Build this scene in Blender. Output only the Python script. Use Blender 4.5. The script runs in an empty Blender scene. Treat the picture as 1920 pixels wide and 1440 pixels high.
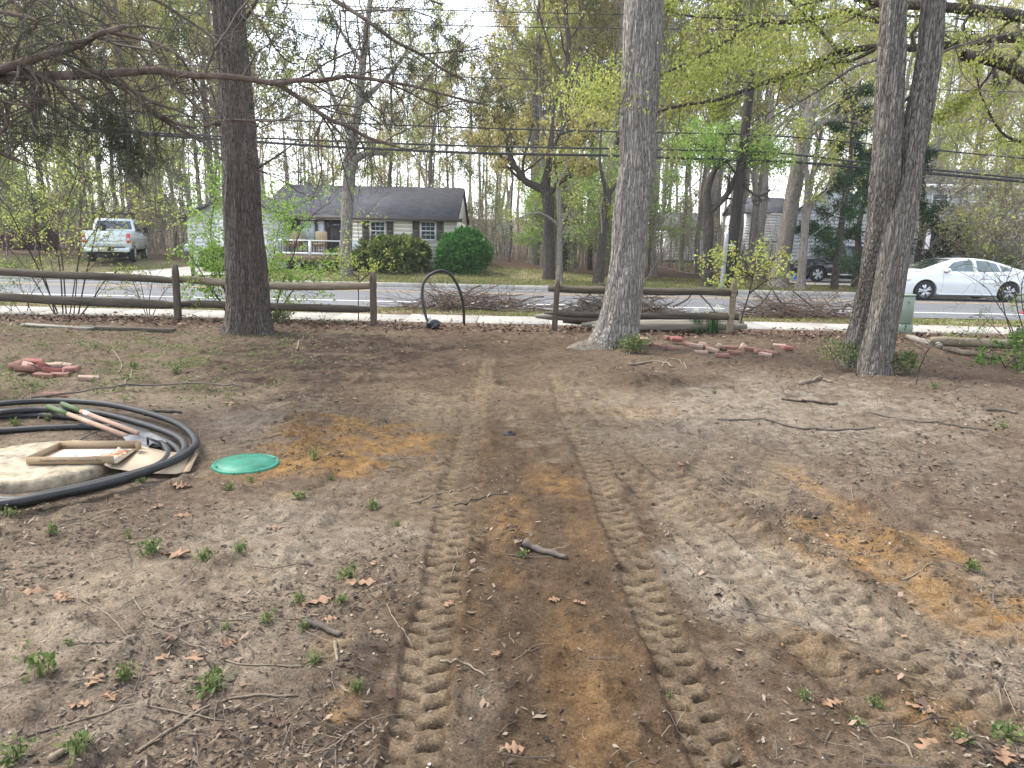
import bpy, math, random
import numpy as np
from mathutils import Vector, Matrix

# ------------------------------------------------------------------ camera
SC = bpy.context.scene
C = SC.collection
FPX, YH, CAMH, ROLL = 1350.0, 455.0, 1.6, math.radians(1.2)
PITCH = math.atan((720 - YH) / FPX)
fw = Vector((0, math.cos(PITCH), -math.sin(PITCH)))
up0 = Vector((0, math.sin(PITCH), math.cos(PITCH)))
rt0 = Vector((1, 0, 0))
rt = rt0 * math.cos(ROLL) + up0 * math.sin(ROLL)
up = -rt0 * math.sin(ROLL) + up0 * math.cos(ROLL)
cam_d = bpy.data.cameras.new('camera')
cam_d.sensor_width = 36.0
cam_d.lens = 36.0 * FPX / 1920.0
cam_d.clip_start, cam_d.clip_end = 0.05, 2000.0
cam = bpy.data.objects.new('camera', cam_d)
C.objects.link(cam)
cam.matrix_world = Matrix(((rt.x, up.x, -fw.x, 0), (rt.y, up.y, -fw.y, 0), (rt.z, up.z, -fw.z, CAMH), (0, 0, 0, 1)))
SC.camera = cam

# ------------------------------------------------------------------ sky, sun, exposure
SUN_EL, SUN_AZ = math.radians(52), math.radians(-66)      # azimuth clockwise from +Y (camera looks along +Y)
W = bpy.data.worlds.new('World'); SC.world = W; W.use_nodes = True
wn = W.node_tree.nodes; wl = W.node_tree.links
sky = wn.new('ShaderNodeTexSky'); sky.sky_type = 'NISHITA'; sky.sun_disc = False
sky.sun_elevation = SUN_EL; sky.sun_rotation = SUN_AZ
sky.air_density = 1.0; sky.dust_density = 1.2; sky.ozone_density = 1.0
hs = wn.new('ShaderNodeHueSaturation'); hs.inputs['Saturation'].default_value = 0.42      # thin cloud takes the blue out of the whole sky
wl.new(sky.outputs[0], hs.inputs['Color']); wl.new(hs.outputs[0], wn['Background'].inputs[0])
wn['Background'].inputs[1].default_value = 0.15
sun_d = bpy.data.lights.new('sun', 'SUN'); sun_d.energy = 1.5; sun_d.angle = math.radians(22)
sun_d.color = (1.0, 0.95, 0.87)
sun = bpy.data.objects.new('sun', sun_d); C.objects.link(sun)
sdir = Vector((math.sin(SUN_AZ) * math.cos(SUN_EL), math.cos(SUN_AZ) * math.cos(SUN_EL), math.sin(SUN_EL)))
sun.rotation_euler = sdir.to_track_quat('Z', 'Y').to_euler()
sun.location = sdir * 60
SC.view_settings.view_transform = 'Standard'
SC.view_settings.look = 'None'
SC.view_settings.gamma = 1.0
SC.view_settings.use_curve_mapping = False
SC.view_settings.exposure = 1.98
SC.cycles.max_bounces = 6
SC.cycles.diffuse_bounces = 3
SC.cycles.transparent_max_bounces = 8
SC.cycles.use_denoising = True
SC.cycles.volume_bounces = 0
SC.cycles.volume_step_rate = 4.0

# ------------------------------------------------------------------ helpers: picture point -> place
def ray(px, py):
    x = (px - 960) / FPX; y = (720 - py) / FPX
    return rt * x + up * y + fw
def at(px, py, Y):
    r = ray(px, py); t = Y / r.y
    return Vector((r.x * t, Y, CAMH + r.z * t))
def gnd(px, py, z=0.0):
    r = ray(px, py); t = (z - CAMH) / r.z
    return Vector((r.x * t, r.y * t, z))

RNG = np.random.default_rng(11)
def srng(s): return np.random.default_rng(s)

# fractal value noise on arrays
def vnoise(x, y, seed=0):
    xi = np.floor(x).astype(np.int64); yi = np.floor(y).astype(np.int64)
    xf = x - xi; yf = y - yi
    u = xf * xf * (3 - 2 * xf); v = yf * yf * (3 - 2 * yf)
    def h(a, b):
        n = (a * 374761393 + b * 668265263 + seed * 974711) & 0x7fffffff
        n = ((n ^ (n >> 13)) * 1274126177) & 0x7fffffff
        n = n ^ (n >> 16)
        return (n & 0xffff) / 65535.0
    return (h(xi, yi) * (1 - u) + h(xi + 1, yi) * u) * (1 - v) + (h(xi, yi + 1) * (1 - u) + h(xi + 1, yi + 1) * u) * v
def fbm(x, y, f, o=4, seed=0):
    s = 0; a = 0.5; t = 0
    for i in range(o):
        s = s + a * vnoise(x * f, y * f, seed + i * 7); t += a; a *= 0.5; f *= 2.03
    return s / t
def smooth(e0, e1, x):
    t = np.clip((x - e0) / (e1 - e0), 0, 1); return t * t * (3 - 2 * t)

# ------------------------------------------------------------------ mesh building
class MB:
    """collects verts and faces (with a material slot each) for ONE mesh object"""
    def __init__(s): s.V = []; s.F = []; s.n = 0
    def add(s, V, F, m=0):
        V = np.asarray(V, float).reshape(-1, 3); s.V.append(V)
        if isinstance(F, np.ndarray): s.F.append((F + s.n, m))
        else:
            by = {}
            for f in F: by.setdefault(len(f), []).append(f)
            for k, fs in by.items(): s.F.append((np.array(fs, int) + s.n, m))
        s.n += len(V); return s
    def box(s, c, size, rz=0, m=0, rot=None, bev=0.0):
        hx, hy, hz = size[0] / 2, size[1] / 2, size[2] / 2
        if bev > 0:
            b = min(bev, hx * .9, hy * .9, hz * .9)
            V = []; 
            for sx in (-1, 1):
                for sy in (-1, 1):
                    for sz in (-1, 1):
                        V += [(sx * hx, sy * (hy - b), sz * (hz - b)), (sx * (hx - b), sy * hy, sz * (hz - b)), (sx * (hx - b), sy * (hy - b), sz * hz)]
            idx = lambda sx, sy, sz, k: ((sx > 0) * 4 + (sy > 0) * 2 + (sz > 0)) * 3 + k
            F = []
            for sg in (-1, 1):
                F.append([idx(sg, -1, -1, 0), idx(sg, 1, -1, 0), idx(sg, 1, 1, 0), idx(sg, -1, 1, 0)][::sg])
                F.append([idx(-1, sg, -1, 1), idx(-1, sg, 1, 1), idx(1, sg, 1, 1), idx(1, sg, -1, 1)][::sg])
                F.append([idx(-1, -1, sg, 2), idx(1, -1, sg, 2), idx(1, 1, sg, 2), idx(-1, 1, sg, 2)][::sg])
            for a in (-1, 1):
                for b2 in (-1, 1):
                    F.append([idx(a, b2, -1, 0), idx(a, b2, 1, 0), idx(a, b2, 1, 1), idx(a, b2, -1, 1)][::-a * b2])
                    F.append([idx(a, -1, b2, 0), idx(a, 1, b2, 0), idx(a, 1, b2, 2), idx(a, -1, b2, 2)][::a * b2])
                    F.append([idx(-1, a, b2, 1), idx(1, a, b2, 1), idx(1, a, b2, 2), idx(-1, a, b2, 2)][::-a * b2])
            for a in (-1, 1):
                for b2 in (-1, 1):
                    for c2 in (-1, 1):
                        F.append([idx(a, b2, c2, 0), idx(a, b2, c2, 1), idx(a, b2, c2, 2)][::a * b2 * c2])
        else:
            V = [(x * hx, y * hy, z * hz) for x in (-1, 1) for y in (-1, 1) for z in (-1, 1)]
            F = [[0, 1, 3, 2], [4, 6, 7, 5], [0, 4, 5, 1], [2, 3, 7, 6], [0, 2, 6, 4], [1, 5, 7, 3]]
        V = np.array(V)
        M = rot if rot is not None else Matrix.Rotation(rz, 3, 'Z')
        V = V @ np.array(M).T + np.array(c)
        return s.add(V, F, m)
    def tube(s, P, R, sides=8, m=0, caps=True):
        P = np.asarray(P, float); n = len(P)
        R = np.broadcast_to(np.asarray(R, float), (n,))
        V, F = tubes(P[None], R[None], sides)
        s.add(V, F, m)
        if caps:
            s.F.append((np.array([list(range(s.n - n * sides, s.n - n * sides + sides))[::-1]]), m))
            s.F.append((np.array([list(range(s.n - sides, s.n))]), m))
        return s
    def lathe(s, prof, c=(0, 0, 0), sides=24, m=0, axis='Z'):
        a = np.arange(sides) * 2 * math.pi / sides
        V = []
        for r, z in prof:
            p = np.stack([r * np.cos(a), r * np.sin(a), np.full(sides, z)], 1)
            if axis == 'Y': p = p[:, [0, 2, 1]] * np.array([1, -1, 1])
            if axis == 'X': p = p[:, [2, 0, 1]]
            V.append(p)
        V = np.concatenate(V) + np.array(c)
        F = []
        for i in range(len(prof) - 1):
            for j in range(sides):
                k = (j + 1) % sides
                F.append([i * sides + j, i * sides + k, (i + 1) * sides + k, (i + 1) * sides + j])
        if prof[0][0] > 1e-6: F.append([j for j in range(sides)][::-1])
        if prof[-1][0] > 1e-6: F.append([(len(prof) - 1) * sides + j for j in range(sides)])
        return s.add(V, F, m)
    def prism(s, poly, y0, y1, m=0):
        """poly of (x,z) extruded along y"""
        n = len(poly)
        V = [(x, y0, z) for x, z in poly] + [(x, y1, z) for x, z in poly]
        F = [list(range(n)), list(range(n, 2 * n))[::-1]] + [[i, i + n, (i + 1) % n + n, (i + 1) % n] for i in range(n)]
        return s.add(V, F, m)
    def mesh(s, name, mats, smooth_=False):
        me = bpy.data.meshes.new(name)
        V = np.concatenate(s.V).astype(np.float32)
        me.vertices.add(len(V)); me.vertices.foreach_set('co', V.ravel())
        sizes = np.concatenate([np.full(len(f), f.shape[1], np.int32) for f, _ in s.F])
        idx = np.concatenate([f.ravel() for f, _ in s.F]).astype(np.int32)
        mi = np.concatenate([np.full(len(f), m, np.int32) for f, m in s.F])
        me.loops.add(len(idx)); me.loops.foreach_set('vertex_index', idx)
        me.polygons.add(len(sizes))
        st = np.zeros(len(sizes), np.int32); st[1:] = np.cumsum(sizes)[:-1]
        me.polygons.foreach_set('loop_start', st); me.polygons.foreach_set('loop_total', sizes)
        me.polygons.foreach_set('material_index', mi)
        if smooth_: me.polygons.foreach_set('use_smooth', np.ones(len(sizes), bool))
        for m in (mats if isinstance(mats, (list, tuple)) else [mats]): me.materials.append(m)
        me.update(calc_edges=True); me.validate()
        return me
    def obj(s, name, mats, parent=None, smooth_=False, fix=False):
        me = s.mesh(name, mats, smooth_)
        if fix:
            import bmesh
            bm = bmesh.new(); bm.from_mesh(me); bmesh.ops.recalc_face_normals(bm, faces=bm.faces); bm.to_mesh(me); bm.free()
        return link(name, me, parent)

def link(name, me, parent=None):
    o = bpy.data.objects.new(name, me); C.objects.link(o)
    if parent is not None:
        o.parent = parent
        w = Vector((0, 0, 0)); p = parent
        while p is not None: w += p.location; p = p.parent
        o.location = -w                      # vertices are given in world coordinates
    return o
def tag(o, label=None, cat=None, group=None, kind=None):
    if label: o['label'] = label
    if cat: o['category'] = cat
    if group: o['group'] = group
    if kind: o['kind'] = kind
    return o
def thing(name, label, cat, loc=(0, 0, 0), group=None):
    o = bpy.data.objects.new(name, None); C.objects.link(o); o.location = loc; o.empty_display_size = 0.1
    return tag(o, label, cat, group)
def copy_tree(o, parent=None):
    c = o.copy(); C.objects.link(c); c.parent = parent
    for ch in o.children: copy_tree(ch, c)
    return c

def tubes(P, R, sides=4):
    """m tubes of n rings at once: P (m,n,3), R (m,n)"""
    m, n, _ = P.shape
    T = np.gradient(P, axis=1)
    T /= np.linalg.norm(T, axis=2, keepdims=True) + 1e-9
    mean = P[:, -1] - P[:, 0]; mean /= np.linalg.norm(mean, axis=1, keepdims=True) + 1e-9
    ref = np.where(np.abs(mean[:, 2:3]) > 0.75, np.array([[1.0, 0.13, 0.0]]), np.array([[0.05, 0.1, 1.0]]))
    U = np.cross(T, ref[:, None, :]); U /= np.linalg.norm(U, axis=2, keepdims=True) + 1e-9
    Wv = np.cross(T, U)
    a = np.arange(sides) * 2 * math.pi / sides
    V = P[:, :, None, :] + R[:, :, None, None] * (np.cos(a)[None, None, :, None] * U[:, :, None, :] + np.sin(a)[None, None, :, None] * Wv[:, :, None, :])
    base = (np.arange(m) * n * sides)[:, None, None]
    i = np.arange(n - 1)[None, :, None] * sides
    j = np.arange(sides)[None, None, :]; k = (j + 1) % sides
    F = np.stack(np.broadcast_arrays(base + i + j, base + i + sides + j, base + i + sides + k, base + i + k), -1).reshape(-1, 4)
    return V.reshape(-1, 3), F[:, ::-1]

def resample(P, n):
    P = np.asarray(P, float)
    d = np.r_[0, np.cumsum(np.linalg.norm(np.diff(P, axis=0), axis=1))]
    t = np.linspace(0, d[-1], n)
    return np.stack([np.interp(t, d, P[:, k]) for k in range(3)], 1)
def spline(P, n):
    """Catmull-Rom through P, n samples evenly spaced"""
    P = np.asarray([tuple(p) for p in P], float)
    if len(P) < 3: return resample(P, n)
    Q = np.vstack([2 * P[0] - P[1], P, 2 * P[-1] - P[-2]]); out = []
    for i in range(1, len(Q) - 2):
        t = np.linspace(0, 1, 14, endpoint=False)[:, None]
        a, b, c, d = Q[i - 1], Q[i], Q[i + 1], Q[i + 2]
        out.append(0.5 * (2 * b + (c - a) * t + (2 * a - 5 * b + 4 * c - d) * t ** 2 + (3 * b - 3 * c + d - a) * t ** 3))
    out.append(P[-1:])
    return resample(np.vstack(out), n)

def grow(P, R, k, rng, t=(0.3, 1.0), ang=(50, 12), ln=(0.4, 0.7), rr=0.6, n=6, wig=0.25, trop=0.1, absolute=False, tip=0.25, rmin=0.0):
    """children of the tubes P (m,N,3): k on each; returns P2 (m*k,n,3), R2"""
    m, N, _ = P.shape
    L = np.linalg.norm(np.diff(P, axis=1), axis=2).sum(1)
    tt = (np.arange(k)[None, :] + rng.random((m, k))) / k * (t[1] - t[0]) + t[0]
    f = tt * (N - 1); i0 = np.minimum(f.astype(int), N - 2); fr = f - i0
    I = np.arange(m)[:, None]
    p0 = P[I, i0] * (1 - fr[..., None]) + P[I, i0 + 1] * fr[..., None]
    r0 = R[I, i0] * (1 - fr) + R[I, i0 + 1] * fr
    d = P[I, i0 + 1] - P[I, i0]; d = d / (np.linalg.norm(d, axis=-1, keepdims=True) + 1e-9)
    rnd = rng.normal(size=(m, k, 3)); perp = rnd - (rnd * d).sum(-1, keepdims=True) * d
    perp /= np.linalg.norm(perp, axis=-1, keepdims=True) + 1e-9
    a = np.radians(rng.normal(ang[0], ang[1], (m, k)))[..., None]
    dirv = d * np.cos(a) + perp * np.sin(a)
    l = rng.uniform(ln[0], ln[1], (m, k))
    if not absolute: l = l * L[:, None] * (1.15 - 0.6 * tt)
    rad = np.maximum(r0 * rr * rng.uniform(0.75, 1.1, (m, k)), rmin)
    step = (l / (n - 1))[..., None]
    pts = [p0]; dv = dirv
    for q in range(n - 1):
        pts.append(pts[-1] + dv * step)
        dv = dv + rng.normal(size=dv.shape) * wig + np.array([0, 0, trop])
        dv /= np.linalg.norm(dv, axis=-1, keepdims=True) + 1e-9
    P2 = np.stack(pts, 2).reshape(m * k, n, 3)
    R2 = rad.reshape(-1, 1) * np.linspace(1, tip, n)[None, :]
    return P2, R2

def leaves_at(cent, size, rng, aspect=0.55, droop=0.0, fold=0.15):
    """one folded leaf (4 verts, 2 tris) at each centre"""
    m = len(cent)
    d = rng.normal(size=(m, 3)); d[:, 2] -= droop
    d /= np.linalg.norm(d, axis=1, keepdims=True) + 1e-9
    q = rng.normal(size=(m, 3)); s = np.cross(d, q); s /= np.linalg.norm(s, axis=1, keepdims=True) + 1e-9
    nn = np.cross(d, s)
    L = (np.asarray(size) * rng.uniform(0.6, 1.3, m))[:, None]
    V = np.stack([cent, cent + d * L * .5 + s * L * aspect * .5 + nn * L * fold, cent + d * L, cent + d * L * .5 - s * L * aspect * .5 + nn * L * fold], 1)
    b = np.arange(m)[:, None] * 4
    F = np.concatenate([b + np.array([[0, 1, 2]]), b + np.array([[0, 2, 3]])])
    return V.reshape(-1, 3), F
def along(P, k, rng, jit=0.03, t=(0.3, 1.0)):
    m, N, _ = P.shape
    tt = rng.uniform(t[0], t[1], (m, k)); f = tt * (N - 1); i0 = np.minimum(f.astype(int), N - 2); fr = (f - i0)[..., None]
    I = np.arange(m)[:, None]
    p = P[I, i0] * (1 - fr) + P[I, i0 + 1] * fr
    return p.reshape(-1, 3) + rng.normal(size=(m * k, 3)) * jit
HAZE = 0.0006
# ------------------------------------------------------------------ procedural materials
class NT:
    def __init__(s, name):
        s.m = bpy.data.materials.new(name); s.m.use_nodes = True
        s.t = s.m.node_tree; s.n = s.t.nodes; s.b = s.n['Principled BSDF']; s.out = s.n['Material Output']
        s.tc = s.n.new('ShaderNodeTexCoord')
    def new(s, t, **kw):
        o = s.n.new(t)
        for k, v in kw.items(): setattr(o, k, v)
        return o
    def l(s, a, b): s.t.links.new(a, b)
    def coords(s, scale=(1, 1, 1), which='Object'):
        mp = s.new('ShaderNodeMapping'); mp.inputs['Scale'].default_value = scale
        s.l(s.tc.outputs[which], mp.inputs[0]); return mp.outputs[0]
    def noise(s, vec, scale, detail=4, rough=0.6, dist=0.0):
        o = s.new('ShaderNodeTexNoise'); o.inputs['Scale'].default_value = scale; o.inputs['Detail'].default_value = detail
        o.inputs['Roughness'].default_value = rough; o.inputs['Distortion'].default_value = dist
        s.l(vec, o.inputs['Vector']); return o.outputs[0]
    def ramp(s, fac, stops):
        o = s.new('ShaderNodeValToRGB'); e = o.color_ramp.elements
        while len(e) < len(stops): e.new(0.5)
        for i, (p, c) in enumerate(stops):
            e[i].position = p; e[i].color = (*c, 1) if len(c) == 3 else c
        s.l(fac, o.inputs[0]); return o.outputs[0]
    def mix(s, fac, a, b, mode='MIX'):
        o = s.new('ShaderNodeMix', data_type='RGBA', blend_type=mode)
        if isinstance(fac, (int, float)): o.inputs[0].default_value = fac
        else: s.l(fac, o.inputs[0])
        for i, x in ((6, a), (7, b)):
            if isinstance(x, tuple): o.inputs[i].default_value = (*x, 1)
            else: s.l(x, o.inputs[i])
        return o.outputs[2]
    def bump(s, h, strength=0.4, dist=0.02, normal=None):
        o = s.new('ShaderNodeBump'); o.inputs['Strength'].default_value = strength; o.inputs['Distance'].default_value = dist
        s.l(h, o.inputs['Height']); 
        if normal is not None: s.l(normal, o.inputs['Normal'])
        s.l(o.outputs[0], s.b.inputs['Normal']); return o.outputs[0]
    def math(s, op, a, b=None):
        o = s.new('ShaderNodeMath', operation=op)
        for i, x in ((0, a), (1, b)):
            if x is None: continue
            if isinstance(x, (int, float)): o.inputs[i].default_value = x
            else: s.l(x, o.inputs[i])
        return o.outputs[0]
    def island(s): return s.new('ShaderNodeNewGeometry').outputs['Random Per Island']
    def color(s, c): s.l(c, s.b.inputs['Base Color'])
    def set(s, rough=0.8, metal=0.0, spec=0.5, coat=0.0):
        s.b.inputs['Roughness'].default_value = rough; s.b.inputs['Metallic'].default_value = metal
        s.b.inputs['Specular IOR Level'].default_value = spec; s.b.inputs['Coat Weight'].default_value = coat
        return s

def dim(c, k): return tuple(min(1.0, x * k) for x in c)
def m_plain(name, c, rough=0.7, metal=0.0, var=0.25, scale=6.0, bump=0.1, spec=0.4, coat=0.0, stretch=(1, 1, 1), bd=0.01):
    t = NT(name).set(rough, metal, spec, coat); v = t.coords(stretch)
    n = t.noise(v, scale, 5, 0.65)
    t.color(t.ramp(n, [(0.3, dim(c, 1 - var)), (0.7, dim(c, 1 + var))]))
    if bump: t.bump(t.noise(v, scale * 5, 4), bump, bd)
    return t.m
def m_bark(name, dark, mid, light, sc=1.0, lichen=None, bump=0.9, dist=0.03):
    t = NT(name).set(0.92, 0, 0.2)
    v = t.coords((sc * 1, sc * 1, sc * 0.16))
    vo = t.new('ShaderNodeTexVoronoi', feature='DISTANCE_TO_EDGE'); vo.inputs['Scale'].default_value = 26
    nz = t.noise(v, 9, 4, 0.6)
    wv = t.new('ShaderNodeVectorMath', operation='ADD'); t.l(v, wv.inputs[0])
    sc_ = t.new('ShaderNodeVectorMath', operation='SCALE'); sc_.inputs[3].default_value = 0.12
    nzc = t.new('ShaderNodeTexNoise'); nzc.inputs['Scale'].default_value = 7; t.l(v, nzc.inputs['Vector']); t.l(nzc.outputs[1], sc_.inputs[0]); t.l(sc_.outputs[0], wv.inputs[1])
    t.l(wv.outputs[0], vo.inputs['Vector'])
    h = t.ramp(vo.outputs[0], [(0.0, (0, 0, 0)), (0.28, (1, 1, 1))])
    c = t.mix(h, dark, mid)
    fine = t.noise(t.coords((sc * 3, sc * 3, sc * 0.8)), 22, 4, 0.7)
    c = t.mix(t.ramp(fine, [(0.45, (0, 0, 0)), (0.72, (1, 1, 1))]), c, light)
    big = t.noise(t.coords((1, 1, 0.5)), 1.7, 3)
    c = t.mix(t.ramp(big, [(0.35, (0.0,) * 3), (0.75, (0.55,) * 3)]), c, dim(mid, 0.62))
    if lichen:
        li = t.noise(t.coords((1, 1, 1)), 3.2, 6, 0.75)
        c = t.mix(t.ramp(li, [(0.58, (0, 0, 0)), (0.70, (0.75,) * 3)]), c, lichen)
    t.color(c)
    hh = t.math('ADD', t.math('MULTIPLY', h, 1.0), t.math('MULTIPLY', fine, 0.5))
    t.bump(hh, bump, dist)
    return t.m
def m_leaf(name, stops, trans=0.45, rough=0.6):
    t = NT(name).set(rough, 0, 0.25)
    c = t.ramp(t.island(), stops); t.color(c)
    tr = t.new('ShaderNodeBsdfTranslucent'); t.l(c, tr.inputs[0])
    mx = t.new('ShaderNodeMixShader'); mx.inputs[0].default_value = trans
    t.l(t.b.outputs[0], mx.inputs[1]); t.l(tr.outputs[0], mx.inputs[2]); t.l(mx.outputs[0], t.out.inputs[0])
    return t.m
def m_island(name, stops, rough=0.85, bump=0.0):
    t = NT(name).set(rough, 0, 0.25)
    c = t.ramp(t.island(), stops)
    n = t.noise(t.coords(), 40, 3)
    t.color(t.mix(0.5, c, t.ramp(n, [(0.3, (0.45,) * 3), (0.7, (1.0,) * 3)]), 'MULTIPLY'))
    return t.m

M = {}
M['bark_dark'] = m_bark('bark_dark', (.024, .020, .016), (.115, .092, .076), (.22, .19, .165), 1.0)
M['bark_grey'] = m_bark('bark_grey', (.075, .064, .055), (.29, .26, .23), (.50, .47, .43), 0.95)
M['bark_rough'] = m_bark('bark_rough', (.05, .043, .037), (.205, .18, .155), (.38, .35, .31), 1.15, lichen=(.22, .21, .19))
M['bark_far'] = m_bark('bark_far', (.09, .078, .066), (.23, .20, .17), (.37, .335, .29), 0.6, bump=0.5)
M['bark_far_dark'] = m_bark('bark_far_dark', (.028, .022, .018), (.085, .07, .058), (.16, .14, .12), 0.6, bump=0.5)
M['bark_pale'] = m_bark('bark_pale', (.07, .06, .05), (.22, .20, .175), (.38, .36, .33), 0.7, lichen=(.34, .34, .31), bump=0.5)
M['twig'] = m_plain('twig', (.10, .082, .066), 0.9, var=0.4, scale=3, bump=0)
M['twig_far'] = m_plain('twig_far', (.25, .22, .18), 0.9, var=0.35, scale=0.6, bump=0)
M['brush_brown'] = m_plain('brush_brown', (.12, .085, .062), 0.9, var=0.5, scale=3, bump=0)
M['twig_dark'] = m_plain('twig_dark', (.045, .034, .027), 0.9, var=0.4, scale=3, bump=0)
M['cedar_bark'] = m_plain('cedar_bark', (.125, .088, .070), 0.9, var=0.5, scale=9, bump=0.5, stretch=(1, 1, 1))
M['leaf_catkin'] = m_leaf('leaf_catkin', [(0, (.27, .26, .09)), (.4, (.42, .40, .13)), (.75, (.54, .46, .19)), (1, (.40, .30, .14))], 0.5)
M['leaf_spring'] = m_leaf('leaf_spring', [(0, (.24, .29, .06)), (.5, (.38, .43, .10)), (1, (.50, .50, .16))], 0.5)
M['leaf_bright'] = m_leaf('leaf_bright', [(0, (.14, .26, .045)), (.5, (.25, .39, .08)), (1, (.36, .46, .12))], 0.5)
M['leaf_mid'] = m_leaf('leaf_mid', [(0, (.045, .11, .022)), (.5, (.10, .21, .04)), (1, (.20, .30, .07))], 0.45)
M['leaf_pale'] = m_leaf('leaf_pale', [(0, (.38, .36, .22)), (.5, (.48, .45, .27)), (1, (.40, .33, .22))], 0.45)
M['leaf_conifer'] = m_leaf('leaf_conifer', [(0, (.022, .034, .016)), (.55, (.048, .066, .028)), (1, (.10, .11, .045))], 0.15)
M['leaf_pine'] = m_leaf('leaf_pine', [(0, (.012, .035, .014)), (.6, (.028, .070, .024)), (1, (.06, .115, .035))], 0.2)
M['leaf_arborvitae'] = m_leaf('leaf_arborvitae', [(0, (.025, .085, .018)), (.5, (.06, .175, .035)), (1, (.12, .27, .06))], 0.2)
M['leaf_yew'] = m_leaf('leaf_yew', [(0, (.045, .075, .022)), (.5, (.11, .15, .04)), (1, (.26, .29, .08))], 0.25)
M['grass'] = m_leaf('grass', [(0, (.08, .12, .025)), (.5, (.17, .20, .055)), (.8, (.30, .27, .12)), (1, (.36, .31, .18))], 0.3)
M['weed'] = m_leaf('weed', [(0, (.06, .095, .03)), (.5, (.13, .18, .055)), (1, (.28, .28, .13))], 0.35)
M['daffodil_green'] = m_leaf('daffodil_green', [(0, (.03, .085, .03)), (1, (.07, .16, .05))], 0.3)
M['petal'] = m_leaf('petal', [(0, (.75, .75, .68)), (1, (.8, .78, .62))], 0.3)
M['chips'] = m_island('chips', [(0, (.025, .019, .015)), (.45, (.06, .046, .035)), (.7, (.13, .10, .075)), (.92, (.23, .18, .13)), (1, (.34, .28, .22))])
M['dead_leaf'] = m_island('dead_leaf', [(0, (.06, .038, .026)), (.5, (.12, .075, .05)), (.85, (.20, .135, .092)), (1, (.30, .22, .16))])
M['oak_leaf'] = m_island('oak_leaf', [(0, (.17, .09, .05)), (.5, (.25, .15, .09)), (1, (.34, .22, .14))], 0.7)
M['straw'] = m_island('straw', [(0, (.08, .06, .045)), (.4, (.16, .125, .09)), (1, (.34, .28, .20))])
M['pebble'] = m_island('pebble', [(0, (.12, .10, .08)), (.7, (.24, .21, .17)), (.95, (.38, .35, .30)), (1, (.6, .58, .52))])
M['clod'] = m_plain('clod', (.085, .056, .036), 0.95, var=0.5, scale=30, bump=0.8)
M['clod_orange'] = m_plain('clod_orange', (.22, .12, .045), 0.95, var=0.5, scale=30, bump=0.8)
M['asphalt'] = m_plain('asphalt', (.118, .12, .126), 0.85, var=0.18, scale=0.7, bump=0.35, bd=0.004, stretch=(0.25, 1.6, 1))
M['paint_white'] = m_plain('paint_white', (.70, .70, .68), 0.7, var=0.12, scale=5, bump=0.1)
M['paint_yellow'] = m_plain('paint_yellow', (.50, .33, .14), 0.7, var=0.2, scale=5, bump=0.1)
M['concrete'] = m_plain('concrete', (.30, .28, .245), 0.85, var=0.16, scale=2.5, bump=0.25, bd=0.005)
M['kerb'] = m_plain('kerb', (.36, .34, .30), 0.85, var=0.25, scale=2.5, bump=0.25, bd=0.005)
M['gravel_drive'] = m_plain('gravel_drive', (.44, .41, .36), 0.9, var=0.2, scale=3, bump=0.3)
M['fence_wood'] = m_plain('fence_wood', (.072, .058, .042), 0.9, var=0.55, scale=5, bump=0.6, stretch=(0.35, 3, 3))
M['fence_wood_pale'] = m_plain('fence_wood_pale', (.20, .165, .115), 0.9, var=0.4, scale=5, bump=0.6, stretch=(0.35, 3, 3))
M['fence_post'] = m_plain('fence_post', (.085, .066, .05), 0.9, var=0.5, scale=6, bump=0.6, stretch=(3, 3, 0.4))
M['board_grey'] = m_plain('board_grey', (.19, .17, .14), 0.9, var=0.35, scale=6, bump=0.5, stretch=(0.4, 3, 3))
M['pipe_black'] = m_plain('pipe_black', (.011, .011, .012), 0.55, var=0.6, scale=8, bump=0.05, spec=0.5)
M['plastic_bag'] = m_plain('plastic_bag', (.012, .015, .022), 0.28, var=0.3, scale=12, bump=0.3, spec=0.6)
M['tape_white'] = m_plain('tape_white', (.72, .72, .70), 0.5, var=0.06, bump=0)
M['lid_green'] = m_plain('lid_green', (.020, .17, .105), 0.5, var=0.3, scale=9, bump=0.08)
M['pedestal'] = m_plain('pedestal', (.22, .275, .215), 0.5, var=0.08, scale=2, bump=0.05)
M['gap_shade'] = m_plain('gap_shade', (.012, .012, .012), 0.8, var=0.1, bump=0)  # near-black that paints the shade of the porch opening
M['brick'] = m_plain('brick', (.20, .10, .076), 0.9, var=0.5, scale=14, bump=0.5, bd=0.004)
M['brick_red'] = m_plain('brick_red', (.26, .095, .078), 0.9, var=0.4, scale=14, bump=0.5, bd=0.004)
M['brick_pale'] = m_plain('brick_pale', (.31, .215, .165), 0.9, var=0.4, scale=14, bump=0.5, bd=0.004)
M['cardboard'] = m_plain('cardboard', (.33, .24, .15), 0.85, var=0.07, scale=4, bump=0.08, bd=0.003)
M['cardboard_inner'] = m_plain('cardboard_inner', (.39, .31, .22), 0.85, var=0.07, scale=4, bump=0.08, bd=0.003)
M['ink'] = m_plain('ink', (.09, .055, .035), 0.8, var=0.1, bump=0)
M['paper_print'] = m_plain('paper_print', (.48, .52, .60), 0.6, var=0.05, bump=0)
M['food_print'] = m_island('food_print', [(0, (.30, .05, .03)), (.35, (.50, .16, .06)), (.65, (.62, .42, .20)), (.85, (.70, .58, .40)), (1, (.10, .05, .03))], 0.6)
M['slab_concrete'] = m_plain('slab_concrete', (.30, .25, .175), 0.9, var=0.6, scale=11, bump=0.6, bd=0.01)
M['handle_wood'] = m_plain('handle_wood', (.36, .235, .165), 0.75, var=0.2, scale=8, bump=0.15)
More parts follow.
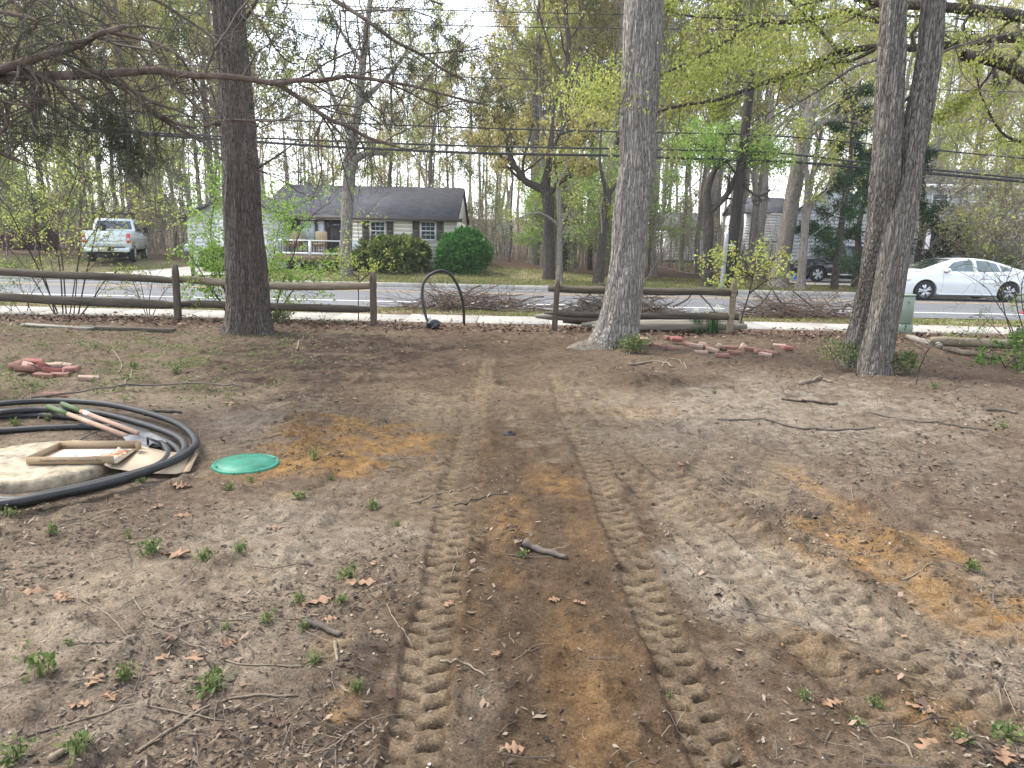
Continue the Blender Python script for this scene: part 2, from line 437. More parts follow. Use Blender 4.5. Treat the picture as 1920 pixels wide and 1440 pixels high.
M['grip_green'] = m_plain('grip_green', (.075, .115, .035), 0.6, var=0.15, bump=0.1)
M['tool_steel'] = m_plain('tool_steel', (.14, .145, .15), 0.6, 0.4, var=0.45, scale=14, bump=0.3)
M['flag_pink'] = m_plain('flag_pink', (.75, .10, .16), 0.6, var=0.1, bump=0)
M['wire'] = m_plain('wire', (.022, .022, .024), 0.6, var=0.1, bump=0)
M['pole_wood'] = m_plain('pole_wood', (.024, .018, .015), 0.85, var=0.6, scale=4, bump=0.5, stretch=(4, 4, 0.35))
M['conduit'] = m_plain('conduit', (.27, .28, .30), 0.5, 0.2, var=0.1, bump=0)
M['siding_cream'] = m_plain('siding_cream', (.78, .74, .66), 0.7, var=0.07, scale=1.2, bump=0.04)
M['siding_white'] = m_plain('siding_white', (.60, .61, .63), 0.7, var=0.06, scale=1.2, bump=0.04)
M['siding_grey'] = m_plain('siding_grey', (.48, .49, .48), 0.7, var=0.12, scale=1.2, bump=0.04)
M['trim_white'] = m_plain('trim_white', (.74, .74, .73), 0.5, var=0.04, bump=0)
M['trim_brown'] = m_plain('trim_brown', (.085, .07, .06), 0.6, var=0.15, bump=0.05)
M['shutter'] = m_plain('shutter', (.15, .13, .115), 0.65, var=0.1, bump=0.05)
M['door_dark'] = m_plain('door_dark', (.035, .03, .03), 0.5, var=0.1, bump=0)
M['foundation'] = m_plain('foundation', (.36, .35, .33), 0.9, var=0.15, scale=3, bump=0.3)
M['deck_wood'] = m_plain('deck_wood', (.18, .11, .082), 0.8, var=0.2, scale=4, bump=0.2)
M['chair_cushion'] = m_plain('chair_cushion', (.34, .27, .16), 0.85, var=0.12, bump=0.1)
M['chair_wood'] = m_plain('chair_wood', (.20, .11, .06), 0.7, var=0.2, bump=0.1)
M['tarp_blue'] = m_plain('tarp_blue', (.03, .13, .50), 0.45, var=0.35, scale=4, bump=0.6, bd=0.05)
M['barn_red'] = m_plain('barn_red', (.10, .035, .025), 0.85, var=0.3, scale=2, bump=0.2)
M['curtain'] = m_plain('curtain', (.62, .66, .72), 0.8, var=0.1, scale=6, bump=0.2, stretch=(6, 1, .3))
M['car_white'] = m_plain('car_white', (.62, .64, .67), 0.22, var=0.01, bump=0, spec=0.5, coat=0.8)
M['truck_white'] = m_plain('truck_white', (.60, .66, .66), 0.28, var=0.02, bump=0, spec=0.5, coat=0.6)
M['car_black'] = m_plain('car_black', (.012, .012, .014), 0.2, var=0.05, bump=0, spec=0.5, coat=0.8)
M['plastic_dark'] = m_plain('plastic_dark', (.016, .016, .017), 0.6, var=0.1, bump=0)
M['rubber'] = m_plain('rubber', (.018, .018, .019), 0.8, var=0.2, scale=20, bump=0.1)
M['alloy'] = m_plain('alloy', (.62, .63, .65), 0.3, 0.7, var=0.03, bump=0)
M['tail_red'] = m_plain('tail_red', (.50, .02, .02), 0.2, var=0.1, bump=0, coat=0.6)
M['lamp_clear'] = m_plain('lamp_clear', (.62, .64, .66), 0.15, var=0.1, bump=0, coat=0.8)
M['plate'] = m_plain('plate', (.62, .62, .40), 0.5, var=0.08, bump=0)
M['mail_grey'] = m_plain('mail_grey', (.42, .45, .48), 0.4, 0.3, var=0.05, bump=0)
def m_glass(name, c, rough=0.05):
    t = NT(name).set(rough, 0, 0.9, 0.5); n = t.noise(t.coords(), 1.5, 2)
    t.color(t.ramp(n, [(.3, dim(c, .7)), (.7, dim(c, 1.3))])); return t.m
M['glass_dark'] = m_glass('glass_dark', (.035, .045, .055))
M['glass_car'] = m_glass('glass_car', (.10, .13, .14), 0.03)
M['screen_glass'] = m_glass('screen_glass', (.02, .035, .03), 0.03)
def m_roof():
    t = NT('shingle_roof').set(0.95, 0, 0.15); v = t.coords((1, 1, 1))
    br = t.new('ShaderNodeTexBrick'); br.inputs['Scale'].default_value = 3.2; br.offset = 0.5
    br.inputs['Color1'].default_value = (.085, .085, .092, 1); br.inputs['Color2'].default_value = (.12, .12, .128, 1); br.inputs['Mortar'].default_value = (.05, .05, .055, 1)
    br.inputs['Brick Width'].default_value = 0.9; br.inputs['Row Height'].default_value = 0.3; br.inputs['Mortar Size'].default_value = 0.02
    t.l(v, br.inputs['Vector'])
    n = t.noise(t.coords((1, .3, 1)), 1.3, 5)
    t.color(t.mix(0.6, br.outputs[0], t.ramp(n, [(.3, (.6, .58, .6)), (.75, (1.25, 1.2, 1.25))]), 'MULTIPLY'))
    t.bump(br.outputs[1], 0.3, 0.01); return t.m
M['roof'] = m_roof()

def m_haze():
    m = bpy.data.materials.new('haze'); m.use_nodes = True; n = m.node_tree.nodes; n.clear()
    o = n.new('ShaderNodeOutputMaterial'); v = n.new('ShaderNodeVolumePrincipled'); v.inputs['Density'].default_value = HAZE; v.inputs['Color'].default_value = (.93, .95, .97, 1); v.inputs['Anisotropy'].default_value = 0.2
    m.node_tree.links.new(v.outputs[0], o.inputs['Volume']); return m
# ------------------------------------------------------------------ terrain
Y_FENCE, SW0, SW1, RD0, WL, YL, RD1 = 13.42, 14.45, 15.85, 19.35, 20.6, 24.35, 27.6
def lawn_z(x, y):
    L = 0.45 - 0.42 * smooth(-2, 7, x)
    return -0.04 + L * smooth(0, 9, y - 27.8) + np.clip(y - 38, 0, 200) * 0.006 + np.clip(y - 85, 0, 120) * 0.055
def base_z(x, y):
    x = np.asarray(x, float); y = np.asarray(y, float)
    z = -0.16 * smooth(15.9, 19.3, y)
    z = np.where(y > 27.7, lawn_z(x, y), z)
    return z
def road_z(y):
    return -0.155 + 0.075 * (1 - ((np.asarray(y, float) - 23.5) / 4.12) ** 2)
def bz(x, y): return float(base_z(np.array([x]), np.array([y]))[0])

def gpts(lst, z=0.0): return np.array([tuple(gnd(a, b, z)) for a, b in lst])
# wheel tracks of the small loader, along the ground
TR = []
def track(px, w, depth, fade=(0.3, 0.3), pitch=0.1, rib=0.12, seed=0):
    P = spline(gpts(px), 60)[:, :2]
    TR.append((P, w, depth, fade, pitch, rib, seed))
track([(917, 668), (900, 735), (885, 790), (865, 870), (846, 960), (830, 1060), (815, 1180), (800, 1300), (780, 1445), (770, 1560)], .185, 1.0, (.6, .1), .105, .05, 1)
track([(905, 690), (893, 760), (876, 840), (858, 930), (842, 1010)], .27, .55, (.8, .8), .1, -.3, 2)
track([(1036, 690), (1052, 740), (1075, 800), (1105, 860), (1148, 955), (1190, 1060), (1238, 1180), (1290, 1300), (1355, 1445), (1400, 1560)], .185, 1.0, (.6, .1), .105, .0, 3)
track([(1090, 745), (1150, 800), (1240, 880), (1350, 960), (1480, 1060), (1620, 1160), (1780, 1280), (1960, 1420)], .24, .68, (.7, .3), .11, .05, 4)
track([(1110, 830), (1190, 900), (1290, 985), (1400, 1090), (1500, 1190), (1620, 1310), (1730, 1430), (1800, 1520)], .23, .68, (1.0, .1), .11, .02, 5)
track([(1390, 1010), (1500, 1100), (1640, 1200), (1800, 1320), (1950, 1440)], .23, .42, (.8, .2), .105, .1, 6)
track([(806, 730), (798, 765), (786, 805)], .25, .7, (.3, .3), .1, .1, 7)
track([(1372, 808), (1352, 845), (1325, 885), (1312, 905)], .25, .7, (.25, .3), .1, -.3, 8)
track([(1478, 838), (1455, 880), (1425, 930), (1408, 960)], .26, .75, (.2, .4), .1, -.2, 9)
track([(975, 760), (990, 790), (1010, 830)], .22, .5, (.2, .3), .09, -.4, 10)
track([(640, 760), (620, 800)], .3, .4, (.3, .3), .1, -.4, 11)
track([(1560, 930), (1545, 990)], .25, .35, (.2, .3), .1, -.4, 12)
track([(1660, 1000), (1740, 1090), (1850, 1180), (1960, 1260)], .26, .5, (.5, .3), .1, .1, 13)
track([(790, 900), (775, 960), (760, 1010)], .22, .4, (.3, .4), .1, .1, 14)
# low ridges of pushed-up soil (path, width, height)
RG = [(spline(gpts([(1270, 905), (1330, 945), (1410, 990), (1480, 1035)]), 30)[:, :2], .10, .055),
      (spline(gpts([(1430, 1165), (1540, 1225), (1640, 1295), (1720, 1350)]), 30)[:, :2], .085, .05),
      (spline(gpts([(1600, 985), (1680, 1040), (1760, 1095), (1860, 1150)]), 30)[:, :2], .14, .06),
      (spline(gpts([(1560, 1050), (1640, 1110), (1720, 1170)]), 30)[:, :2], .07, .035),
      (spline(gpts([(640, 1190), (660, 1260), (640, 1330)]), 20)[:, :2], .10, .05),
      (spline(gpts([(980, 850), (1040, 842), (1110, 850)]), 20)[:, :2], .10, .05),
      (spline(gpts([(930, 930), (960, 1000), (980, 1050)]), 20)[:, :2], .06, .03),
      (spline(gpts([(1190, 1030), (1150, 1075), (1130, 1110)]), 20)[:, :2], .07, .045),
      (spline(gpts([(560, 775), (600, 850), (660, 880)]), 20)[:, :2], .2, .03),
      (spline(gpts([(480, 700), (600, 690), (720, 700)]), 20)[:, :2], .2, .05),
      (spline(gpts([(500, 650), (640, 648), (760, 668)]), 20)[:, :2], .22, .05),
      (spline(gpts([(1150, 725), (1210, 715), (1280, 728)]), 20)[:, :2], .25, .06)]
LIDC = gnd(462, 872)
def poly_dist(x, y, P):
    """signed lateral distance and arc length to polyline"""
    best = np.full(x.shape, 1e9); side = np.zeros(x.shape); arc = np.zeros(x.shape); s0 = 0.0
    for a, b in zip(P[:-1], P[1:]):
        d = b - a; L = np.hypot(*d); d = d / L
        tx, ty = x - a[0], y - a[1]
        t = np.clip(tx * d[0] + ty * d[1], 0, L)
        ex, ey = tx - t * d[0], ty - t * d[1]
        q = ex * ex + ey * ey; m = q < best
        best[m] = q[m]; arc[m] = (s0 + t)[m]
        side[m] = np.sign(tx * d[1] - ty * d[0])[m]
        s0 += L
    return np.sqrt(best), side, arc, s0
def micro(x, y):
    """soil relief and the press marks; returns height and 'pressed' mask"""
    yard = 1 - smooth(13.6, 14.6, y)
    h = (fbm(x, y, 0.5, 3, 3) - .5) * .10 + (fbm(x, y, 2.2, 3, 5) - .5) * .05 + (fbm(x, y, 9, 3, 9) - .5) * .030 + (fbm(x, y, 34, 2, 19) - .5) * .012
    lump = np.clip(fbm(x, y, 5.5, 4, 31) - .60, 0, 1); h = h + lump * .20
    cal = 1 - .85 * np.maximum(np.exp(-(((x + 3.9) ** 2 + (y - 5.3) ** 2) / 1.75 ** 2) ** 4), np.exp(-(((x - LIDC.x) ** 2 + (y - LIDC.y) ** 2) / .42 ** 2) ** 2))
    h = h * cal
    press = np.zeros_like(x); flat = np.zeros_like(x)
    for P, w, dep, fade, pitch, ribo, sd in TR:
        pad = .5
        m = (x > P[:, 0].min() - pad) & (x < P[:, 0].max() + pad) & (y > P[:, 1].min() - pad) & (y < P[:, 1].max() + pad)
        if not m.any(): continue
        xs, ys = x[m], y[m]
        d, sd_, s, L = poly_dist(xs, ys, P)
        e = smooth(0, fade[0] + 1e-3, s) * smooth(0, fade[1] + 1e-3, L - s)
        wob = (fbm(xs, ys, 3, 2, sd + 60) - .5) * .05
        u = (d * sd_ + wob) / (w / 2)
        inside = 1 - smooth(.72, 1.24, np.abs(u))
        wear = smooth(.14, .38, fbm(xs, ys, 3.1, 4, sd + 40))
        ph = s / pitch + (fbm(xs, ys, 7, 2, sd + 33) - .5) * .35 + np.where(u > ribo, .5, 0) + .22 * np.abs(u - ribo)
        fr = np.abs(ph - np.floor(ph) - .5) * 2
        bar = smooth(.10, .42, fr) * smooth(1.02, .86, np.abs(u))
        ribm = 1 - smooth(.10, .17, np.abs(u - ribo))
        hh = -.029 + np.maximum(bar * .030 * (.2 + .8 * wear), ribm * .026 * (.5 + .5 * wear)) + .006 * (1 - wear)
        berm = np.exp(-((np.abs(u) - 1.18) / .22) ** 2) * .014 * (.4 + fbm(xs, ys, 5, 3, sd + 80))
        k = dep * e
        hm = h[m]
        hm = hm * (1 - inside * k * .45) + inside * k * ((fbm(xs, ys, 22, 3, sd + 7) - .5) * .009 + (fbm(xs, ys, 60, 2, sd + 8) - .5) * .006) + k * (inside * hh + berm)
        h[m] = hm
        press[m] = np.maximum(press[m], inside * k * (.3 + .7 * np.maximum(bar, ribm)) * (.55 + .45 * wear))
        flat[m] = np.maximum(flat[m], inside * k)
    ridge = np.zeros_like(x)
    for P, w, hh in RG:
        pad = w * 3
        m = (x > P[:, 0].min() - pad) & (x < P[:, 0].max() + pad) & (y > P[:, 1].min() - pad) & (y < P[:, 1].max() + pad)
        if not m.any(): continue
        d, _, s, L = poly_dist(x[m], y[m], P)
        q = np.exp(-(d / w) ** 2) * smooth(0, .2, s) * smooth(0, .2, L - s)
        nz = fbm(x[m], y[m], 12, 3, 90)
        h[m] += q * hh * (.4 + 1.2 * nz); ridge[m] = np.maximum(ridge[m], q)
    return h * yard + (1 - yard) * (fbm(x, y, 1.1, 3, 77) - .5) * .05 * (y > 14), press * yard, flat * yard, ridge * yard
def gz(x, y):
    x = np.atleast_1d(np.asarray(x, float)); y = np.atleast_1d(np.asarray(y, float))
    return base_z(x, y) + micro(x, y)[0]

# the sheet itself: rows get wider apart with distance, all the way to the horizon
rows = np.concatenate([np.linspace(-6, 1.25, 14), np.geomspace(1.3, 14.0, 600), np.arange(14.1, 42, .22), np.geomspace(42.5, 420, 30)])
scol = np.concatenate([np.linspace(-1.6, -.84, 24), np.linspace(-.82, .82, 500), np.linspace(.84, 1.6, 24)])
YY, SS = np.meshgrid(rows, scol, indexing='ij')
XX = SS * (1.0 + np.maximum(YY, 1.5))
gx, gy = XX.ravel(), YY.ravel()
mh, press, flat, ridge = micro(gx, gy)
road_dip = smooth(19.25, 19.5, gy) * (1 - smooth(27.45, 27.62, gy))
Z = base_z(gx, gy) + mh - .25 * road_dip - .06 * smooth(SW0 + .02, SW0 + .12, gy) * (1 - smooth(SW1 - .12, SW1 - .02, gy))
# soil colours
NZ1 = fbm(gx, gy, 3.5, 5, 200); NZ2 = smooth(.28, .62, fbm(gx, gy, 11, 4, 260))
def blob(px, py, rx, ry, k=1.0, seed=0, rag=.9):
    c = gnd(px, py); ax = abs(gnd(px + rx, py).x - c.x); ay = abs(gnd(px, py - ry).y - gnd(px, py + ry).y) / 2
    q = ((gx - c.x) / ax) ** 2 + ((gy - c.y) / ay) ** 2
    n = (NZ1 - .5) * 2 * rag + (vnoise(gx * 1.3 + seed * 7, gy * 1.3, seed) - .5) * .7
    return k * smooth(1.4, .2, np.sqrt(q) + n) * (.30 + .70 * NZ2)
S = {k_: (.60 * v_[0], .582 * v_[1], .555 * v_[2]) for k_, v_ in {'dirt': (.225, .18, .135), 'brown': (.105, .073, .048), 'dark': (.052, .036, .026), 'orange': (.29, .175, .075), 'sand': (.33, .29, .24), 'tan': (.25, .195, .135), 'mulch': (.125, .092, .068), 'green': (.115, .118, .055), 'lawn': (.175, .180, .070), 'dry': (.33, .285, .18), 'leafy': (.15, .10, .07)}.items()}
col = np.tile(np.array(S['dirt']), (len(gx), 1))
def lay(name, w):
    global col
    w = np.clip(w, 0, 1)[:, None]; col = col * (1 - w) + np.array(S[name]) * w
lay('mulch', smooth(.42, .60, fbm(gx, gy, 1.4, 4, 300)) * .75)
lay('brown', smooth(6.5, 9.5, gy) * .55)
lay('mulch', blob(1640, 780, 420, 170, .85, 1) + blob(1850, 900, 300, 160, .8, 2) + blob(1750, 660, 330, 40, .9, 3))
lay('brown', blob(960, 860, 330, 260, .9, 4, .6) + blob(1050, 1200, 260, 420, 1.6, 5, .4) + blob(1600, 1280, 380, 260, .8, 6))
lay('brown', blob(760, 720, 330, 80, .9, 7))
xa = np.interp(gy, TR[0][0][::-1, 1], TR[0][0][::-1, 0]); xb = np.interp(gy, TR[2][0][::-1, 1], TR[2][0][::-1, 0])
wob_ = (NZ1 - .5) * .25
strip_m = smooth(xa + .02, xa + .16, gx + wob_) * smooth(xb - .02, xb - .16, gx + wob_) * smooth(8.0, 4.5, gy)
lay('brown', strip_m * (.8 + .2 * NZ2))
lay('orange', strip_m * .20 * smooth(.52, .72, vnoise(gx * 4.5 + 3, gy * .45, 71)) * (.3 + .7 * NZ2))
lay('dark', strip_m * .55 * smooth(.5, .7, vnoise(gx * 6 + 9, gy * .6, 72)) * (.3 + .7 * NZ2))
lay('brown', blob(690, 1240, 90, 260, 1.0, 60, .6) + blob(1330, 1330, 90, 200, .8, 61, .6) + blob(900, 640, 260, 22, .8, 62))
lay('dark', blob(600, 690, 230, 55, .85, 8) + blob(520, 650, 200, 30, .8, 9) + blob(800, 650, 200, 25, .6, 10) + blob(1215, 722, 95, 18, .95, 11))
lay('dark', blob(1050, 920, 110, 70, .45, 12) + blob(640, 1300, 120, 130, .75, 13) + blob(1500, 1240, 120, 70, .5, 14))
lay('tan', blob(820, 770, 160, 60, .7, 15) + blob(1130, 760, 180, 70, .45, 16) + blob(760, 960, 160, 80, .35, 17))
lay('orange', blob(610, 850, 110, 48, 1.3, 18) + blob(770, 830, 100, 30, 1.3, 19) + blob(560, 805, 70, 22, .9, 20))
lay('orange', blob(1690, 1045, 160, 62, 1.4, 21) + blob(1850, 1150, 130, 55, 1.1, 22) + blob(1605, 960, 70, 25, .7, 23) + blob(1500, 895, 26, 38, .95, 24) + blob(1190, 772, 60, 10, .7, 25))
lay('orange', blob(1030, 905, 60, 30, .55, 26) + blob(955, 985, 45, 60, .6, 27) + blob(1140, 1330, 80, 190, .35, 28, .8) + blob(1560, 1225, 90, 34, .5, 29) + blob(1760, 1350, 70, 40, .5, 30) + blob(640, 1330, 25, 30, .6, 31) + blob(625, 1215, 30, 25, .5, 32))
lay('sand', blob(1390, 1070, 150, 75, .8, 33) + blob(1600, 1180, 120, 55, .55, 34) + blob(1860, 1260, 110, 60, .8, 35) + blob(1300, 1010, 70, 60, .4, 36) + blob(1440, 770, 300, 55, .4, 37) + blob(1600, 740, 260, 40, .35, 38))
lay('sand', blob(430, 1010, 200, 60, .25, 39) + blob(470, 800, 90, 26, .5, 40) + blob(880, 1330, 60, 120, .25, 41) + blob(250, 1350, 200, 70, .2, 42))
lay('sand', blob(330, 1130, 380, 230, .55, 70, .7) + blob(1500, 800, 350, 80, .4, 71) + blob(560, 1000, 150, 90, .3, 72))
lay('tan', blob(300, 1100, 330, 130, .35, 43) + blob(520, 1400, 160, 60, .35, 44))
lay('dark', ridge * .35)
lay('tan', press * .6 * (.5 + .5 * NZ2))
lay('dark', (flat - press * 1.2) * .4)
lay('mulch', blob(80, 1350, 150, 60, .5, 45) + blob(150, 960, 330, 30, .5, 46))
lay('green', (blob(120, 690, 330, 45, .7, 47) + blob(240, 660, 140, 30, .6, 48)) * smooth(.4, .62, fbm(gx, gy, 4, 3, 310)))
lay('leafy', smooth(12.6, 13.3, gy) * .7 * (gy < 15))
# streaks combed by the bucket edge down the middle
stk = (.5 * vnoise(gx * 16, gy * .9, 44) + .5 * vnoise(gx * 45, gy * 1.7, 45)) * blob(1040, 1270, 290, 330, 1, 50, .4)
col *= (1 - .55 * stk + .22)[:, None]
verge = smooth(SW1 - .2, SW1 + .3, gy) * (gy < 27)
vn = fbm(gx, gy, 1.2, 4, 320)
lay('dry', verge); lay('lawn', verge * smooth(.40, .58, vn)); lay('leafy', verge * blob(980, 575, 320, 20, .9, 51))
far = (gy > 27).astype(float)
fl = fbm(gx, gy, .5, 4, 330); fl2 = fbm(gx, gy, 2.1, 4, 340)
lay('dry', far); lay('lawn', far * smooth(.30, .58, fl * .5 + fl2 * .5))
lay('leafy', far * smooth(34.5, 40, gy + (fl - .5) * 9 + 5 * smooth(3, 8, gx) * (1 - smooth(10, 12, gx))))
lay('leafy', far * blob(1290, 508, 90, 22, 1, 52))
me = MB()
nr, nc = XX.shape
ii = (np.arange(nr - 1)[:, None] * nc + np.arange(nc - 1)[None, :]).ravel()
me.add(np.stack([gx, gy, Z], 1), np.stack([ii, ii + 1, ii + nc + 1, ii + nc], 1))
def m_soil():
    t = NT('soil').set(0.97, 0, 0.12)
    a = t.new('ShaderNodeAttribute', attribute_name='soil'); v = t.coords()
    n1 = t.noise(v, 14, 5, .7); n2 = t.noise(v, 110, 4, .75)
    c = t.mix(1.0, a.outputs[0], t.ramp(n1, [(.28, (.55, .54, .53)), (.72, (1.42, 1.41, 1.38))]), 'MULTIPLY')
    c = t.mix(1.0, c, t.ramp(n2, [(.30, (.38, .37, .36)), (.5, (1, 1, 1)), (.72, (1.7, 1.68, 1.62))]), 'MULTIPLY')
    vo = t.new('ShaderNodeTexVoronoi'); vo.inputs['Scale'].default_value = 55; t.l(v, vo.inputs['Vector'])
    peb = t.ramp(vo.outputs['Distance'], [(.10, (1, 1, 1)), (.16, (0, 0, 0))])
    rnd = t.ramp(vo.outputs['Color'], [(.80, (0, 0, 0)), (.84, (.55,) * 3)])
    c = t.mix(t.mix(1.0, peb, rnd, 'MULTIPLY'), c, (.42, .37, .31))
    t.color(c)
    h = t.math('ADD', t.math('MULTIPLY', n1, .5), t.math('ADD', t.math('MULTIPLY', n2, .35), t.math('MULTIPLY', t.noise(v, 320, 2), .15)))
    t.bump(h, .75, .03); return t.m
M['soil'] = m_soil()
ground = me.obj('ground', M['soil'], smooth_=True); tag(ground, kind='structure')
ca = ground.data.color_attributes.new('soil', 'FLOAT_COLOR', 'POINT')
ca.data.foreach_set('color', np.concatenate([col, np.ones((len(col), 1))], 1).astype(np.float32).ravel())

# ------------------------------------------------------------------ road, kerb, pavement, drive
def strip(name, y0, y1, ny, x0, x1, nx, zf, mat, off, kind='structure', parent=None):
    xs = np.linspace(x0, x1, nx); ys = np.linspace(y0, y1, ny)
    A, B = np.meshgrid(xs, ys); m = MB()
    i = (np.arange(ny - 1)[:, None] * nx + np.arange(nx - 1)[None, :]).ravel()
    m.add(np.stack([A.ravel(), B.ravel(), zf(A.ravel(), B.ravel()) + off], 1), np.stack([i, i + 1, i + nx + 1, i + nx], 1))
    o = m.obj(name, mat, parent, smooth_=True)
    if kind and parent is None: tag(o, kind=kind)
    return o
rz = lambda x, y: road_z(y)
road = strip('road', RD0, RD1, 24, -160, 160, 60, rz, M['asphalt'], 0)
for nm, y, w, mt in (('edge_line', WL, .12, 'paint_white'), ('centre_line', YL - .13, .11, 'paint_yellow'), ('centre_line', YL + .13, .11, 'paint_yellow'), ('edge_line', RD1 - .75, .12, 'paint_white')):
    strip(nm, y - w / 2, y + w / 2, 2, -160, 160, 3, rz, M[mt], .005, None, road)
kerb = thing('kerb', None, None, (0, RD1, 0)); tag(kerb, kind='structure')
kx = np.arange(-60, 61, 3.0)
for a in kx:
    MB().box((a + 1.5, RD1 + .08, -.10), (2.985, .16, .22), bev=.02).obj('kerb_stone', M['kerb'], kerb)
pave = thing('pavement', None, None, (0, SW0, 0)); tag(pave, kind='structure')
sl = MB().box((0, 0, 0), (1.49, SW1 - SW0, .10), bev=.012).mesh('paving_slab', M['concrete'])
pr = srng(5)
for i, a in enumerate(np.arange(-30, 30, 1.5)):
    o = bpy.data.objects.new('paving_slab', sl); C.objects.link(o); o.parent = pave
    o.location = (a, (SW1 - SW0) / 2, -.045 + pr.normal() * .004); o.rotation_euler = (pr.normal() * .004, pr.normal() * .003, 0)
# driveway of the ranch house, laid over the lawn
def ribbon(name, left, right, n, zoff, mat):
    A = spline([(p.x, p.y, 0) for p in left], n); B = spline([(p.x, p.y, 0) for p in right], n); m = MB(); k = 5
    G = np.stack([A * (1 - t) + B * t for t in np.linspace(0, 1, k)], 1).reshape(-1, 3)
    G[:, 2] = gz(G[:, 0], G[:, 1]) + zoff
    i = (np.arange(n - 1)[:, None] * k + np.arange(k - 1)[None, :]).ravel()
    m.add(G, np.stack([i, i + 1, i + k + 1, i + k], 1)); return tag(m.obj(name, mat, smooth_=True, fix=True), kind='structure')
ribbon('driveway', [Vector((-19, 27.85, 0)), Vector((-17.6, 29, 0)), Vector((-15.2, 31.5, 0)), Vector((-13.7, 34.6, 0))], [Vector((-13.6, 27.85, 0)), Vector((-12.6, 29.2, 0)), Vector((-10.9, 31.6, 0)), Vector((-9.9, 34.6, 0))], 24, .05, M['gravel_drive'])
ribbon('neighbour_driveway', [Vector((13.0, 32.8, 0)), Vector((16, 32.8, 0)), Vector((30, 33.2, 0))], [Vector((13.0, 37.2, 0)), Vector((16, 37.4, 0)), Vector((30, 37.8, 0))], 24, .05, M['gravel_drive'])
# ------------------------------------------------------------------ trees in the yard
def trunk_mesh(mb, P, R, sides=96, rings=220, seed=0, amp=.012, flare=None, freq=26, m=0):
    P = np.asarray(P, float)
    t0 = np.linspace(0, 1, len(R))
    if len(R) == len(P): d0 = np.r_[0, np.cumsum(np.linalg.norm(np.diff(P, axis=0), axis=1))]; t0 = d0 / d0[-1]
    R = np.interp(np.linspace(0, 1, rings), t0, R); P = spline(P, rings)
    a = np.arange(sides) * 2 * math.pi / sides
    A, Zi = np.meshgrid(a, P[:, 2]); Rr = np.repeat(R[:, None], sides, 1)
    # ridges wrap round: noise on a cylinder sampled with a seam-safe coordinate
    c1 = np.cos(A) * freq / 6.283; s1 = np.sin(A) * freq / 6.283
    w = (vnoise(c1 * 3 + 50, Zi * 1.1 + s1 * 3, seed) - .5)
    rid = np.abs(vnoise(c1 * 6 + w, s1 * 6 + Zi * .9, seed + 3) - .5) * 2
    Rr = Rr + (rid - .4) * amp * np.minimum(1, Rr / .15) + (vnoise(c1 + 9, s1 + Zi * 2.2, seed + 5) - .5) * amp * 2.2
    if flare:
        for (ang, width, ext, hgt) in flare:
            d = np.angle(np.exp(1j * (A - ang))); z = Zi - P[0, 2]
            Rr = Rr + ext * np.exp(-(d / width) ** 2) * np.exp(-np.clip(z, 0, 9) / hgt)
    V = np.stack([P[:, 0:1] + Rr * np.cos(A), P[:, 1:2] + Rr * np.sin(A), Zi + 0 * A], -1).reshape(-1, 3)
    i = np.arange(rings - 1)[:, None] * sides; j = np.arange(sides)[None, :]; k = (j + 1) % sides
    F = np.stack(np.broadcast_arrays(i + j, i + k, i + sides + k, i + sides + j), -1).reshape(-1, 4)
    return mb.add(V, F, m)
def pxr(w, Y): return w * Y / FPX / 2
def ppath(px, Y):
    if np.isscalar(Y): Y = [Y] * len(px)
    return np.array([tuple(at(a, b, y)) for (a, b), y in zip(px, Y)])
def sink(P, z=-.12):
    P = np.array(P); P = np.vstack([[P[0, 0], P[0, 1], z], P[1:]]) if P[0, 2] < .3 else P
    return P
def limb_batch(mb, paths, rad, n=26, sides=8, m=0):
    P = np.stack([spline(p, n) for p in paths]); R = np.stack([np.linspace(a, b, n) for a, b in rad])
    V, F = tubes(P, R, sides); mb.add(V, F, m); return P, R

PI = math.pi
# left trunk
YL_ = gnd(465, 622).y
pc = [(466, 626), (466, 595), (464, 555), (460, 480), (455, 400), (452, 300), (446, 200), (437, 100), (428, 0), (405, -300), (395, -600)]
wd = [88, 79, 76, 71, 65, 59, 54, 52, 54, 46, 36]
tL = thing('oak_tree', 'tall straight dark-barked trunk rising behind the left rail fence', 'tree', (gnd(465, 622).x, YL_, 0))
mb = MB(); trunk_mesh(mb, sink(ppath(pc, YL_)), [pxr(w, YL_) for w in wd], seed=3, amp=.022, freq=30, flare=[(-.4, .5, .17, .22), (3.6, .55, .16, .22), (-1.9, .5, .14, .2), (1.6, .8, .12, .2)])
g = srng(21)
limb_batch(mb, [ppath([(475, 320), (500, 305), (530, 285), (560, 262)], [YL_, YL_ - .3, YL_ - .6, YL_ - 1]), ppath([(455, 40), (470, 20), (500, -30), (560, -120)], [YL_, YL_ - .3, YL_ - .5, YL_ - 1]), ppath([(420, 235), (400, 232), (384, 238)], [YL_, YL_ - .3, YL_ - .5]), ppath([(430, -150), (330, -260), (200, -380)], [YL_, YL_ + .5, YL_ + 1]), ppath([(415, -250), (520, -380), (650, -480)], [YL_, YL_ - .5, YL_ - 1])], [(.022, .008), (.03, .01), (.03, .022), (.09, .03), (.09, .03)])
mb.obj('trunk', M['bark_dark'], tL, True)
P1 = np.stack([spline(ppath([(478, 318), (510, 330), (540, 345), (560, 360), (590, 372)], YL_ - .4), 12), spline(ppath([(475, 320), (500, 305), (530, 285), (560, 262)], [YL_, YL_ - .3, YL_ - .6, YL_ - 1]), 12), spline(ppath([(478, 318), (505, 325), (545, 335), (585, 345)], YL_ - .6), 12)])
R1 = np.stack([np.linspace(.010, .004, 12)] * 3)
P2, R2 = grow(P1, R1, 7, g, ang=(45, 15), ln=(.3, .6), rr=.7, n=6, wig=.3, trop=0, rmin=.0035)
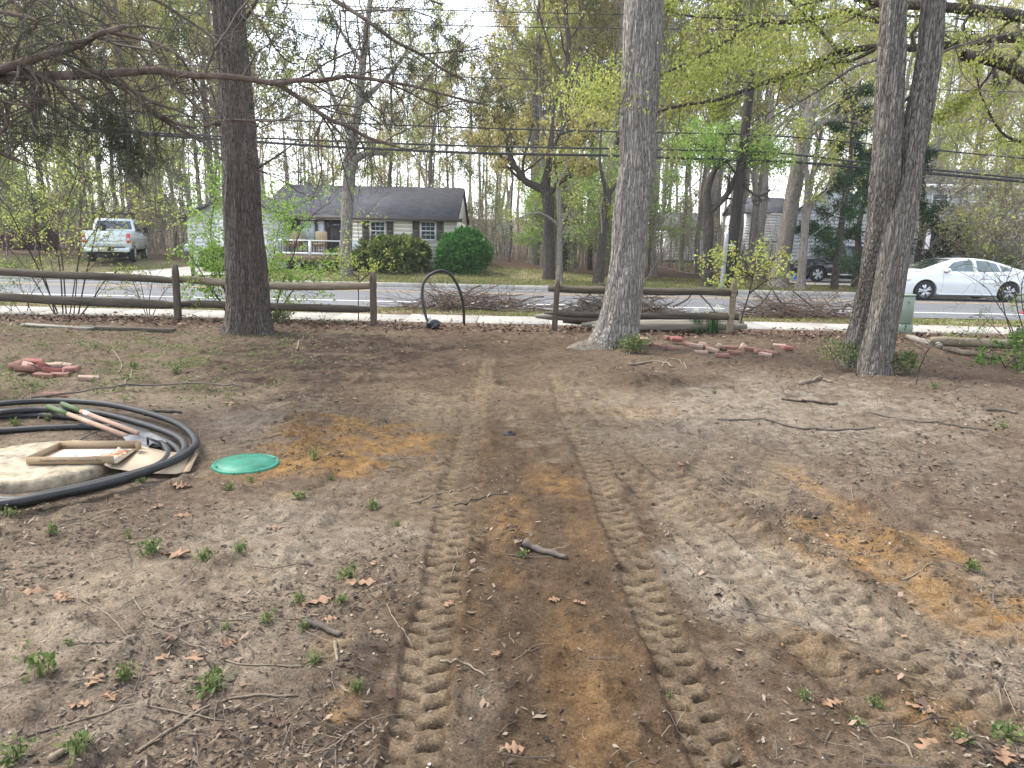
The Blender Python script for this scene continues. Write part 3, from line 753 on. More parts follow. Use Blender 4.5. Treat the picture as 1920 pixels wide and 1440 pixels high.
mb = MB(); mb.add(*tubes(P1, R1, 5)); mb.add(*tubes(P2, R2, 4))
P3, R3 = grow(P2, R2, 3, g, ang=(45, 15), ln=(.3, .6), rr=.8, n=4, wig=.3, trop=0, rmin=.003); mb.add(*tubes(P3, R3, 3))
mb.obj('crown', M['twig_dark'], tL)

# centre trunk
YC_ = gnd(1150, 650).y
pc = [(1158, 660), (1160, 620), (1168, 560), (1178, 480), (1185, 380), (1195, 300), (1198, 200), (1207, 0), (1222, -300), (1235, -600)]
wd = [84, 74, 68, 64, 62, 63, 65, 67, 62, 50]
tC = thing('oak_tree', 'broad grey furrowed trunk with mossy flared root, centre right of the tracks', 'tree', (gnd(1160, 655).x, YC_, 0))
mb = MB(); trunk_mesh(mb, sink(ppath(pc, YC_)), [pxr(w, YC_) for w in wd], seed=13, amp=.020, freq=34, flare=[(-2.5, .62, .30, .17), (3.3, .7, .24, .3), (-.7, .5, .10, .18), (1.6, .9, .12, .2)])
limb_batch(mb, [ppath([(1210, -150), (1330, -260), (1480, -380)], [YC_, YC_ + .6, YC_ + 1]), ppath([(1215, -240), (1100, -360), (950, -470)], [YC_, YC_ - .6, YC_ - 1])], [(.1, .03), (.1, .03)])
mb.obj('trunk', M['bark_grey'], tC, True)
# moss and a hump of sandy soil piled against the root
mo = MB(); gm = srng(4); nn = 900
aa = gm.normal(-2.3, .75, nn); hh = np.abs(gm.normal(0, .16, nn)); rr_ = .40 - hh * .5 + gm.normal(0, .03, nn)
cx, cy = gnd(1160, 655).x, YC_
cent = np.stack([cx + rr_ * np.cos(aa), cy + rr_ * np.sin(aa), hh + .01], 1)
mo.add(*leaves_at(cent, .035, gm)); mo.obj('moss', M['leaf_yew'], tC)
def mound(name, px, py, rx, ry, h, mat, label=None, cat='soil', seed=0, parent=None):
    c = gnd(px, py); m = MB(); n = 26; k = 12; V = []; 
    for i in range(k):
        f = i / (k - 1)
        for j in range(n):
            a = j * 2 * PI / n; V.append((c.x + rx * (1 - f) * math.cos(a), c.y + ry * (1 - f) * math.sin(a), 0))
    V = np.array(V); q = np.repeat(np.linspace(0, 1, k), n)
    nz = fbm(V[:, 0], V[:, 1], 6, 4, seed + 500)
    V[:, 2] = gz(V[:, 0], V[:, 1]) - .03 + (smooth(0, .8, q)) * h * (.5 + nz) + .03 * (q > .05)
    F = [[i * n + j, i * n + (j + 1) % n, (i + 1) * n + (j + 1) % n, (i + 1) * n + j] for i in range(k - 1) for j in range(n)]
    m.add(V, F); o = m.obj(name, mat, parent, True)
    if label: tag(o, label, cat)
    return o
M['sand_mound'] = m_plain('sand_mound', (.15, .125, .098), .97, var=.45, scale=22, bump=.7, bd=.02)
mound('soil_mound', 1100, 655, .36, .22, .12, M['sand_mound'], 'low hump of grey sandy soil against the root of the centre trunk')

# right double trunk
YR_ = gnd(1640, 700).y
tR = thing('oak_tree', 'leaning rough trunk forking into two stems, right of the brick line', 'tree', (gnd(1640, 700).x, YR_, 0))
pc = [(1600, 672), (1612, 640), (1625, 600), (1637, 550), (1645, 500), (1655, 440), (1657, 400), (1661, 317), (1667, 200), (1670, 100), (1674, 0), (1682, -250), (1690, -520)]
wd = [46, 48, 52, 55, 56, 54, 53, 50, 45, 43, 41, 38, 30]
yy = [YR_ + .75, YR_ + .7, YR_ + .6, YR_ + .45, YR_ + .3, YR_ + .15, YR_ + .1] + [YR_] * 6
mb = MB(); trunk_mesh(mb, sink(ppath(pc, yy)), [pxr(w, y) for w, y in zip(wd, yy)], sides=80, rings=200, seed=23, amp=.022, freq=22, flare=[(3.4, .6, .08, .16), (-2.2, .5, .06, .14)])
pc2 = [(1642, 712), (1643, 680), (1648, 650), (1656, 600), (1664, 550), (1672, 500), (1682, 440), (1690, 400), (1704, 317), (1714, 250), (1726, 200), (1743, 100), (1752, 0), (1790, -250), (1830, -520)]
wd2 = [60, 57, 56, 53, 52, 52, 52, 50, 42, 41, 41, 41, 39, 36, 26]
trunk_mesh(mb, sink(ppath(pc2, YR_ - .02)), [pxr(w, YR_) for w in wd2], sides=80, rings=200, seed=29, amp=.020, freq=22, flare=[(-.8, .5, .06, .12), (3.4, .6, .06, .12), (-2.2, .5, .05, .12)])
paths = [ppath([(1668, 105), (1640, 112), (1600, 126), (1545, 163), (1500, 190), (1445, 222), (1390, 262)], [YR_, YR_ + .2, YR_ + .4, YR_ + .6, YR_ + .8, YR_ + 1, YR_ + 1.1]),
         ppath([(1690, 195), (1715, 170), (1740, 120), (1790, 88), (1880, 66), (1960, 50)], [YR_, YR_ + .1, YR_ + .2, YR_ + .3, YR_ + .5, YR_ + .6]),
         ppath([(1680, -120), (1560, -200), (1420, -290)], [YR_, YR_ + .5, YR_ + 1]), ppath([(1780, -200), (1900, -300), (2050, -380)], [YR_, YR_ + .3, YR_ + .6])]
LP, LR = limb_batch(mb, paths, [(.028, .006), (.02, .006), (.08, .03), (.08, .03)])
mb.obj('trunk', M['bark_rough'], tR, True)
def twigs(mb, P, R, g, k=(9, 5), ln=((.25, .5), (.3, .6)), trop=-.02, rmin=(.004, .003), wig=.3, m=0, t=(.25, 1), ang=(50, 15)):
    P2, R2 = grow(P, R, k[0], g, t=t, ang=ang, ln=ln[0], rr=.55, n=7, wig=wig, trop=trop, rmin=rmin[0]); mb.add(*tubes(P2, R2, 4), m)
    P3, R3 = grow(P2, R2, k[1], g, ang=ang, ln=ln[1], rr=.7, n=5, wig=wig, trop=trop, rmin=rmin[1]); mb.add(*tubes(P3, R3, 3), m)
    return P2, R2, P3, R3
mb = MB(); g = srng(31)
P2, R2, P3, R3 = twigs(mb, LP[:2], LR[:2], g, (10, 6))
mb.add(*leaves_at(along(P3, 5, g, .03), .045, g, droop=.8), 1)
mb.obj('crown', [M['twig'], M['leaf_spring']], tR)

# ------------------------------------------------------------------ oak outside the frame on the right, its limbs reach in
YO = 11.2
tO = thing('oak_tree', 'oak with thick drooping limbs and yellow-green leaves reaching in from the right edge', 'tree', (at(2090, 700, YO).x, YO, 0))
base = at(2090, 700, YO)
mb = MB(); trunk_mesh(mb, np.array([(base.x, YO, -.1), (base.x, YO, 1), (base.x + .1, YO, 3), (base.x, YO, 6), (base.x + .2, YO, 10)]), [.42, .33, .30, .26, .12], seed=41, sides=48, rings=90)
tx = lambda py: (2092, py)
oak = [([tx(60), (1980, 45), (1900, 28), (1840, 20), (1790, 15), (1730, 10), (1660, 8), (1590, -10)], (.10, .05), 0),
       ([tx(90), (1990, 78), (1920, 72), (1870, 72), (1800, 82), (1720, 90), (1650, 88), (1573, 98), (1513, 124), (1460, 146), (1413, 163), (1347, 187), (1280, 197), (1225, 212)], (.085, .018), .5),
       ([tx(230), (1990, 180), (1920, 143), (1890, 124), (1850, 111), (1806, 105)], (.10, .075), -.4),
       ([(1660, 40), (1625, 34), (1590, 20), (1530, 36), (1470, 42), (1420, 40), (1370, 72), (1300, 112), (1240, 140), (1180, 160)], (.05, .012), .7),
       ([(1420, 40), (1350, 34), (1290, 30), (1220, 10)], (.02, .008), .7),
       ([(1573, 98), (1540, 60), (1500, 20), (1440, -40)], (.03, .012), .4),
       ([(1413, 163), (1370, 190), (1345, 200), (1338, 210)], (.02, .012), .5),
       ([tx(-40), (1950, -60), (1800, -50), (1650, -30), (1560, -5), (1500, 10)], (.08, .02), .2),
       ([(1650, 88), (1600, 112), (1560, 118), (1500, 140), (1450, 155)], (.03, .012), .35),
       ([(1870, 120), (1840, 160), (1800, 200), (1760, 215)], (.018, .007), -.3),
       ([tx(300), (1990, 290), (1930, 270), (1880, 250), (1840, 180), (1830, 125)], (.03, .01), -.5)]
LP, LR = limb_batch(mb, [ppath(p, [YO + d + .25 * math.sin(i) for i in range(len(p))]) for p, r, d in oak], [r for p, r, d in oak], n=30, sides=10)
g = srng(43)
mb.obj('trunk', M['bark_dark'], tO, True)
mb = MB()
P2, R2, P3, R3 = twigs(mb, LP, LR, g, (13, 6), ((.10, .26), (.3, .6)), trop=.02, rmin=(.006, .0035))
P4, R4 = grow(P3, R3, 2, g, ang=(45, 15), ln=(.4, .7), rr=.8, n=4, wig=.3, trop=0, rmin=.003); mb.add(*tubes(P4, R4, 3), 0)
mb.add(*leaves_at(along(P4, 4, g, .035), .06, g, droop=.9, aspect=.5), 1)
# hanging clusters of young leaves and catkins
for (px, py, sx, sy, n) in [(1385, 110, 40, 28, 900), (1310, 155, 32, 30, 800), (1450, 78, 45, 20, 700), (1540, 45, 50, 16, 600), (1300, 140, 20, 40, 400), (1600, 25, 40, 14, 300), (1250, 165, 22, 30, 350), (1130, 165, 40, 25, 900), (1095, 180, 35, 22, 500), (1690, 90, 30, 20, 200), (1820, 100, 40, 20, 250), (1830, 40, 50, 25, 200), (1500, 110, 50, 22, 500), (1575, 130, 40, 30, 250)]:
    c = at(px, py, YO + .5); k = YO / FPX
    cent = np.array(c) + g.normal(size=(n, 3)) * np.array([sx * k, .35, sy * k])
    mb.add(*leaves_at(cent, .065, g, droop=1.1, aspect=.42), 1)
mb.obj('crown', [M['twig'], M['leaf_spring']], tO)

# ------------------------------------------------------------------ red cedar outside the frame on the left
YD = 7.0
bx_ = at(-150, 300, YD).x
tD = thing('cedar_tree', 'red cedar reaching in from the left edge with bare twiggy branches and dark green sprays', 'tree', (bx_, YD, 0))
mb = MB(); trunk_mesh(mb, np.array([(bx_, YD, -.1), (bx_, YD, 1.2), (bx_ - .05, YD, 3.5), (bx_, YD, 6), (bx_, YD, 9)]), [.24, .18, .16, .12, .04], seed=51, sides=40, rings=90)
tx = lambda py: (-150, py)
ced = [([tx(190), (-60, 152), (30, 143), (150, 141), (230, 136), (300, 132), (350, 141), (420, 143), (470, 149), (520, 157), (560, 150), (615, 152), (640, 142), (720, 152), (790, 165), (850, 182), (915, 198)], (.052, .008), 0),
       ([tx(240), (-40, 150), (30, 122), (75, 106), (110, 98), (155, 82), (180, 66), (205, 58), (235, 50)], (.05, .022), -.15),
       ([(200, 60), (260, 72), (300, 84), (335, 105), (355, 135), (380, 178), (412, 212)], (.016, .008), -.1),
       ([(170, 141), (215, 150), (250, 172), (285, 208), (330, 232), (366, 240)], (.022, .011), .1),
       ([(190, 143), (235, 168), (262, 192), (300, 222), (345, 248), (378, 266)], (.021, .011), .2),
       ([(520, 157), (570, 190), (615, 222), (650, 236), (690, 258), (742, 274)], (.024, .014), 0),
       ([tx(150), (-50, 160), (20, 155), (65, 176), (100, 204), (150, 238), (180, 262)], (.022, .008), .3),
       ([tx(-260), (80, -220), (300, -130), (460, -70), (580, -25), (640, 8), (690, 40), (745, 80), (790, 102), (830, 130), (870, 150)], (.05, .010), .3),
       ([tx(-120), (60, -90), (200, -40), (295, 2), (340, 30), (378, 55), (410, 80), (440, 105)], (.035, .008), .4),
       ([(430, -60), (462, 5), (490, 45), (512, 85), (540, 115), (560, 120)], (.014, .006), .2),
       ([(384, 238), (420, 226), (470, 226), (520, 226), (560, 212)], (.014, .006), -.2),
       ([tx(210), (-60, 180), (0, 190), (40, 196), (90, 195)], (.02, .008), -.2),
       ([tx(40), (-40, 20), (40, 30), (70, 45), (35, 75), (35, 110)], (.03, .012), .1),
       ([tx(260), (-60, 250), (5, 245), (15, 210), (20, 180)], (.03, .012), -.1),
       ([tx(300), (-70, 290), (-20, 280), (35, 300)], (.03, .012), 0),
       ([tx(-40), (-20, -20), (60, 30), (110, 70), (150, 110), (190, 140), (230, 150)], (.03, .006), .5),
       ([(640, 20), (700, 20), (770, 20), (830, 40)], (.010, .005), .3),
       ([(690, 40), (688, 80), (694, 120), (695, 180)], (.009, .005), .3),
       ([(720, 152), (770, 175), (820, 200), (860, 190), (900, 195)], (.01, .005), .0),
       ([tx(-300), (150, -260), (420, -180), (620, -80), (760, -20), (830, 10)], (.04, .008), .6),
       ([tx(-60), (30, -40), (130, 10), (190, 40), (260, 100), (330, 170)], (.026, .006), .7),
       ([(790, 102), (830, 98), (870, 96), (900, 90)], (.010, .005), .3)]
LP, LR = limb_batch(mb, [ppath(p, [YD + d + .12 * math.sin(i * 1.7) for i in range(len(p))]) for p, r, d in ced], [r for p, r, d in ced], n=34, sides=8)
mb.obj('trunk', M['cedar_bark'], tD, True)
mb = MB(); g = srng(53)
P2, R2 = grow(LP, LR, 16, g, t=(.22, 1), ang=(52, 18), ln=(.35, 1.1), rr=.5, n=9, wig=.22, trop=-.05, rmin=.0035, absolute=True, tip=.45); mb.add(*tubes(P2, R2, 4))
P3, R3 = grow(P2, R2, 4, g, t=(.2, 1), ang=(50, 16), ln=(.35, .75), rr=.75, n=6, wig=.28, trop=-.04, rmin=.0022, tip=.6); mb.add(*tubes(P3, R3, 3))
P4, R4 = grow(P3, R3, 2, g, t=(.3, 1), ang=(45, 16), ln=(.4, .8), rr=.8, n=3, wig=.28, trop=-.03, rmin=.0018, tip=.7); mb.add(*tubes(P4, R4, 3))
k = YD / FPX
for (px, py, sx, sy, n) in [(235, 275, 26, 30, 2600), (205, 240, 30, 22, 1500), (180, 210, 28, 18, 900), (250, 300, 14, 16, 900), (90, 200, 40, 16, 900), (70, 60, 60, 40, 1500), (20, 230, 25, 12, 500), (80, 255, 30, 10, 700), (200, 190, 40, 16, 700), (560, 45, 40, 22, 900), (590, 60, 25, 20, 600), (620, 15, 40, 12, 500), (700, 60, 35, 22, 800), (760, 110, 28, 12, 500), (850, 105, 28, 12, 600), (900, 148, 20, 8, 450), (940, 195, 30, 9, 650), (880, 205, 22, 10, 300), (850, 296, 10, 9, 160), (705, 210, 20, 16, 350), (740, 180, 22, 12, 300), (480, 60, 25, 25, 400), (160, 110, 60, 25, 700), (340, 60, 40, 30, 500), (830, 60, 22, 16, 280), (780, 20, 30, 12, 300), (650, 250, 20, 14, 180), (120, 20, 90, 20, 900), (300, 15, 60, 14, 500), (560, 190, 30, 14, 250)]:
    nb = max(3, n // 30); c = np.array(at(px, py, YD + g.uniform(-.3, .4)))
    cb = c + g.normal(size=(nb, 3)) * np.array([sx * k, .16, sy * k]) * .85
    # each spray: a short drooping twig with scale leaves round it
    dv = g.normal(size=(nb, 3)) * .5 + np.array([.25, 0, -.55]); dv /= np.linalg.norm(dv, axis=1, keepdims=True)
    Pm = cb[:, None, :] + dv[:, None, :] * np.linspace(0, .20, 4)[None, :, None]
    mb.add(*tubes(Pm, np.full((nb, 4), .002), 3), 0)
    cent = along(Pm, 36, g, .016, (0, 1))
    mb.add(*leaves_at(cent, .052, g, aspect=.10, droop=.9, fold=.03), 1)
mb.obj('crown', [M['twig'], M['leaf_conifer']], tD)
# ------------------------------------------------------------------ split-rail fences
def rail(mb, a, b, h=.15, seed=0, taper=(.5, .5), sag=0.0, m=0):
    """a split rail: rough wedge-shaped section, tapered at its ends"""
    r = srng(seed + 700); n = 22
    a, b = np.array(a, float), np.array(b, float); t = np.linspace(0, 1, n)
    P = a + (b - a) * t[:, None]; P[:, 2] += -sag * np.sin(t * PI) + (vnoise(t * 5, t * 0 + seed, 9) - .5) * .03
    P[:, 1] += (vnoise(t * 4, t * 0 + seed * 3, 19) - .5) * .05
    s = np.minimum(1, .0 + np.interp(t, [0, .10, .9, 1], [taper[0], 1, 1, taper[1]]))
    d = (b - a) / np.linalg.norm(b - a); side = np.cross([0, 0, 1], d); upv = np.cross(d, side)
    k = 9; ang = np.arange(k) * 2 * PI / k + r.uniform(0, 1)
    rad = r.uniform(.82, 1.1, k)
    V = []
    for i in range(n):
        rr = rad * (.92 + .16 * vnoise(np.arange(k) * 1.3 + seed, np.full(k, t[i] * 6), seed))
        V.append(P[i] + s[i] * h * .5 * rr[:, None] * (np.cos(ang)[:, None] * side * .8 + np.sin(ang)[:, None] * upv))
    V = np.concatenate(V)
    F = [[i * k + j, i * k + (j + 1) % k, (i + 1) * k + (j + 1) % k, (i + 1) * k + j] for i in range(n - 1) for j in range(k)]
    F += [list(range(k))[::-1], [(n - 1) * k + j for j in range(k)]]
    return mb.add(V, F, m)
def post(mb, foot, top, w=.115, d=.105, seed=0, m=0):
    foot, top = np.array(foot, float), np.array(top, float); r = srng(seed); n = 10; V = []
    for i in range(n):
        t = i / (n - 1); c = foot + (top - foot) * t; s = 1 - .06 * t
        if i == n - 1: s *= .80
        for (x, y) in [(-1, -.8), (-.8, -1), (.8, -1), (1, -.8), (1, .8), (.8, 1), (-.8, 1), (-1, .8)]:
            V.append(c + np.array([x * w / 2 * s, y * d / 2 * s, 0]) + r.normal(size=3) * .002)
    F = [[i * 8 + j, i * 8 + (j + 1) % 8, (i + 1) * 8 + (j + 1) % 8, (i + 1) * 8 + j] for i in range(n - 1) for j in range(8)] + [[(n - 1) * 8 + j for j in range(8)]]
    return mb.add(V, F, m)
YF = Y_FENCE
def up_at(px, py, Y): return np.array(at(px, py, Y))
fl = thing('rail_fence', 'left split-rail fence with two weathered rails, in front of the road', 'fence', (gnd(330, 600).x, YF, 0))
yl = gnd(330, 600).y; y2_ = gnd(700, 612).y; y0_ = yl + .3
for (fx, fy, tx_, ty, yy, sd) in [(334, 602, 328, 496, yl, 1), (701, 613, 699, 510, y2_, 2), (-40, 590, -56, 486, y0_, 3)]:
    f = np.array(gnd(fx, fy)); f[2] = -.3; tp = up_at(tx_, ty, gnd(fx, fy).y)
    mb = MB(); post(mb, f, tp, .115, .10, sd); mb.obj('post', M['fence_post'], fl, fix=True)
for i, (a, b, h, mt, tp) in enumerate([((-60, 507), (340, 529), .15, 'fence_wood', (.6, .6)), ((-60, 557), (345, 573), .17, 'fence_wood', (.6, .6)), ((322, 520), (500, 541), .13, 'fence_wood_pale', (.6, 1)), ((322, 571), (520, 579), .13, 'fence_wood', (.6, 1))]):
    pass
mb = MB(); rail(mb, up_at(-60, 507, y0_), up_at(342, 527, yl), .155, 1); mb.obj('rail', M['fence_wood'], fl, fix=True)
mb = MB(); rail(mb, up_at(-60, 556, y0_), up_at(344, 572, yl), .17, 2); mb.obj('rail', M['fence_wood'], fl, fix=True)
mb = MB(); rail(mb, up_at(320, 520, yl), up_at(706, 535, y2_), .145, 3, (.55, .8), sag=.07); mb.obj('rail', M['fence_wood_pale'], fl, fix=True)
mb = MB(); rail(mb, up_at(320, 570, yl), up_at(704, 581, y2_), .155, 4, (.5, .4), sag=-.0); mb.obj('rail', M['fence_wood'], fl, fix=True)

fr = thing('rail_fence', 'right split-rail fence section with leaning post behind the centre trunk', 'fence', (gnd(1200, 625).x, YF, 0))
ya, yb = gnd(1040, 621).y, gnd(1370, 628).y
for (fx, fy, tx_, ty, sd) in [(1039, 621, 1046, 522, 11), (1367, 628, 1378, 523, 12)]:
    f = np.array(gnd(fx, fy)); tp = up_at(tx_, ty, gnd(fx, fy).y); d = tp - f; f = f - d * .25
    mb = MB(); post(mb, f, tp, .105, .10, sd); mb.obj('post', M['fence_post'] if sd == 11 else M['fence_wood_pale'], fr, fix=True)
mb = MB(); rail(mb, up_at(1028, 542, ya), up_at(1383, 549, yb), .15, 5, (.8, .8)); mb.obj('rail', M['fence_wood'], fr, fix=True)
mb = MB(); rail(mb, up_at(1020, 588, ya), up_at(1384, 596, yb), .14, 6, (.25, .8)); mb.obj('rail', M['fence_wood'], fr, fix=True)
# spare rails stacked on the ground behind that section
st = [((1004, 599), (1330, 607), .35, .13, 'board_grey', 'pale split rail lying lowest left, its tapered end sticking out past the leaning post'),
      ((1055, 606), (1385, 604), .55, .14, 'fence_wood', 'dark spare rail lying behind the leaning fence post on the right section'),
      ((1090, 614), (1395, 612), .25, .14, 'board_grey', 'grey spare rail lying at the foot of the right fence section'),
      ((1110, 618), (1400, 618), .12, .12, 'board_grey', 'weathered spare rail nearest the daffodils, on the soil under the fence')]
for i, (a, b, dy, h, mt, lb) in enumerate(st):
    Y = ya + dy; mb = MB(); A = up_at(*a, Y); B = up_at(*b, yb + dy); 
    A[2] = max(A[2], .05); B[2] = max(B[2], .05)
    rail(mb, A + np.array([0, 0, .05]), B + np.array([0, 0, .05]), h * 1.25, 30 + i, (.45, .6)); tag(mb.obj('fence_rail', M[mt], fix=True), lb, 'rail', 'spare rails stacked by the fence')
# fallen fence at the far right
def lying(name, a, b, h, mt, lb, seed, za=.07, zb=.07, cat='rail'):
    A = np.array(gnd(*a)); B = np.array(gnd(*b)); A[2] = za; B[2] = zb
    mb = MB(); rail(mb, A, B, h, seed, (.7, .8)); return tag(mb.obj(name, M[mt], fix=True), lb, cat)
lying('fence_rail', (1742, 652), (1985, 662), .17, 'fence_wood_pale', 'thick fallen rail lying level at the right edge, in front of the pavement', 61, .12, .14)
lying('fence_post', (1880, 655), (1975, 640), .15, 'fence_wood', 'fallen mossy fence post slanting up across the fallen rail at the right edge', 62, .10, .62, 'post')
lying('fence_rail', (1700, 636), (1765, 656), .12, 'board_grey', 'short grey board lying from the green pedestal towards the fallen rail', 63, .05, .06)
lying('fence_rail', (1770, 660), (1872, 678), .10, 'fence_wood', 'dark broken rail on the soil under the fallen rail at the right', 64, .05, .05)
# old boards by the left fence
def plank(name, a, b, w, t, mt, lb, z=.03):
    A, B = gnd(*a), gnd(*b); d = B - A; c = (A + B) / 2
    mb = MB().box((c.x, c.y, z), (d.length, w, t), math.atan2(d.y, d.x), bev=.006)
    return tag(mb.obj(name, M[mt]), lb, 'board')
plank('plank', (45, 612), (172, 620), .16, .035, 'board_grey', 'grey weathered board lying on the soil in front of the left shrub', .035)
plank('timber', (150, 617), (328, 623), .12, .07, 'fence_wood', 'brown square timber lying on the soil left of the dark trunk', .025)

# ------------------------------------------------------------------ buried tank lid, slab, pipe coil, pizza box, digger
def lidp(r, h): return [(r * .94, -.08), (r, -.06), (r, h - .012), (r * .985, h - .004), (r * .93, h), (r * .90, h - .006), (r * .86, h - .006), (r * .82, h + .004), (r * .4, h + .014), (0.0, h + .018)]
c = gnd(462, 872); zc = float(gz([c.x], [c.y])[0])
mb = MB(); mb.lathe(lidp(.232, .05), (c.x, c.y, zc - .032), 48)
lg = thing('tank_lid', 'round green plastic septic lid set flush in the soil', 'lid', (c.x, c.y, zc)); mb.obj('cover', M['lid_green'], lg, True)
for i in range(4):
    a = i * PI / 2 + .6; mb = MB(); mb.lathe([(.008, 0), (.008, .008), (.004, .010), (0, .010)], (c.x + .2 * math.cos(a), c.y + .2 * math.sin(a), zc + .012), 8); mb.obj('screw', M['lid_green'], lg)
mb = MB()
for a in np.arange(0, 2 * PI, PI / 3): mb.box((c.x + .045 * math.cos(a), c.y + .075 + .028 * math.sin(a), zc + .0295), (.035, .008, .008), a)
mb.box((c.x, c.y + .075, zc + .0305), (.05, .01, .006)); mb.obj('emblem', M['lid_green'], lg)

cs = gnd(72, 866, .05)
mb = MB(); nS = 48; prof = [(.48, -.1), (.50, -.02), (.497, .045), (.488, .066), (.455, .074), (.25, .077), (0, .078)]
mb.lathe(prof, (cs.x, cs.y, 0), nS)
V = mb.V[0]; q = fbm(V[:, 0], V[:, 1], 7, 3, 66) - .5; V[:, 0] += q * .02; V[:, 1] += q * .02; V[:, 2] += (fbm(V[:, 0] + 5, V[:, 1], 14, 3, 67) - .5) * .012
tag(mb.obj('concrete_lid', M['slab_concrete'], smooth_=True), 'round pitted concrete tank cover under the open pizza box', 'slab')

# black pipe coil: one long pipe, loops lying over each other
loops = [[(0, 808), (80, 803), (160, 800), (230, 803), (275, 816), (305, 834), (316, 850), (304, 868), (272, 882), (186, 905), (90, 926), (0, 940)],
         [(0, 781), (80, 779), (160, 786), (235, 800), (300, 822), (331, 840), (336, 856), (310, 872), (220, 902), (104, 929), (-16, 948)],
         [(0, 773), (80, 768), (180, 774), (270, 796), (330, 818), (347, 836), (338, 854), (290, 878), (200, 903), (100, 924), (0, 938)],
         [(0, 757), (100, 752), (200, 758), (285, 777), (340, 798), (366, 824), (360, 842), (322, 866), (230, 898), (110, 926), (-20, 946)]]
zz = [.028, .028, .075, .075]; path = []
for li, (lp, z) in enumerate(zip(loops, zz)):
    pts = [np.array(gnd(a, b, z)) for i, (a, b) in enumerate(lp)]
    path += pts
    if li < 3:      # round the hidden left side back to the next loop's start
        a, b = pts[-1], np.array(gnd(*loops[li + 1][0])); cen = (a + b) / 2; r = 1.0
        for t in np.linspace(.15, .85, 5):
            path.append(a * (1 - t) + b * t + np.array([-math.sin(t * PI) * 1.15, 0, .0]))
path.insert(0, np.array(gnd(-120, 822)) + np.array([0, 0, .04])); path.append(np.array(gnd(-160, 950)) + np.array([0, 0, .04]))
PP = spline(path, 420)
coil = thing('pipe_coil', 'coil of black plastic water pipe lying on the soil at the left', 'pipe', (cs.x, cs.y, 0))
mb = MB(); mb.tube(PP, .0265, 14); mb.obj('pipe', M['pipe_black'], coil, True)
c = gnd(282, 858); mb = MB()       # black strap end sticking up from the coil
mb.add(*tubes(np.array([[(c.x - .02, c.y + .02, .09), (c.x - .015, c.y + .01, .15), (c.x + .03, c.y, .135), (c.x + .08, c.y - .01, .12), (c.x + .09, c.y - .01, .09)]]), np.full((1, 5), .009), 6)); mb.obj('strap', M['plastic_dark'], coil)

# pizza box: open tray and the torn-off lid beside it
pb = thing('pizza_box', 'open brown cardboard pizza box with printed paper inside, on the concrete cover', 'pizza box', (gnd(140, 860, .09).x, gnd(140, 860, .09).y, .09))
A = gnd(50, 871, .084); B = gnd(214, 869, .084); D = gnd(98, 842, .1)
ex = (B - A); wdt = ex.length; ex.normalize(); ey = Vector((0, 1, 0)); dpt = .36; hgt = .052; zb = .084
def quad_box(mb, p, q, h, th=.005, m=0, z=zb):      # a thin upright wall from p to q
    d = Vector((q.x - p.x, q.y - p.y, 0)); c2 = (p + q) / 2
    mb.box((c2.x, c2.y, z + h / 2), (d.length, th, h), math.atan2(d.y, d.x), m)
A.z = B.z = 0; ang = math.atan2(ex.y, ex.x)
Cb = B + ey * dpt; Db = A + ey * dpt + ex * .0
mb = MB(); mb.box(((A + Cb).x / 2, (A + Cb).y / 2, zb + .003), (wdt, dpt, .006), ang); mb.obj('tray_floor', M['cardboard_inner'], pb)
for nm, p, q, h in (('front_wall', A, B, hgt), ('back_wall', Db, Cb, hgt * 1.15), ('left_wall', A, Db, hgt)):
    mb = MB(); quad_box(mb, p, q, h); mb.obj(nm, M['cardboard'], pb)
mb = MB(); quad_box(mb, Cb - ey * .07, Cb, hgt * 1.1); mb.obj('side_tab', M['cardboard'], pb)
mb = MB(); pw = wdt * .80; pc_ = A + ex * (wdt * .58) + ey * (dpt * .5)
mb.box((pc_.x - .03, pc_.y, zb + .0085), (pw, dpt * .72, .003), ang); mb.obj('leaflet', M['paper_print'], pb)
mb = MB(); g = srng(71)          # flat printed picture of food on the leaflet's right corner
for i in range(260):
    u, v = g.random(), g.random()
    if v > u + .12: continue
    x = pc_ + ex * (pw * (.5 - .46 * (1 - u)) - .03) + ey * (dpt * .34 * (1 - 2 * (1 - v) * .98))
    s = g.uniform(.008, .020); a = g.uniform(0, 6)
    mb.add([(x.x + s * math.cos(a + t), x.y + s * math.sin(a + t), zb + .0105 + i * 4e-6) for t in (0, 1.3, 2.5, 3.8, 5.0)], [[0, 1, 2, 3, 4]])
mb.obj('food_picture', M['food_print'], pb)
mb = MB()                         # small logo print on the paper
for dx, s in ((-.40, .012), (-.33, .008), (-.30, .012), (-.27, .008), (-.22, .014)):
    p = pc_ + ex * (pw * dx) + ey * (-.02 if s > .013 else .0); mb.box((p.x, p.y, zb + .0107), (s * 1.6, s, .0008), ang + .3)
mb.obj('logo', M['ink'], pb)
cu = bpy.data.curves.new('box_lettering', 'FONT'); cu.body = 'Traditional Italian Contemporary Box'; cu.size = .026; cu.shear = .4; cu.align_x = 'CENTER'; cu.extrude = .0004
tmp = bpy.data.objects.new('tmp', cu); C.objects.link(tmp); dg = bpy.context.evaluated_depsgraph_get(); tme = bpy.data.meshes.new_from_object(tmp.evaluated_get(dg)); bpy.data.objects.remove(tmp)
tme.materials.clear(); tme.materials.append(M['ink'])
mid = (A + B) / 2; fn = Vector((ex.y, -ex.x, 0))
tme.transform(Matrix.Translation((mid.x + fn.x * .0032 + .0, mid.y + fn.y * .0032, zb + .018)) @ Matrix.Rotation(ang, 4, 'Z') @ Matrix.Rotation(PI / 2, 4, 'X'))
link('lettering', tme, pb)
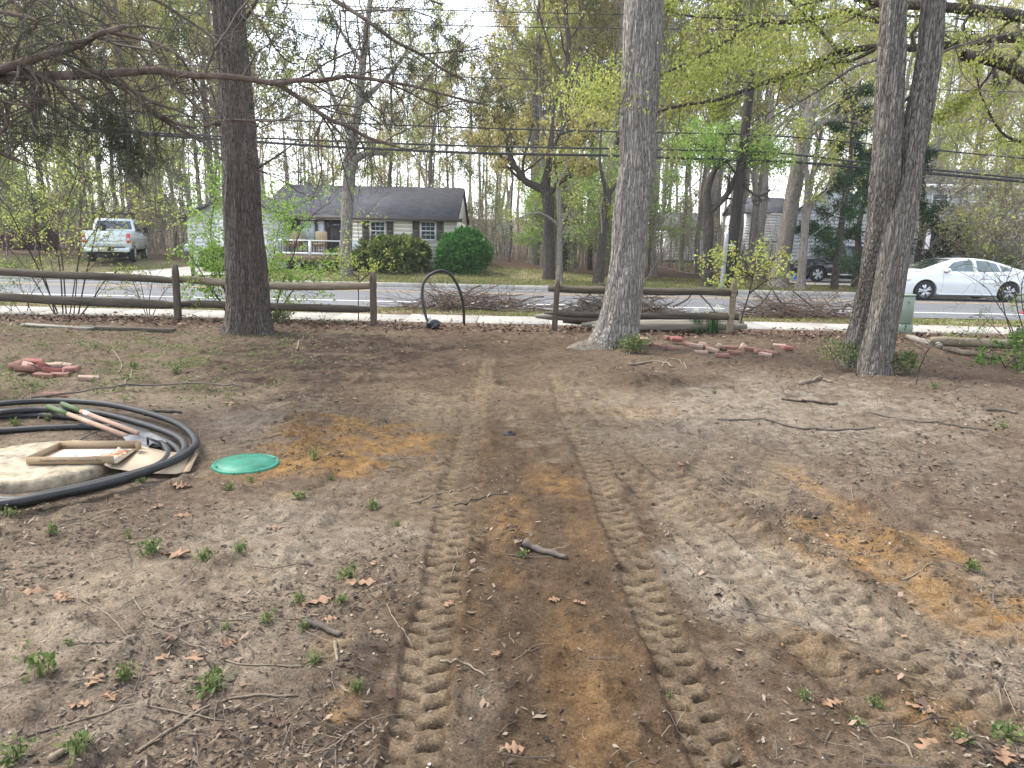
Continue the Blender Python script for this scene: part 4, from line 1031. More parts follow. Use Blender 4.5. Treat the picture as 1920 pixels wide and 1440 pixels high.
lid = thing('cardboard_sheet', 'flattened cardboard lid lying under the pipe beside the pizza box', 'cardboard', (gnd(285, 870).x, gnd(285, 870).y, .02))
def sheet(name, px, zs, mat, th=.005):
    P = [np.array(gnd(a, b, z)) for (a, b), z in zip(px, zs)]; n = len(P); mb = MB()
    mb.add([p + np.array([0, 0, th]) for p in P] + P, [list(range(n)), list(range(n, 2 * n))[::-1]] + [[i, i + n, (i + 1) % n + n, (i + 1) % n] for i in range(n)])
    return mb.obj(name, mat, lid, fix=True)
sheet('panel', [(206, 878), (232, 838), (262, 836), (312, 848), (358, 851), (342, 886), (330, 889), (270, 888)], [.05, .08, .08, .045, .03, .022, .02, .03], M['cardboard_inner'])
sheet('flap', [(358.6, 850.6), (371, 851), (356, 884), (342.6, 886.6)], [.031, .045, .03, .0225], M['cardboard'])
sheet('torn_flap', [(196, 872), (222, 838), (232.4, 837.6), (206.4, 877.6)], [.085, .10, .087, .063], M['cardboard_inner'])

# post-hole digger lying over the coil
dg_ = thing('post_hole_digger', 'post-hole digger with two wooden handles and green grips lying across the pipes', 'digger', (gnd(200, 800).x, gnd(200, 800).y, .1))
def hnd(a, za, b, zb_, tape=False):
    p, q = np.array(gnd(*a, za)), np.array(gnd(*b, zb_)); t = lambda f: p + (q - p) * f
    mb = MB(); mb.tube(np.array([t(.28), t(.6), t(1)]), .019, 12); mb.obj('handle', M['handle_wood'], dg_, True)
    mb = MB(); mb.tube(np.array([t(0) - (q - p) * .002, t(.006), t(.14), t(.285)]), [.012, .022, .0225, .0215], 12); mb.obj('grip', M['grip_green'], dg_, True)
    if tape:
        mb = MB(); mb.tube(np.array([t(.34), t(.40)]), .0205, 12); o = mb.obj('label_band', M['tape_white'], dg_, True)
        pc3 = t(.375); mb = MB(); mb.box((pc3[0], pc3[1] - .012, pc3[2] + .0175), (.014, .004, .006), .4); mb.obj('band_print', M['ink'], o)
hnd((90, 762), .11, (238, 818), .10); hnd((116, 757), .125, (258, 812), .115, True)
for sgn, (a, b), z0 in ((1, ((236, 817), (285, 834)), .10), (-1, ((258, 811), (296, 832)), .09)):
    p, q = np.array(gnd(*a, z0)), np.array(gnd(*b, .045)); d = (q - p) / np.linalg.norm(q - p); s = np.cross(d, [0, 0, 1]); s /= np.linalg.norm(s); u = np.cross(s, d)
    V = []; nL, nW = 8, 7
    for i in range(nL):
        f = i / (nL - 1); w = np.interp(f, [0, .25, 1], [.028, .075, .068])
        for j in range(nW):
            th = (j / (nW - 1) - .5) * 2.0
            V.append(p + (q - p) * f * 1.05 + s * w * math.sin(th) * 1.1 + u * (w * (math.cos(th) - .6) * .8) * sgn)
    F = [[i * nW + j, i * nW + j + 1, (i + 1) * nW + j + 1, (i + 1) * nW + j] for i in range(nL - 1) for j in range(nW - 1)]
    mb = MB(); V = np.array(V); n0 = len(V); mb.add(np.concatenate([V, V - u * .004 * sgn]), F + [[a2 + n0 for a2 in f][::-1] for f in F]); mb.obj('blade', M['tool_steel'], dg_, True)

# ------------------------------------------------------------------ loose bricks
def brick_mesh(mat):
    mb = MB(); mb.box((0, 0, 0), (.195, .092, .058), bev=.0025); return mb.mesh('brick', mat)
BM = [brick_mesh(M['brick']), brick_mesh(M['brick_red']), brick_mesh(M['brick_pale'])]
def brick(px, py, rz, z=.02, tilt=(0, 0), kind=0, label='', group='', s=1.0):
    c = gnd(px, py); o = bpy.data.objects.new('brick', BM[kind]); C.objects.link(o)
    o.location = (c.x, c.y, float(gz([c.x], [c.y])[0]) + z); o.rotation_euler = (tilt[0], tilt[1], rz); o.scale = (s, s, s)
    return tag(o, label, 'brick', group)
gl = 'bricks in the heap at the left edge'
for a in [(62, 690, .5, .06, (.25, .1), 1, 'red brick lying on top at the back of the left heap'), (36, 694, 1.1, .055, (.5, -.2), 0, 'tilted brick at the left end of the left heap'), (48, 706, .35, .05, (-.45, .1), 0, 'orange-red brick leaning forward at the front of the left heap'), (84, 697, 2.0, .055, (.5, .3), 1, 'dark red brick standing askew in the middle of the left heap'), (100, 695, .2, .035, (.1, 0), 2, 'pale brick between the upright bricks of the left heap'), (118, 694, .1, .04, (.12, .1), 2, 'pale flat-lying brick at the back right of the left heap'), (134, 701, -.15, .045, (.2, -.1), 0, 'brick with broad pale face at the right of the left heap'), (82, 712, .1, .02, (0, .05), 0, 'brick lying low along the front of the left heap'), (112, 709, .05, .02, (.05, 0), 0, 'brick half buried at the front right of the left heap'), (166, 713, .5, .015, (.1, .1), 2, 'pale brick apart at the right end of the left heap'), (70, 701, 1.3, .03, (.2, .4), 0, 'dull brick buried in the middle of the left heap'), (100, 704, .6, .05, (-.3, .2), 1, 'red brick slanting across the middle of the left heap'), (58, 698, 2.6, .035, (.3, -.3), 2, 'dusty brick wedged behind the orange-red one in the left heap'), (124, 703, 2.3, .03, (.4, .1), 0, 'dark brick end showing at the right centre of the left heap'), (104, 745, .9, .02, (.3, .2), 0, 'broken red brick lying alone just behind the pipe coil')]:
    brick(*a[:6], a[6], gl)
gr = 'bricks in the row right of the centre trunk'
R_ = [(1205, 642, .1, .01, (.1, 0), 2, 'pale brick half buried nearest the centre trunk'), (1228, 650, -.3, .02, (.1, .1), 0, 'brown brick second from the centre trunk'), (1256, 640, .5, .05, (.3, .2), 0, 'brick tipped up behind the bright red brick'), (1268, 645, .25, .085, (.35, .05), 1, 'bright red brick lying on top of the row'), (1258, 657, -.15, .03, (0, .1), 0, 'brown brick under the bright red brick'), (1294, 651, -.7, .035, (.2, .2), 0, 'dark brick slanting right of the bright red brick'), (1306, 655, -.2, .02, (0, .1), 2, 'small pale brick end in the left half of the row'), (1318, 651, .9, .05, (.6, .1), 2, 'pale brick standing on its edge, left half of the row'), (1314, 663, -.12, .025, (.05, 0), 2, 'long pale brick lying flat in front, left half of the row'), (1330, 656, -.6, .03, (.2, .3), 0, 'brown brick wedged behind a pale slanting one'), (1334, 661, -.35, .03, (.1, .2), 2, 'pale brick slanting down at the middle of the row'), (1349, 655, 1.1, .055, (.7, .1), 2, 'pale brick propped up at the middle of the row'), (1370, 656, -.05, .045, (.05, 0), 0, 'large brown brick lying broadside behind the others'), (1354, 669, -.1, .03, (0, 0), 0, 'brown brick lying nearest the camera in the row'), (1376, 664, -.12, .03, (.05, .05), 0, 'brown brick broadside in front of the large brown one'), (1393, 657, 1.2, .06, (.6, -.2), 2, 'pale orange brick standing on end, right half of the row'), (1404, 660, .15, .035, (.05, .1), 0, 'brown brick right of the pale orange upright one'), (1425, 664, .5, .04, (.5, .3), 0, 'dusky brick leaning at the right end of the row'), (1434, 666, -.4, .03, (.1, .1), 2, 'small pale brick at the right end of the row'), (1444, 664, -.5, .02, (.1, .1), 0, 'last brick at the far right end of the row'), (1461, 652, -.3, .02, (.1, 0), 2, 'small pale brick lying apart, beyond the right end'), (1475, 659, .6, .035, (.2, .1), 1, 'bright pink-red brick lying apart, beyond the right end')]
for a in R_: brick(*a[:6], a[6], gr)

# ------------------------------------------------------------------ hoop of pipe with wrapped end, pedestal, little flag
c0, c1 = gnd(806, 618), gnd(869, 610)
hp = thing('pipe_hoop', 'arched black pipe stuck in the soil with its end wrapped in dark plastic', 'pipe', (c0.x, c0.y, 0))
Yh = (c0.y + c1.y) / 2
hpts = [(803, 605), (797, 588), (792, 560), (793, 535), (803, 518), (822, 508), (838, 510), (852, 524), (863, 548), (869, 575), (870, 600), (870, 612)]
P = np.array([tuple(at(a, b, c0.y + (c1.y - c0.y) * i / 11)) for i, (a, b) in enumerate(hpts)]); P[-1, 2] = -.1
mb = MB(); mb.tube(spline(P, 70), .0265, 12); mb.obj('pipe', M['pipe_black'], hp, True)
g = srng(81); mb = MB(); V = []; n = 18; k = 9
bc = np.array(at(813, 616, c0.y)); bc[2] = max(bc[2], .09)
for i in range(k):
    ph = PI * i / (k - 1)
    for j in range(n):
        a = j * 2 * PI / n; r = (1 + .28 * math.sin(3 * a + i) + .18 * g.normal())
        V.append(bc + np.array([.115 * math.sin(ph) * math.cos(a) * r, .10 * math.sin(ph) * math.sin(a) * r, .095 * math.cos(ph) * (1 + .1 * g.normal())]))
mb.add(V, [[i * n + j, (i + 1) * n + j, (i + 1) * n + (j + 1) % n, i * n + (j + 1) % n] for i in range(k - 1) for j in range(n)]); mb.obj('plastic_wrap', M['plastic_bag'], hp, False)
mb = MB(); mb.tube(np.array([bc + np.array([-.07, -.02, .10]), bc + np.array([-.08, 0, .17])]), .034, 10); mb.obj('tape', M['tape_white'], hp, True)
c = gnd(1690, 624); w2 = pxr(31, c.y) * 1.0
pd = thing('utility_pedestal', 'pale green square utility pedestal behind the forked trunk', 'pedestal', (c.x, c.y, 0))
ht = at(1690, 551, c.y).z; cx_ = at(1693, 590, c.y).x
mb = MB(); mb.box((cx_, c.y, ht * .11), (.31, .31, ht * .26), bev=.02); mb.obj('base', M['pedestal'], pd)
mb = MB(); mb.box((cx_, c.y, ht * .24 + ht * .36), (.29, .29, ht * .72), bev=.03); mb.obj('body', M['pedestal'], pd)
mb = MB(); mb.box((cx_, c.y, ht * .975), (.305, .305, .05), bev=.024); mb.obj('cap', M['pedestal'], pd)
mb = MB(); mb.lathe([(.012, 0), (.012, .012), (0, .012)], (cx_ + .01, c.y - .145, ht * .8), 10, axis='Y'); mb.obj('lock', M['plastic_dark'], pd)
mb = MB(); mb.box((cx_ - .0, c.y - .158, ht * .19), (.02, .01, .04)); mb.obj('latch', M['plastic_dark'], pd)
c = gnd(1912, 606); fgp = thing('marker_flag', 'tiny pink marker flag on a wire beside the pavement at the right', 'flag', (c.x, c.y, 0))
mb = MB(); mb.tube(np.array([(c.x, c.y, -.05), (c.x - .02, c.y, .30)]), .003, 5); mb.obj('wire', M['wire'], fgp)
mb = MB(); mb.add([(c.x - .02, c.y, .30), (c.x + .07, c.y - .02, .26), (c.x + .05, c.y - .03, .20), (c.x - .015, c.y, .22), (c.x - .02, c.y + .003, .30), (c.x + .07, c.y - .017, .26), (c.x + .05, c.y - .027, .20), (c.x - .015, c.y + .003, .22)], [[0, 1, 2, 3], [7, 6, 5, 4], [0, 4, 5, 1], [1, 5, 6, 2], [2, 6, 7, 3], [3, 7, 4, 0]]); mb.obj('pennant', M['flag_pink'], fgp)
# ------------------------------------------------------------------ houses across the road
def siding(mb, xl, xr, y, z0, z1, step=.17, face=-1, m=0, axis='x'):
    """lapped boards; xl, xr may be functions of z (gables)"""
    z = z0
    while z < z1 - 1e-3:
        zt = min(z + step, z1)
        a0 = xl(z) if callable(xl) else xl; b0 = xr(z) if callable(xr) else xr
        a1 = xl(zt) if callable(xl) else xl; b1 = xr(zt) if callable(xr) else xr
        if b0 - a0 > .05:
            yo, yi = y + face * .022, y + face * .006
            V = [(a0, yo, z), (b0, yo, z), (b1, yi, zt), (a1, yi, zt), (a0, y, z), (b0, y, z), (b1, y - face * .03, zt), (a1, y - face * .03, zt)]
            if axis == 'y': V = [(v, u, w) for u, v, w in V]
            mb.add(V, [[0, 1, 2, 3], [4, 5, 1, 0], [0, 3, 7, 4], [1, 5, 6, 2], [2, 6, 7, 3]], m)
        z = zt
def window(parent, x0, x1, z0, z1, y, cols=2, rows=4, fw_=.07, glass='glass_dark', frame='trim_white', pane=True):
    w = thing_part('window', parent)
    cx, cz = (x0 + x1) / 2, (z0 + z1) / 2
    fr_ = MB()
    fr_.box((cx, y - .05, z1 - fw_ / 2), (x1 - x0, .06, fw_)); fr_.box((cx, y - .05, z0 + fw_ / 2), (x1 - x0, .06, fw_))
    fr_.box((x0 + fw_ / 2, y - .05, cz), (fw_, .06, z1 - z0 - 2 * fw_)); fr_.box((x1 - fw_ / 2, y - .05, cz), (fw_, .06, z1 - z0 - 2 * fw_))
    if rows > 1: fr_.box((cx, y - .052, cz), (x1 - x0 - 2 * fw_, .05, .05))
    w = fr_.obj('window', M[frame], parent)
    for zz_ in ([(z0 + fw_, cz - .025), (cz + .025, z1 - fw_)] if rows > 1 else [(z0 + fw_, z1 - fw_)]):
        MB().box((cx, y - .036, (zz_[0] + zz_[1]) / 2), (x1 - x0 - 2 * fw_, .012, zz_[1] - zz_[0])).obj('pane', M[glass], w)
    if cols > 1:
        mb = MB(); iw = x1 - x0 - 2 * fw_
        for i in range(1, cols + 1): mb.box((x0 + fw_ + iw * i / (cols + 1), y - .046, cz), (.012, .010, z1 - z0 - 2 * fw_))
        for i in range(1, rows): 
            if i * 2 != rows: mb.box((cx, y - .0465, z0 + fw_ + (z1 - z0 - 2 * fw_) * i / rows), (iw, .009, .014))
        tag(mb.obj('glazing_bars', M['trim_white'], w), kind='stuff')
    return w
def thing_part(name, parent): return None
def gable_roof(mb, x0, x1, ye, ze, yr, zr, yb, th=.12, over=.0):
    """two slopes with thickness, ridge along x"""
    for (ya, za, yb_, zb_) in ((ye, ze, yr, zr), (yb, ze, yr, zr)):
        V = [(x0, ya, za), (x1, ya, za), (x1, yb_, zb_), (x0, yb_, zb_)]; V += [(a, b, c + th) for a, b, c in V]
        F = [[0, 1, 2, 3], [7, 6, 5, 4], [0, 4, 5, 1], [1, 5, 6, 2], [3, 2, 6, 7], [0, 3, 7, 4]]
        mb.add(V, F)

# --- cream ranch house
HY = 34.8
hx0, hx1 = at(512, 450, HY).x, at(856, 450, HY).x
zf = lawn_z(np.array([-6.]), np.array([HY]))[0] - .1; ze = at(800, 413, HY - .5).z; zb0 = zf + .35
rh = thing('ranch_house', 'low cream clapboard ranch house with dark grey shingle roof across the road', 'house', ((hx0 + hx1) / 2, HY, zf))
mb = MB(); siding(mb, hx0, hx1, HY, zb0, ze + .02, .175); tag(mb.obj('siding', M['siding_cream'], rh), kind='stuff')
mb = MB(); mb.box(((hx0 + hx1) / 2, HY + 3.6, (zb0 + ze) / 2), (hx1 - hx0 - .02, 7.16, ze - zb0)); mb.obj('wall', M['siding_cream'], rh)
mb = MB(); mb.box(((hx0 + hx1) / 2, HY + 3.6, zb0 - .35), (hx1 - hx0 - .1, 7.1, .7)); mb.obj('foundation', M['foundation'], rh)
zr = at(858, 357, HY + 3.6).z
mb = MB(); gable_roof(mb, hx0 - .5, hx1 + .12, HY - .55, ze - .02, HY + 3.6, zr, HY + 7.75); rf = mb.obj('roof', M['roof'], rh, fix=True)
mb = MB(); mb.box(((hx0 + hx1) / 2, HY - .58, ze + .03), (hx1 - hx0 + .6, .05, .16)); mb.obj('gutter', M['trim_brown'], rf)
mb = MB(); mb.prism([(HY - .5, ze), (HY + 7.7, ze), (HY + 3.6, zr - .02)], 0, .12)   # right gable end
V = mb.V[0]; mb.V[0] = np.stack([hx1 - .06 + V[:, 1] * .5, V[:, 0], V[:, 2]], 1); mb.obj('gable_end', M['siding_cream'], rh, fix=True)
mb = MB(); mb.box((hx1 + .0, HY - .035, (zb0 + ze) / 2), (.10, .06, ze - zb0)); mb.obj('corner_board', M['trim_white'], rh)
def X(px, py=440, Y=HY): return at(px, py, Y).x
def Zp(px, py, Y=HY): return at(px, py, Y).z
for (a, b) in ((694, 724), (788, 818)):
    window(rh, X(a), X(b), Zp(a, 451), Zp(a, 414), HY - .005, 2, 4)
    mid_ = (Zp(a, 451) + Zp(a, 414)) / 2; hh_ = Zp(a, 414) - Zp(a, 451)
    for s, e in ((X(a) - .36, X(a) - .03), (X(b) + .03, X(b) + .36)):
        o = MB().box(((s + e) / 2, HY - .05, mid_), (e - s, .04, hh_)).obj('shutter', M['shutter'], rh)
        for q in (-.25, .25): MB().box(((s + e) / 2, HY - .0725, mid_ + q * hh_), ((e - s) * .66, .006, hh_ * .4)).obj('shutter_panel', M['trim_brown'], o)
# picture window in three parts
for (a, b, gl_) in ((545, 561, 'glass_dark'), (561.5, 594, 'curtain'), (594.5, 612, 'curtain')):
    window(rh, X(a), X(b), Zp(a, 452), Zp(a, 411), HY - .005, 0, 1, .06, gl_, 'trim_brown')
dr = MB().box((X(631), HY - .06, (Zp(631, 481) + Zp(631, 412)) / 2), (.95, .05, Zp(631, 412) - Zp(631, 481))).obj('door', M['door_dark'], rh)
MB().box((X(631), HY - .09, Zp(631, 422)), (.55, .02, .22)).obj('door_light', M['glass_dark'], dr)
MB().box((X(622.5), HY - .055, (Zp(631, 481) + Zp(631, 412)) / 2), (.08, .07, Zp(631, 412) - Zp(631, 481))).obj('door_jamb', M['trim_brown'], rh)
wl_ = MB().box((X(617), HY - .10, Zp(617, 422)), (.12, .14, .22), bev=.02).obj('wall_lamp', M['trim_brown'], rh)
MB().box((X(668), HY - .16, Zp(668, 463)), (.8, .3, .5), bev=.03).obj('air_conditioner', M['trim_white'], rh)
# deck
DY = HY - 2.2; dz = Zp(580, 479, DY)
dx0, dx1 = X(516, 480, DY), X(642, 480, DY)
dk = thing('deck', 'brown porch deck with white top rail and dark balusters before the cream house', 'deck', ((dx0 + dx1) / 2, DY, zf))
for i in range(14): MB().box(((dx0 + dx1) / 2, DY + .08 + i * .155, dz - .02), (dx1 - dx0, .145, .04)).obj('deck_board', M['deck_wood'], dk)
MB().box(((dx0 + dx1) / 2, DY - .03, dz - .13), (dx1 - dx0, .05, .26)).obj('skirt_board', M['deck_wood'], dk)
for x in np.linspace(dx0 + .1, dx1 - .1, 4): MB().box((x, DY + .15, (dz - .26 + zf - .2) / 2 + .0), (.12, .12, dz - .26 - zf + .2)).obj('pier', M['foundation'], dk)
zt_ = Zp(580, 451, DY)
MB().box(((dx0 + dx1) / 2, DY + .05, zt_), (dx1 - dx0, .10, .06)).obj('top_rail', M['trim_white'], dk)
MB().box(((dx0 + dx1) / 2, DY + .05, dz + .09), (dx1 - dx0, .09, .09)).obj('bottom_rail', M['trim_white'], dk)
for x in (dx0 + .05, X(581, 470, DY), dx1 - .05): MB().box((x, DY + .05, (zt_ + dz) / 2), (.11, .11, zt_ - dz - .002)).obj('rail_post', M['trim_white'], dk)
bal = MB().box((0, 0, 0), (.022, .022, zt_ - dz - .17)).mesh('baluster', M['plastic_dark'])
for x in np.arange(dx0 + .17, dx1 - .1, .115):
    o = bpy.data.objects.new('baluster', bal); C.objects.link(o); o.parent = dk; o.location = Vector((x, DY + .05, (zt_ + dz + .11) / 2)) - dk.location
for px_, lb in ((552, 'left wooden chair with pale yellow cushion on the deck'), (600, 'right wooden chair with pale yellow cushion on the deck')):
    cx_ = X(px_, 465, DY + 1); ch = thing('chair', lb, 'chair', (cx_, DY + 1, dz), 'chairs on the deck')
    MB().box((cx_, DY + 1, dz + .42), (.6, .55, .06), bev=.01).obj('seat', M['chair_wood'], ch)
    MB().box((cx_, DY + .98, dz + .50), (.52, .5, .10), bev=.03).obj('seat_cushion', M['chair_cushion'], ch)
    MB().box((cx_, DY + 1.3, dz + .78), (.54, .12, .58), bev=.04).obj('back_cushion', M['chair_cushion'], ch)
    for s in (-1, 1):
        MB().box((cx_ + s * .31, DY + 1, dz + .62), (.07, .6, .04)).obj('armrest', M['chair_wood'], ch)
        for yy in (-.26, .28): MB().box((cx_ + s * .29, DY + 1 + yy, dz + .30), (.05, .05, .60)).obj('leg', M['chair_wood'], ch)
# garage wing
GY = HY - .9
gx0, gx1, gxa = X(350, 404, GY), X(533, 404, GY), X(447, 366, GY); gze = Zp(380, 405, GY); gza = Zp(447, 364, GY)
gw = thing('garage_wing', 'white clapboard garage with front gable behind the dark left trunk', 'garage', (gxa, GY, zf))
sl_ = (gza - gze) / (gxa - gx0)
fl_ = lambda z: gx0 + max(0, (z - gze) / (gza - gze)) * (gxa - gx0); fr2 = lambda z: gx1 - max(0, (z - gze) / (gza - gze)) * (gx1 - gxa)
mb = MB(); siding(mb, fl_, fr2, GY, zf, gza - .05, .175); tag(mb.obj('siding', M['siding_white'], gw), kind='stuff')
mb = MB(); mb.prism([(gx0, zf - .2), (gx1, zf - .2), (gx1, gze), (gxa, gza), (gx0, gze)], GY + .001, GY + 6); mb.obj('wall', M['siding_white'], gw, fix=True)
mb = MB()
for xa, za, xb, zb_ in ((gx0 - .35, gze - .16, gxa, gza), (gx1 + .35, gze - .16, gxa, gza)):
    V = [(xa, GY - .35, za), (xb, GY - .35, zb_), (xb, GY + 6.2, zb_), (xa, GY + 6.2, za)]; V += [(a, b, c + .13) for a, b, c in V]
    mb.add(V, [[0, 1, 2, 3], [7, 6, 5, 4], [0, 4, 5, 1], [1, 5, 6, 2], [3, 2, 6, 7], [0, 3, 7, 4]])
mb.obj('roof', M['roof'], gw, fix=True)
gd0, gd1 = X(400, 470, GY), X(505, 470, GY)
gdz = Zp(450, 432, GY)
gdr = MB().box(((gd0 + gd1) / 2, GY - .05, (zf + gdz) / 2), (gd1 - gd0, .04, gdz - zf)).obj('garage_door', M['trim_white'], gw)
for i in range(4):
    for j in range(6): MB().box((gd0 + (gd1 - gd0) * (j + .5) / 6, GY - .072, zf + (gdz - zf) * (i + .5) / 4), ((gd1 - gd0) / 6 * .8, .006, (gdz - zf) / 4 * .72)).obj('door_panel', M['trim_white'], gdr)
# mailbox by the drive
c = Vector((X(362, 520, 28.4), 28.4, 0)); zg = bz(c.x, c.y); ml = thing('mailbox', 'grey mailbox on a black post beside the driveway', 'mailbox', (c.x, c.y, zg))
MB().box((c.x, c.y, zg + .5), (.09, .09, 1.1)).obj('post', M['plastic_dark'], ml)
mb = MB(); mb.prism([(-.16, 0), (.16, 0), (.16, .18), (.11, .26), (0, .30), (-.11, .26), (-.16, .18)], -.26, .26); mb.V[0] += np.array([c.x, c.y, zg + 1.05]); mb.obj('box', M['mail_grey'], ml, fix=True)

# --- white gable house on the right
WY = 39.5
wx0, wx1 = at(1484, 450, WY).x, at(1640, 450, WY).x; wza = at(1560, 347, WY).z; wze = at(1487, 404, WY).z; wxa = (wx0 + wx1) / 2 - .2; wzf = -.15
wh = thing('gable_house', 'white clapboard gable end of a house behind the pine at the right', 'house', (wxa, WY, wzf))
fl_ = lambda z: wx0 + max(0, (z - wze) / (wza - wze)) * (wxa - wx0); fr2 = lambda z: wx1 - max(0, (z - wze) / (wza - wze)) * (wx1 - wxa)
mb = MB(); siding(mb, fl_, fr2, WY, wzf, wza - .05, .19); tag(mb.obj('siding', M['siding_white'], wh), kind='stuff')
mb = MB(); mb.prism([(wx0, wzf), (wx1, wzf), (wx1, wze), (wxa, wza), (wx0, wze)], WY + .001, WY + 9); mb.obj('wall', M['siding_white'], wh, fix=True)
mb = MB()
for xa, za, xb, zb_ in ((wx0 - .25, wze - .18, wxa, wza), (wx1 + .25, wze - .18, wxa, wza)):
    V = [(xa, WY - .2, za), (xb, WY - .2, zb_), (xb, WY + 9.2, zb_), (xa, WY + 9.2, za)]; V += [(a, b, c_ + .13) for a, b, c_ in V]
    mb.add(V, [[0, 1, 2, 3], [7, 6, 5, 4], [0, 4, 5, 1], [1, 5, 6, 2], [3, 2, 6, 7], [0, 3, 7, 4]])
mb.obj('roof', M['roof'], wh, fix=True)
window(wh, X(1560, 470, WY), X(1578, 470, WY), Zp(1570, 488, WY), Zp(1570, 455, WY), WY - .005, 0, 2, .08, 'glass_dark', 'shutter')
wh.rotation_euler = (0, 0, math.radians(-21))
# entrance steps with green rail left of it
es = thing('porch_steps', 'grey wooden porch steps with handrail at the left side of the white gable house', 'steps', (X(1445, 500, 40.5), 40.5, wzf))
for i in range(5): MB().box((wx0 - 2.4 + i * .32, 40.6, .04 + i * .19), (.34, 1.3, .06)).obj('tread', M['board_grey'], es)
for yy in (39.95, 41.25):
    mb = MB(); mb.tube(np.array([(wx0 - 2.6, yy, .95), (wx0 - .9, yy, 1.95), (wx0 - .05, yy, 1.95)]), .045, 6); mb.obj('handrail', M['board_grey'], es)
    for i in range(5): MB().box((wx0 - 2.5 + i * .4, yy, .45 + i * .22), (.05, .05, 1.0)).obj('baluster', M['board_grey'], es)
MB().box((wx0 - .5, 40.6, .9), (.9, 1.4, .08)).obj('landing', M['board_grey'], es)
c = at(1497, 512, WY - .5); tp_ = MB(); g = srng(91); n = 14; V = []
for i in range(n):
    for j in range(8):
        u, v = i / (n - 1), j / 7; x = at(1478, 500, WY - .5).x * (1 - u) + at(1530, 500, WY - .5).x * u
        V.append((x, WY - .25 - .9 * (1 - v) + .1 * g.normal() * .4, -.1 + v * .95 * (.8 + .25 * math.sin(u * 9)) + .05 * g.normal()))
tp_.add(V, [[i * 8 + j, (i + 1) * 8 + j, (i + 1) * 8 + j + 1, i * 8 + j + 1] for i in range(n - 1) for j in range(7)]); tag(tp_.obj('tarp', M['tarp_blue']), 'crumpled bright blue tarp leaning at the foot of the white gable house', 'tarp')

# --- two-storey grey-white house at the far right
TY = 43.0
tx0 = at(1732, 400, TY).x; tx1 = tx0 + 13; tze = at(1800, 352, TY).z; tzr = at(1800, 318, TY + 3.2).z; tzf = -.1
th = thing('two_storey_house', 'two-storey whitish house with dark roof behind bare branches at the right edge', 'house', (tx0 + 6, TY, tzf))
mb = MB(); siding(mb, tx0, tx1, TY, tzf, tze, .2); tag(mb.obj('siding', M['siding_white'], th), kind='stuff')
MB().box(((tx0 + tx1) / 2, TY + 4, (tzf + tze) / 2), (tx1 - tx0 - .02, 7.96, tze - tzf)).obj('wall', M['siding_white'], th)
mb = MB(); gable_roof(mb, tx0 - .4, tx1 + .4, TY - .6, tze - .05, TY + 4, tzr, TY + 8.6); mb.obj('roof', M['roof'], th, fix=True)
mb = MB(); mb.box(((tx0 + tx1) / 2, TY - .63, tze + .03), (tx1 - tx0 + .8, .05, .18)); mb.obj('gutter', M['trim_white'], th)
zz1, zz0 = Zp(1750, 362, TY), Zp(1750, 385, TY)
window(th, X(1745, 370, TY), X(1778, 370, TY), zz0, zz1, TY - .005, 0, 2, .1, 'glass_dark')
window(th, X(1897, 370, TY), X(1940, 370, TY), zz0 - .1, zz1 + .1, TY - .005, 2, 4, .1, 'glass_dark', 'shutter')
MB().box((tx0 + 4.6, TY - 1.0, Zp(1800, 424, TY - 1)), (9.6, 2.0, .16)).obj('porch_roof', M['roof'], th)
MB().box((X(1787, 450, TY), TY - .045, (Zp(1787, 428, TY) + Zp(1787, 478, TY)) / 2), (X(1832, 450, TY) - X(1745, 450, TY), .05, Zp(1787, 428, TY) - Zp(1787, 478, TY))).obj('porch_opening_shade', M['gap_shade'], th)  # near-black panel on the solid wall, painted shade of the porch opening
for px_ in (1740, 1835, 1900): MB().box((X(px_, 450, TY - 1.8), TY - 1.8, (tzf + Zp(1800, 424, TY - 1)) / 2), (.16, .16, Zp(1800, 424, TY - 1) - tzf)).obj('porch_post', M['trim_white'], th)

# --- dark red shed far left, two pale buildings deep in the woods
SY = 48; sx0, sx1 = at(-60, 430, SY).x, at(34, 430, SY).x; szf = .5; sze = at(0, 398, SY).z
sh = thing('shed', 'dark red wooden shed half hidden by shrubs at the left edge', 'shed', ((sx0 + sx1) / 2, SY, szf))
for i, x in enumerate(np.arange(sx0, sx1, .25)): MB().box((x + .12, SY + (i % 2) * .012, (szf + sze) / 2), (.235, .05, sze - szf)).obj('board', M['barn_red'], sh)
MB().box(((sx0 + sx1) / 2, SY + 2.1, (szf + sze) / 2), (sx1 - sx0, 4, sze - szf - .02)).obj('wall', M['barn_red'], sh)
mb = MB(); gable_roof(mb, sx0 - .3, sx1 + .3, SY - .4, sze, SY + 2.1, sze + 1.3, SY + 4.6); mb.obj('roof', M['roof'], sh, fix=True)
def far_house(px0, px1, pyb, pyt, Y, lb, mt):
    x0, x1 = at(px0, 460, Y).x, at(px1, 460, Y).x; z0 = bz(0, Y) - .2; z1 = at(px0, pyt, Y).z
    h = thing('distant_house', lb, 'house', ((x0 + x1) / 2, Y, z0))
    mb = MB(); siding(mb, x0, x1, Y, z0, z1, .25); tag(mb.obj('siding', M[mt], h), kind='stuff')
    MB().box(((x0 + x1) / 2, Y + 3.5, (z0 + z1) / 2), (x1 - x0 - .02, 6.96, z1 - z0)).obj('wall', M[mt], h)
    mb = MB(); gable_roof(mb, x0 - .3, x1 + .3, Y - .4, z1, Y + 3.5, z1 + 1.6, Y + 7.4); mb.obj('roof', M['roof'], h, fix=True)
    w_ = (x1 - x0)
    window(h, x0 + w_ * .3, x0 + w_ * .45, z0 + 1.2, z0 + 2.3, Y - .005, 0, 2, .08)
far_house(925, 955, 490, 448, 72, 'small white building glimpsed between far trunks right of the round bush', 'siding_white')
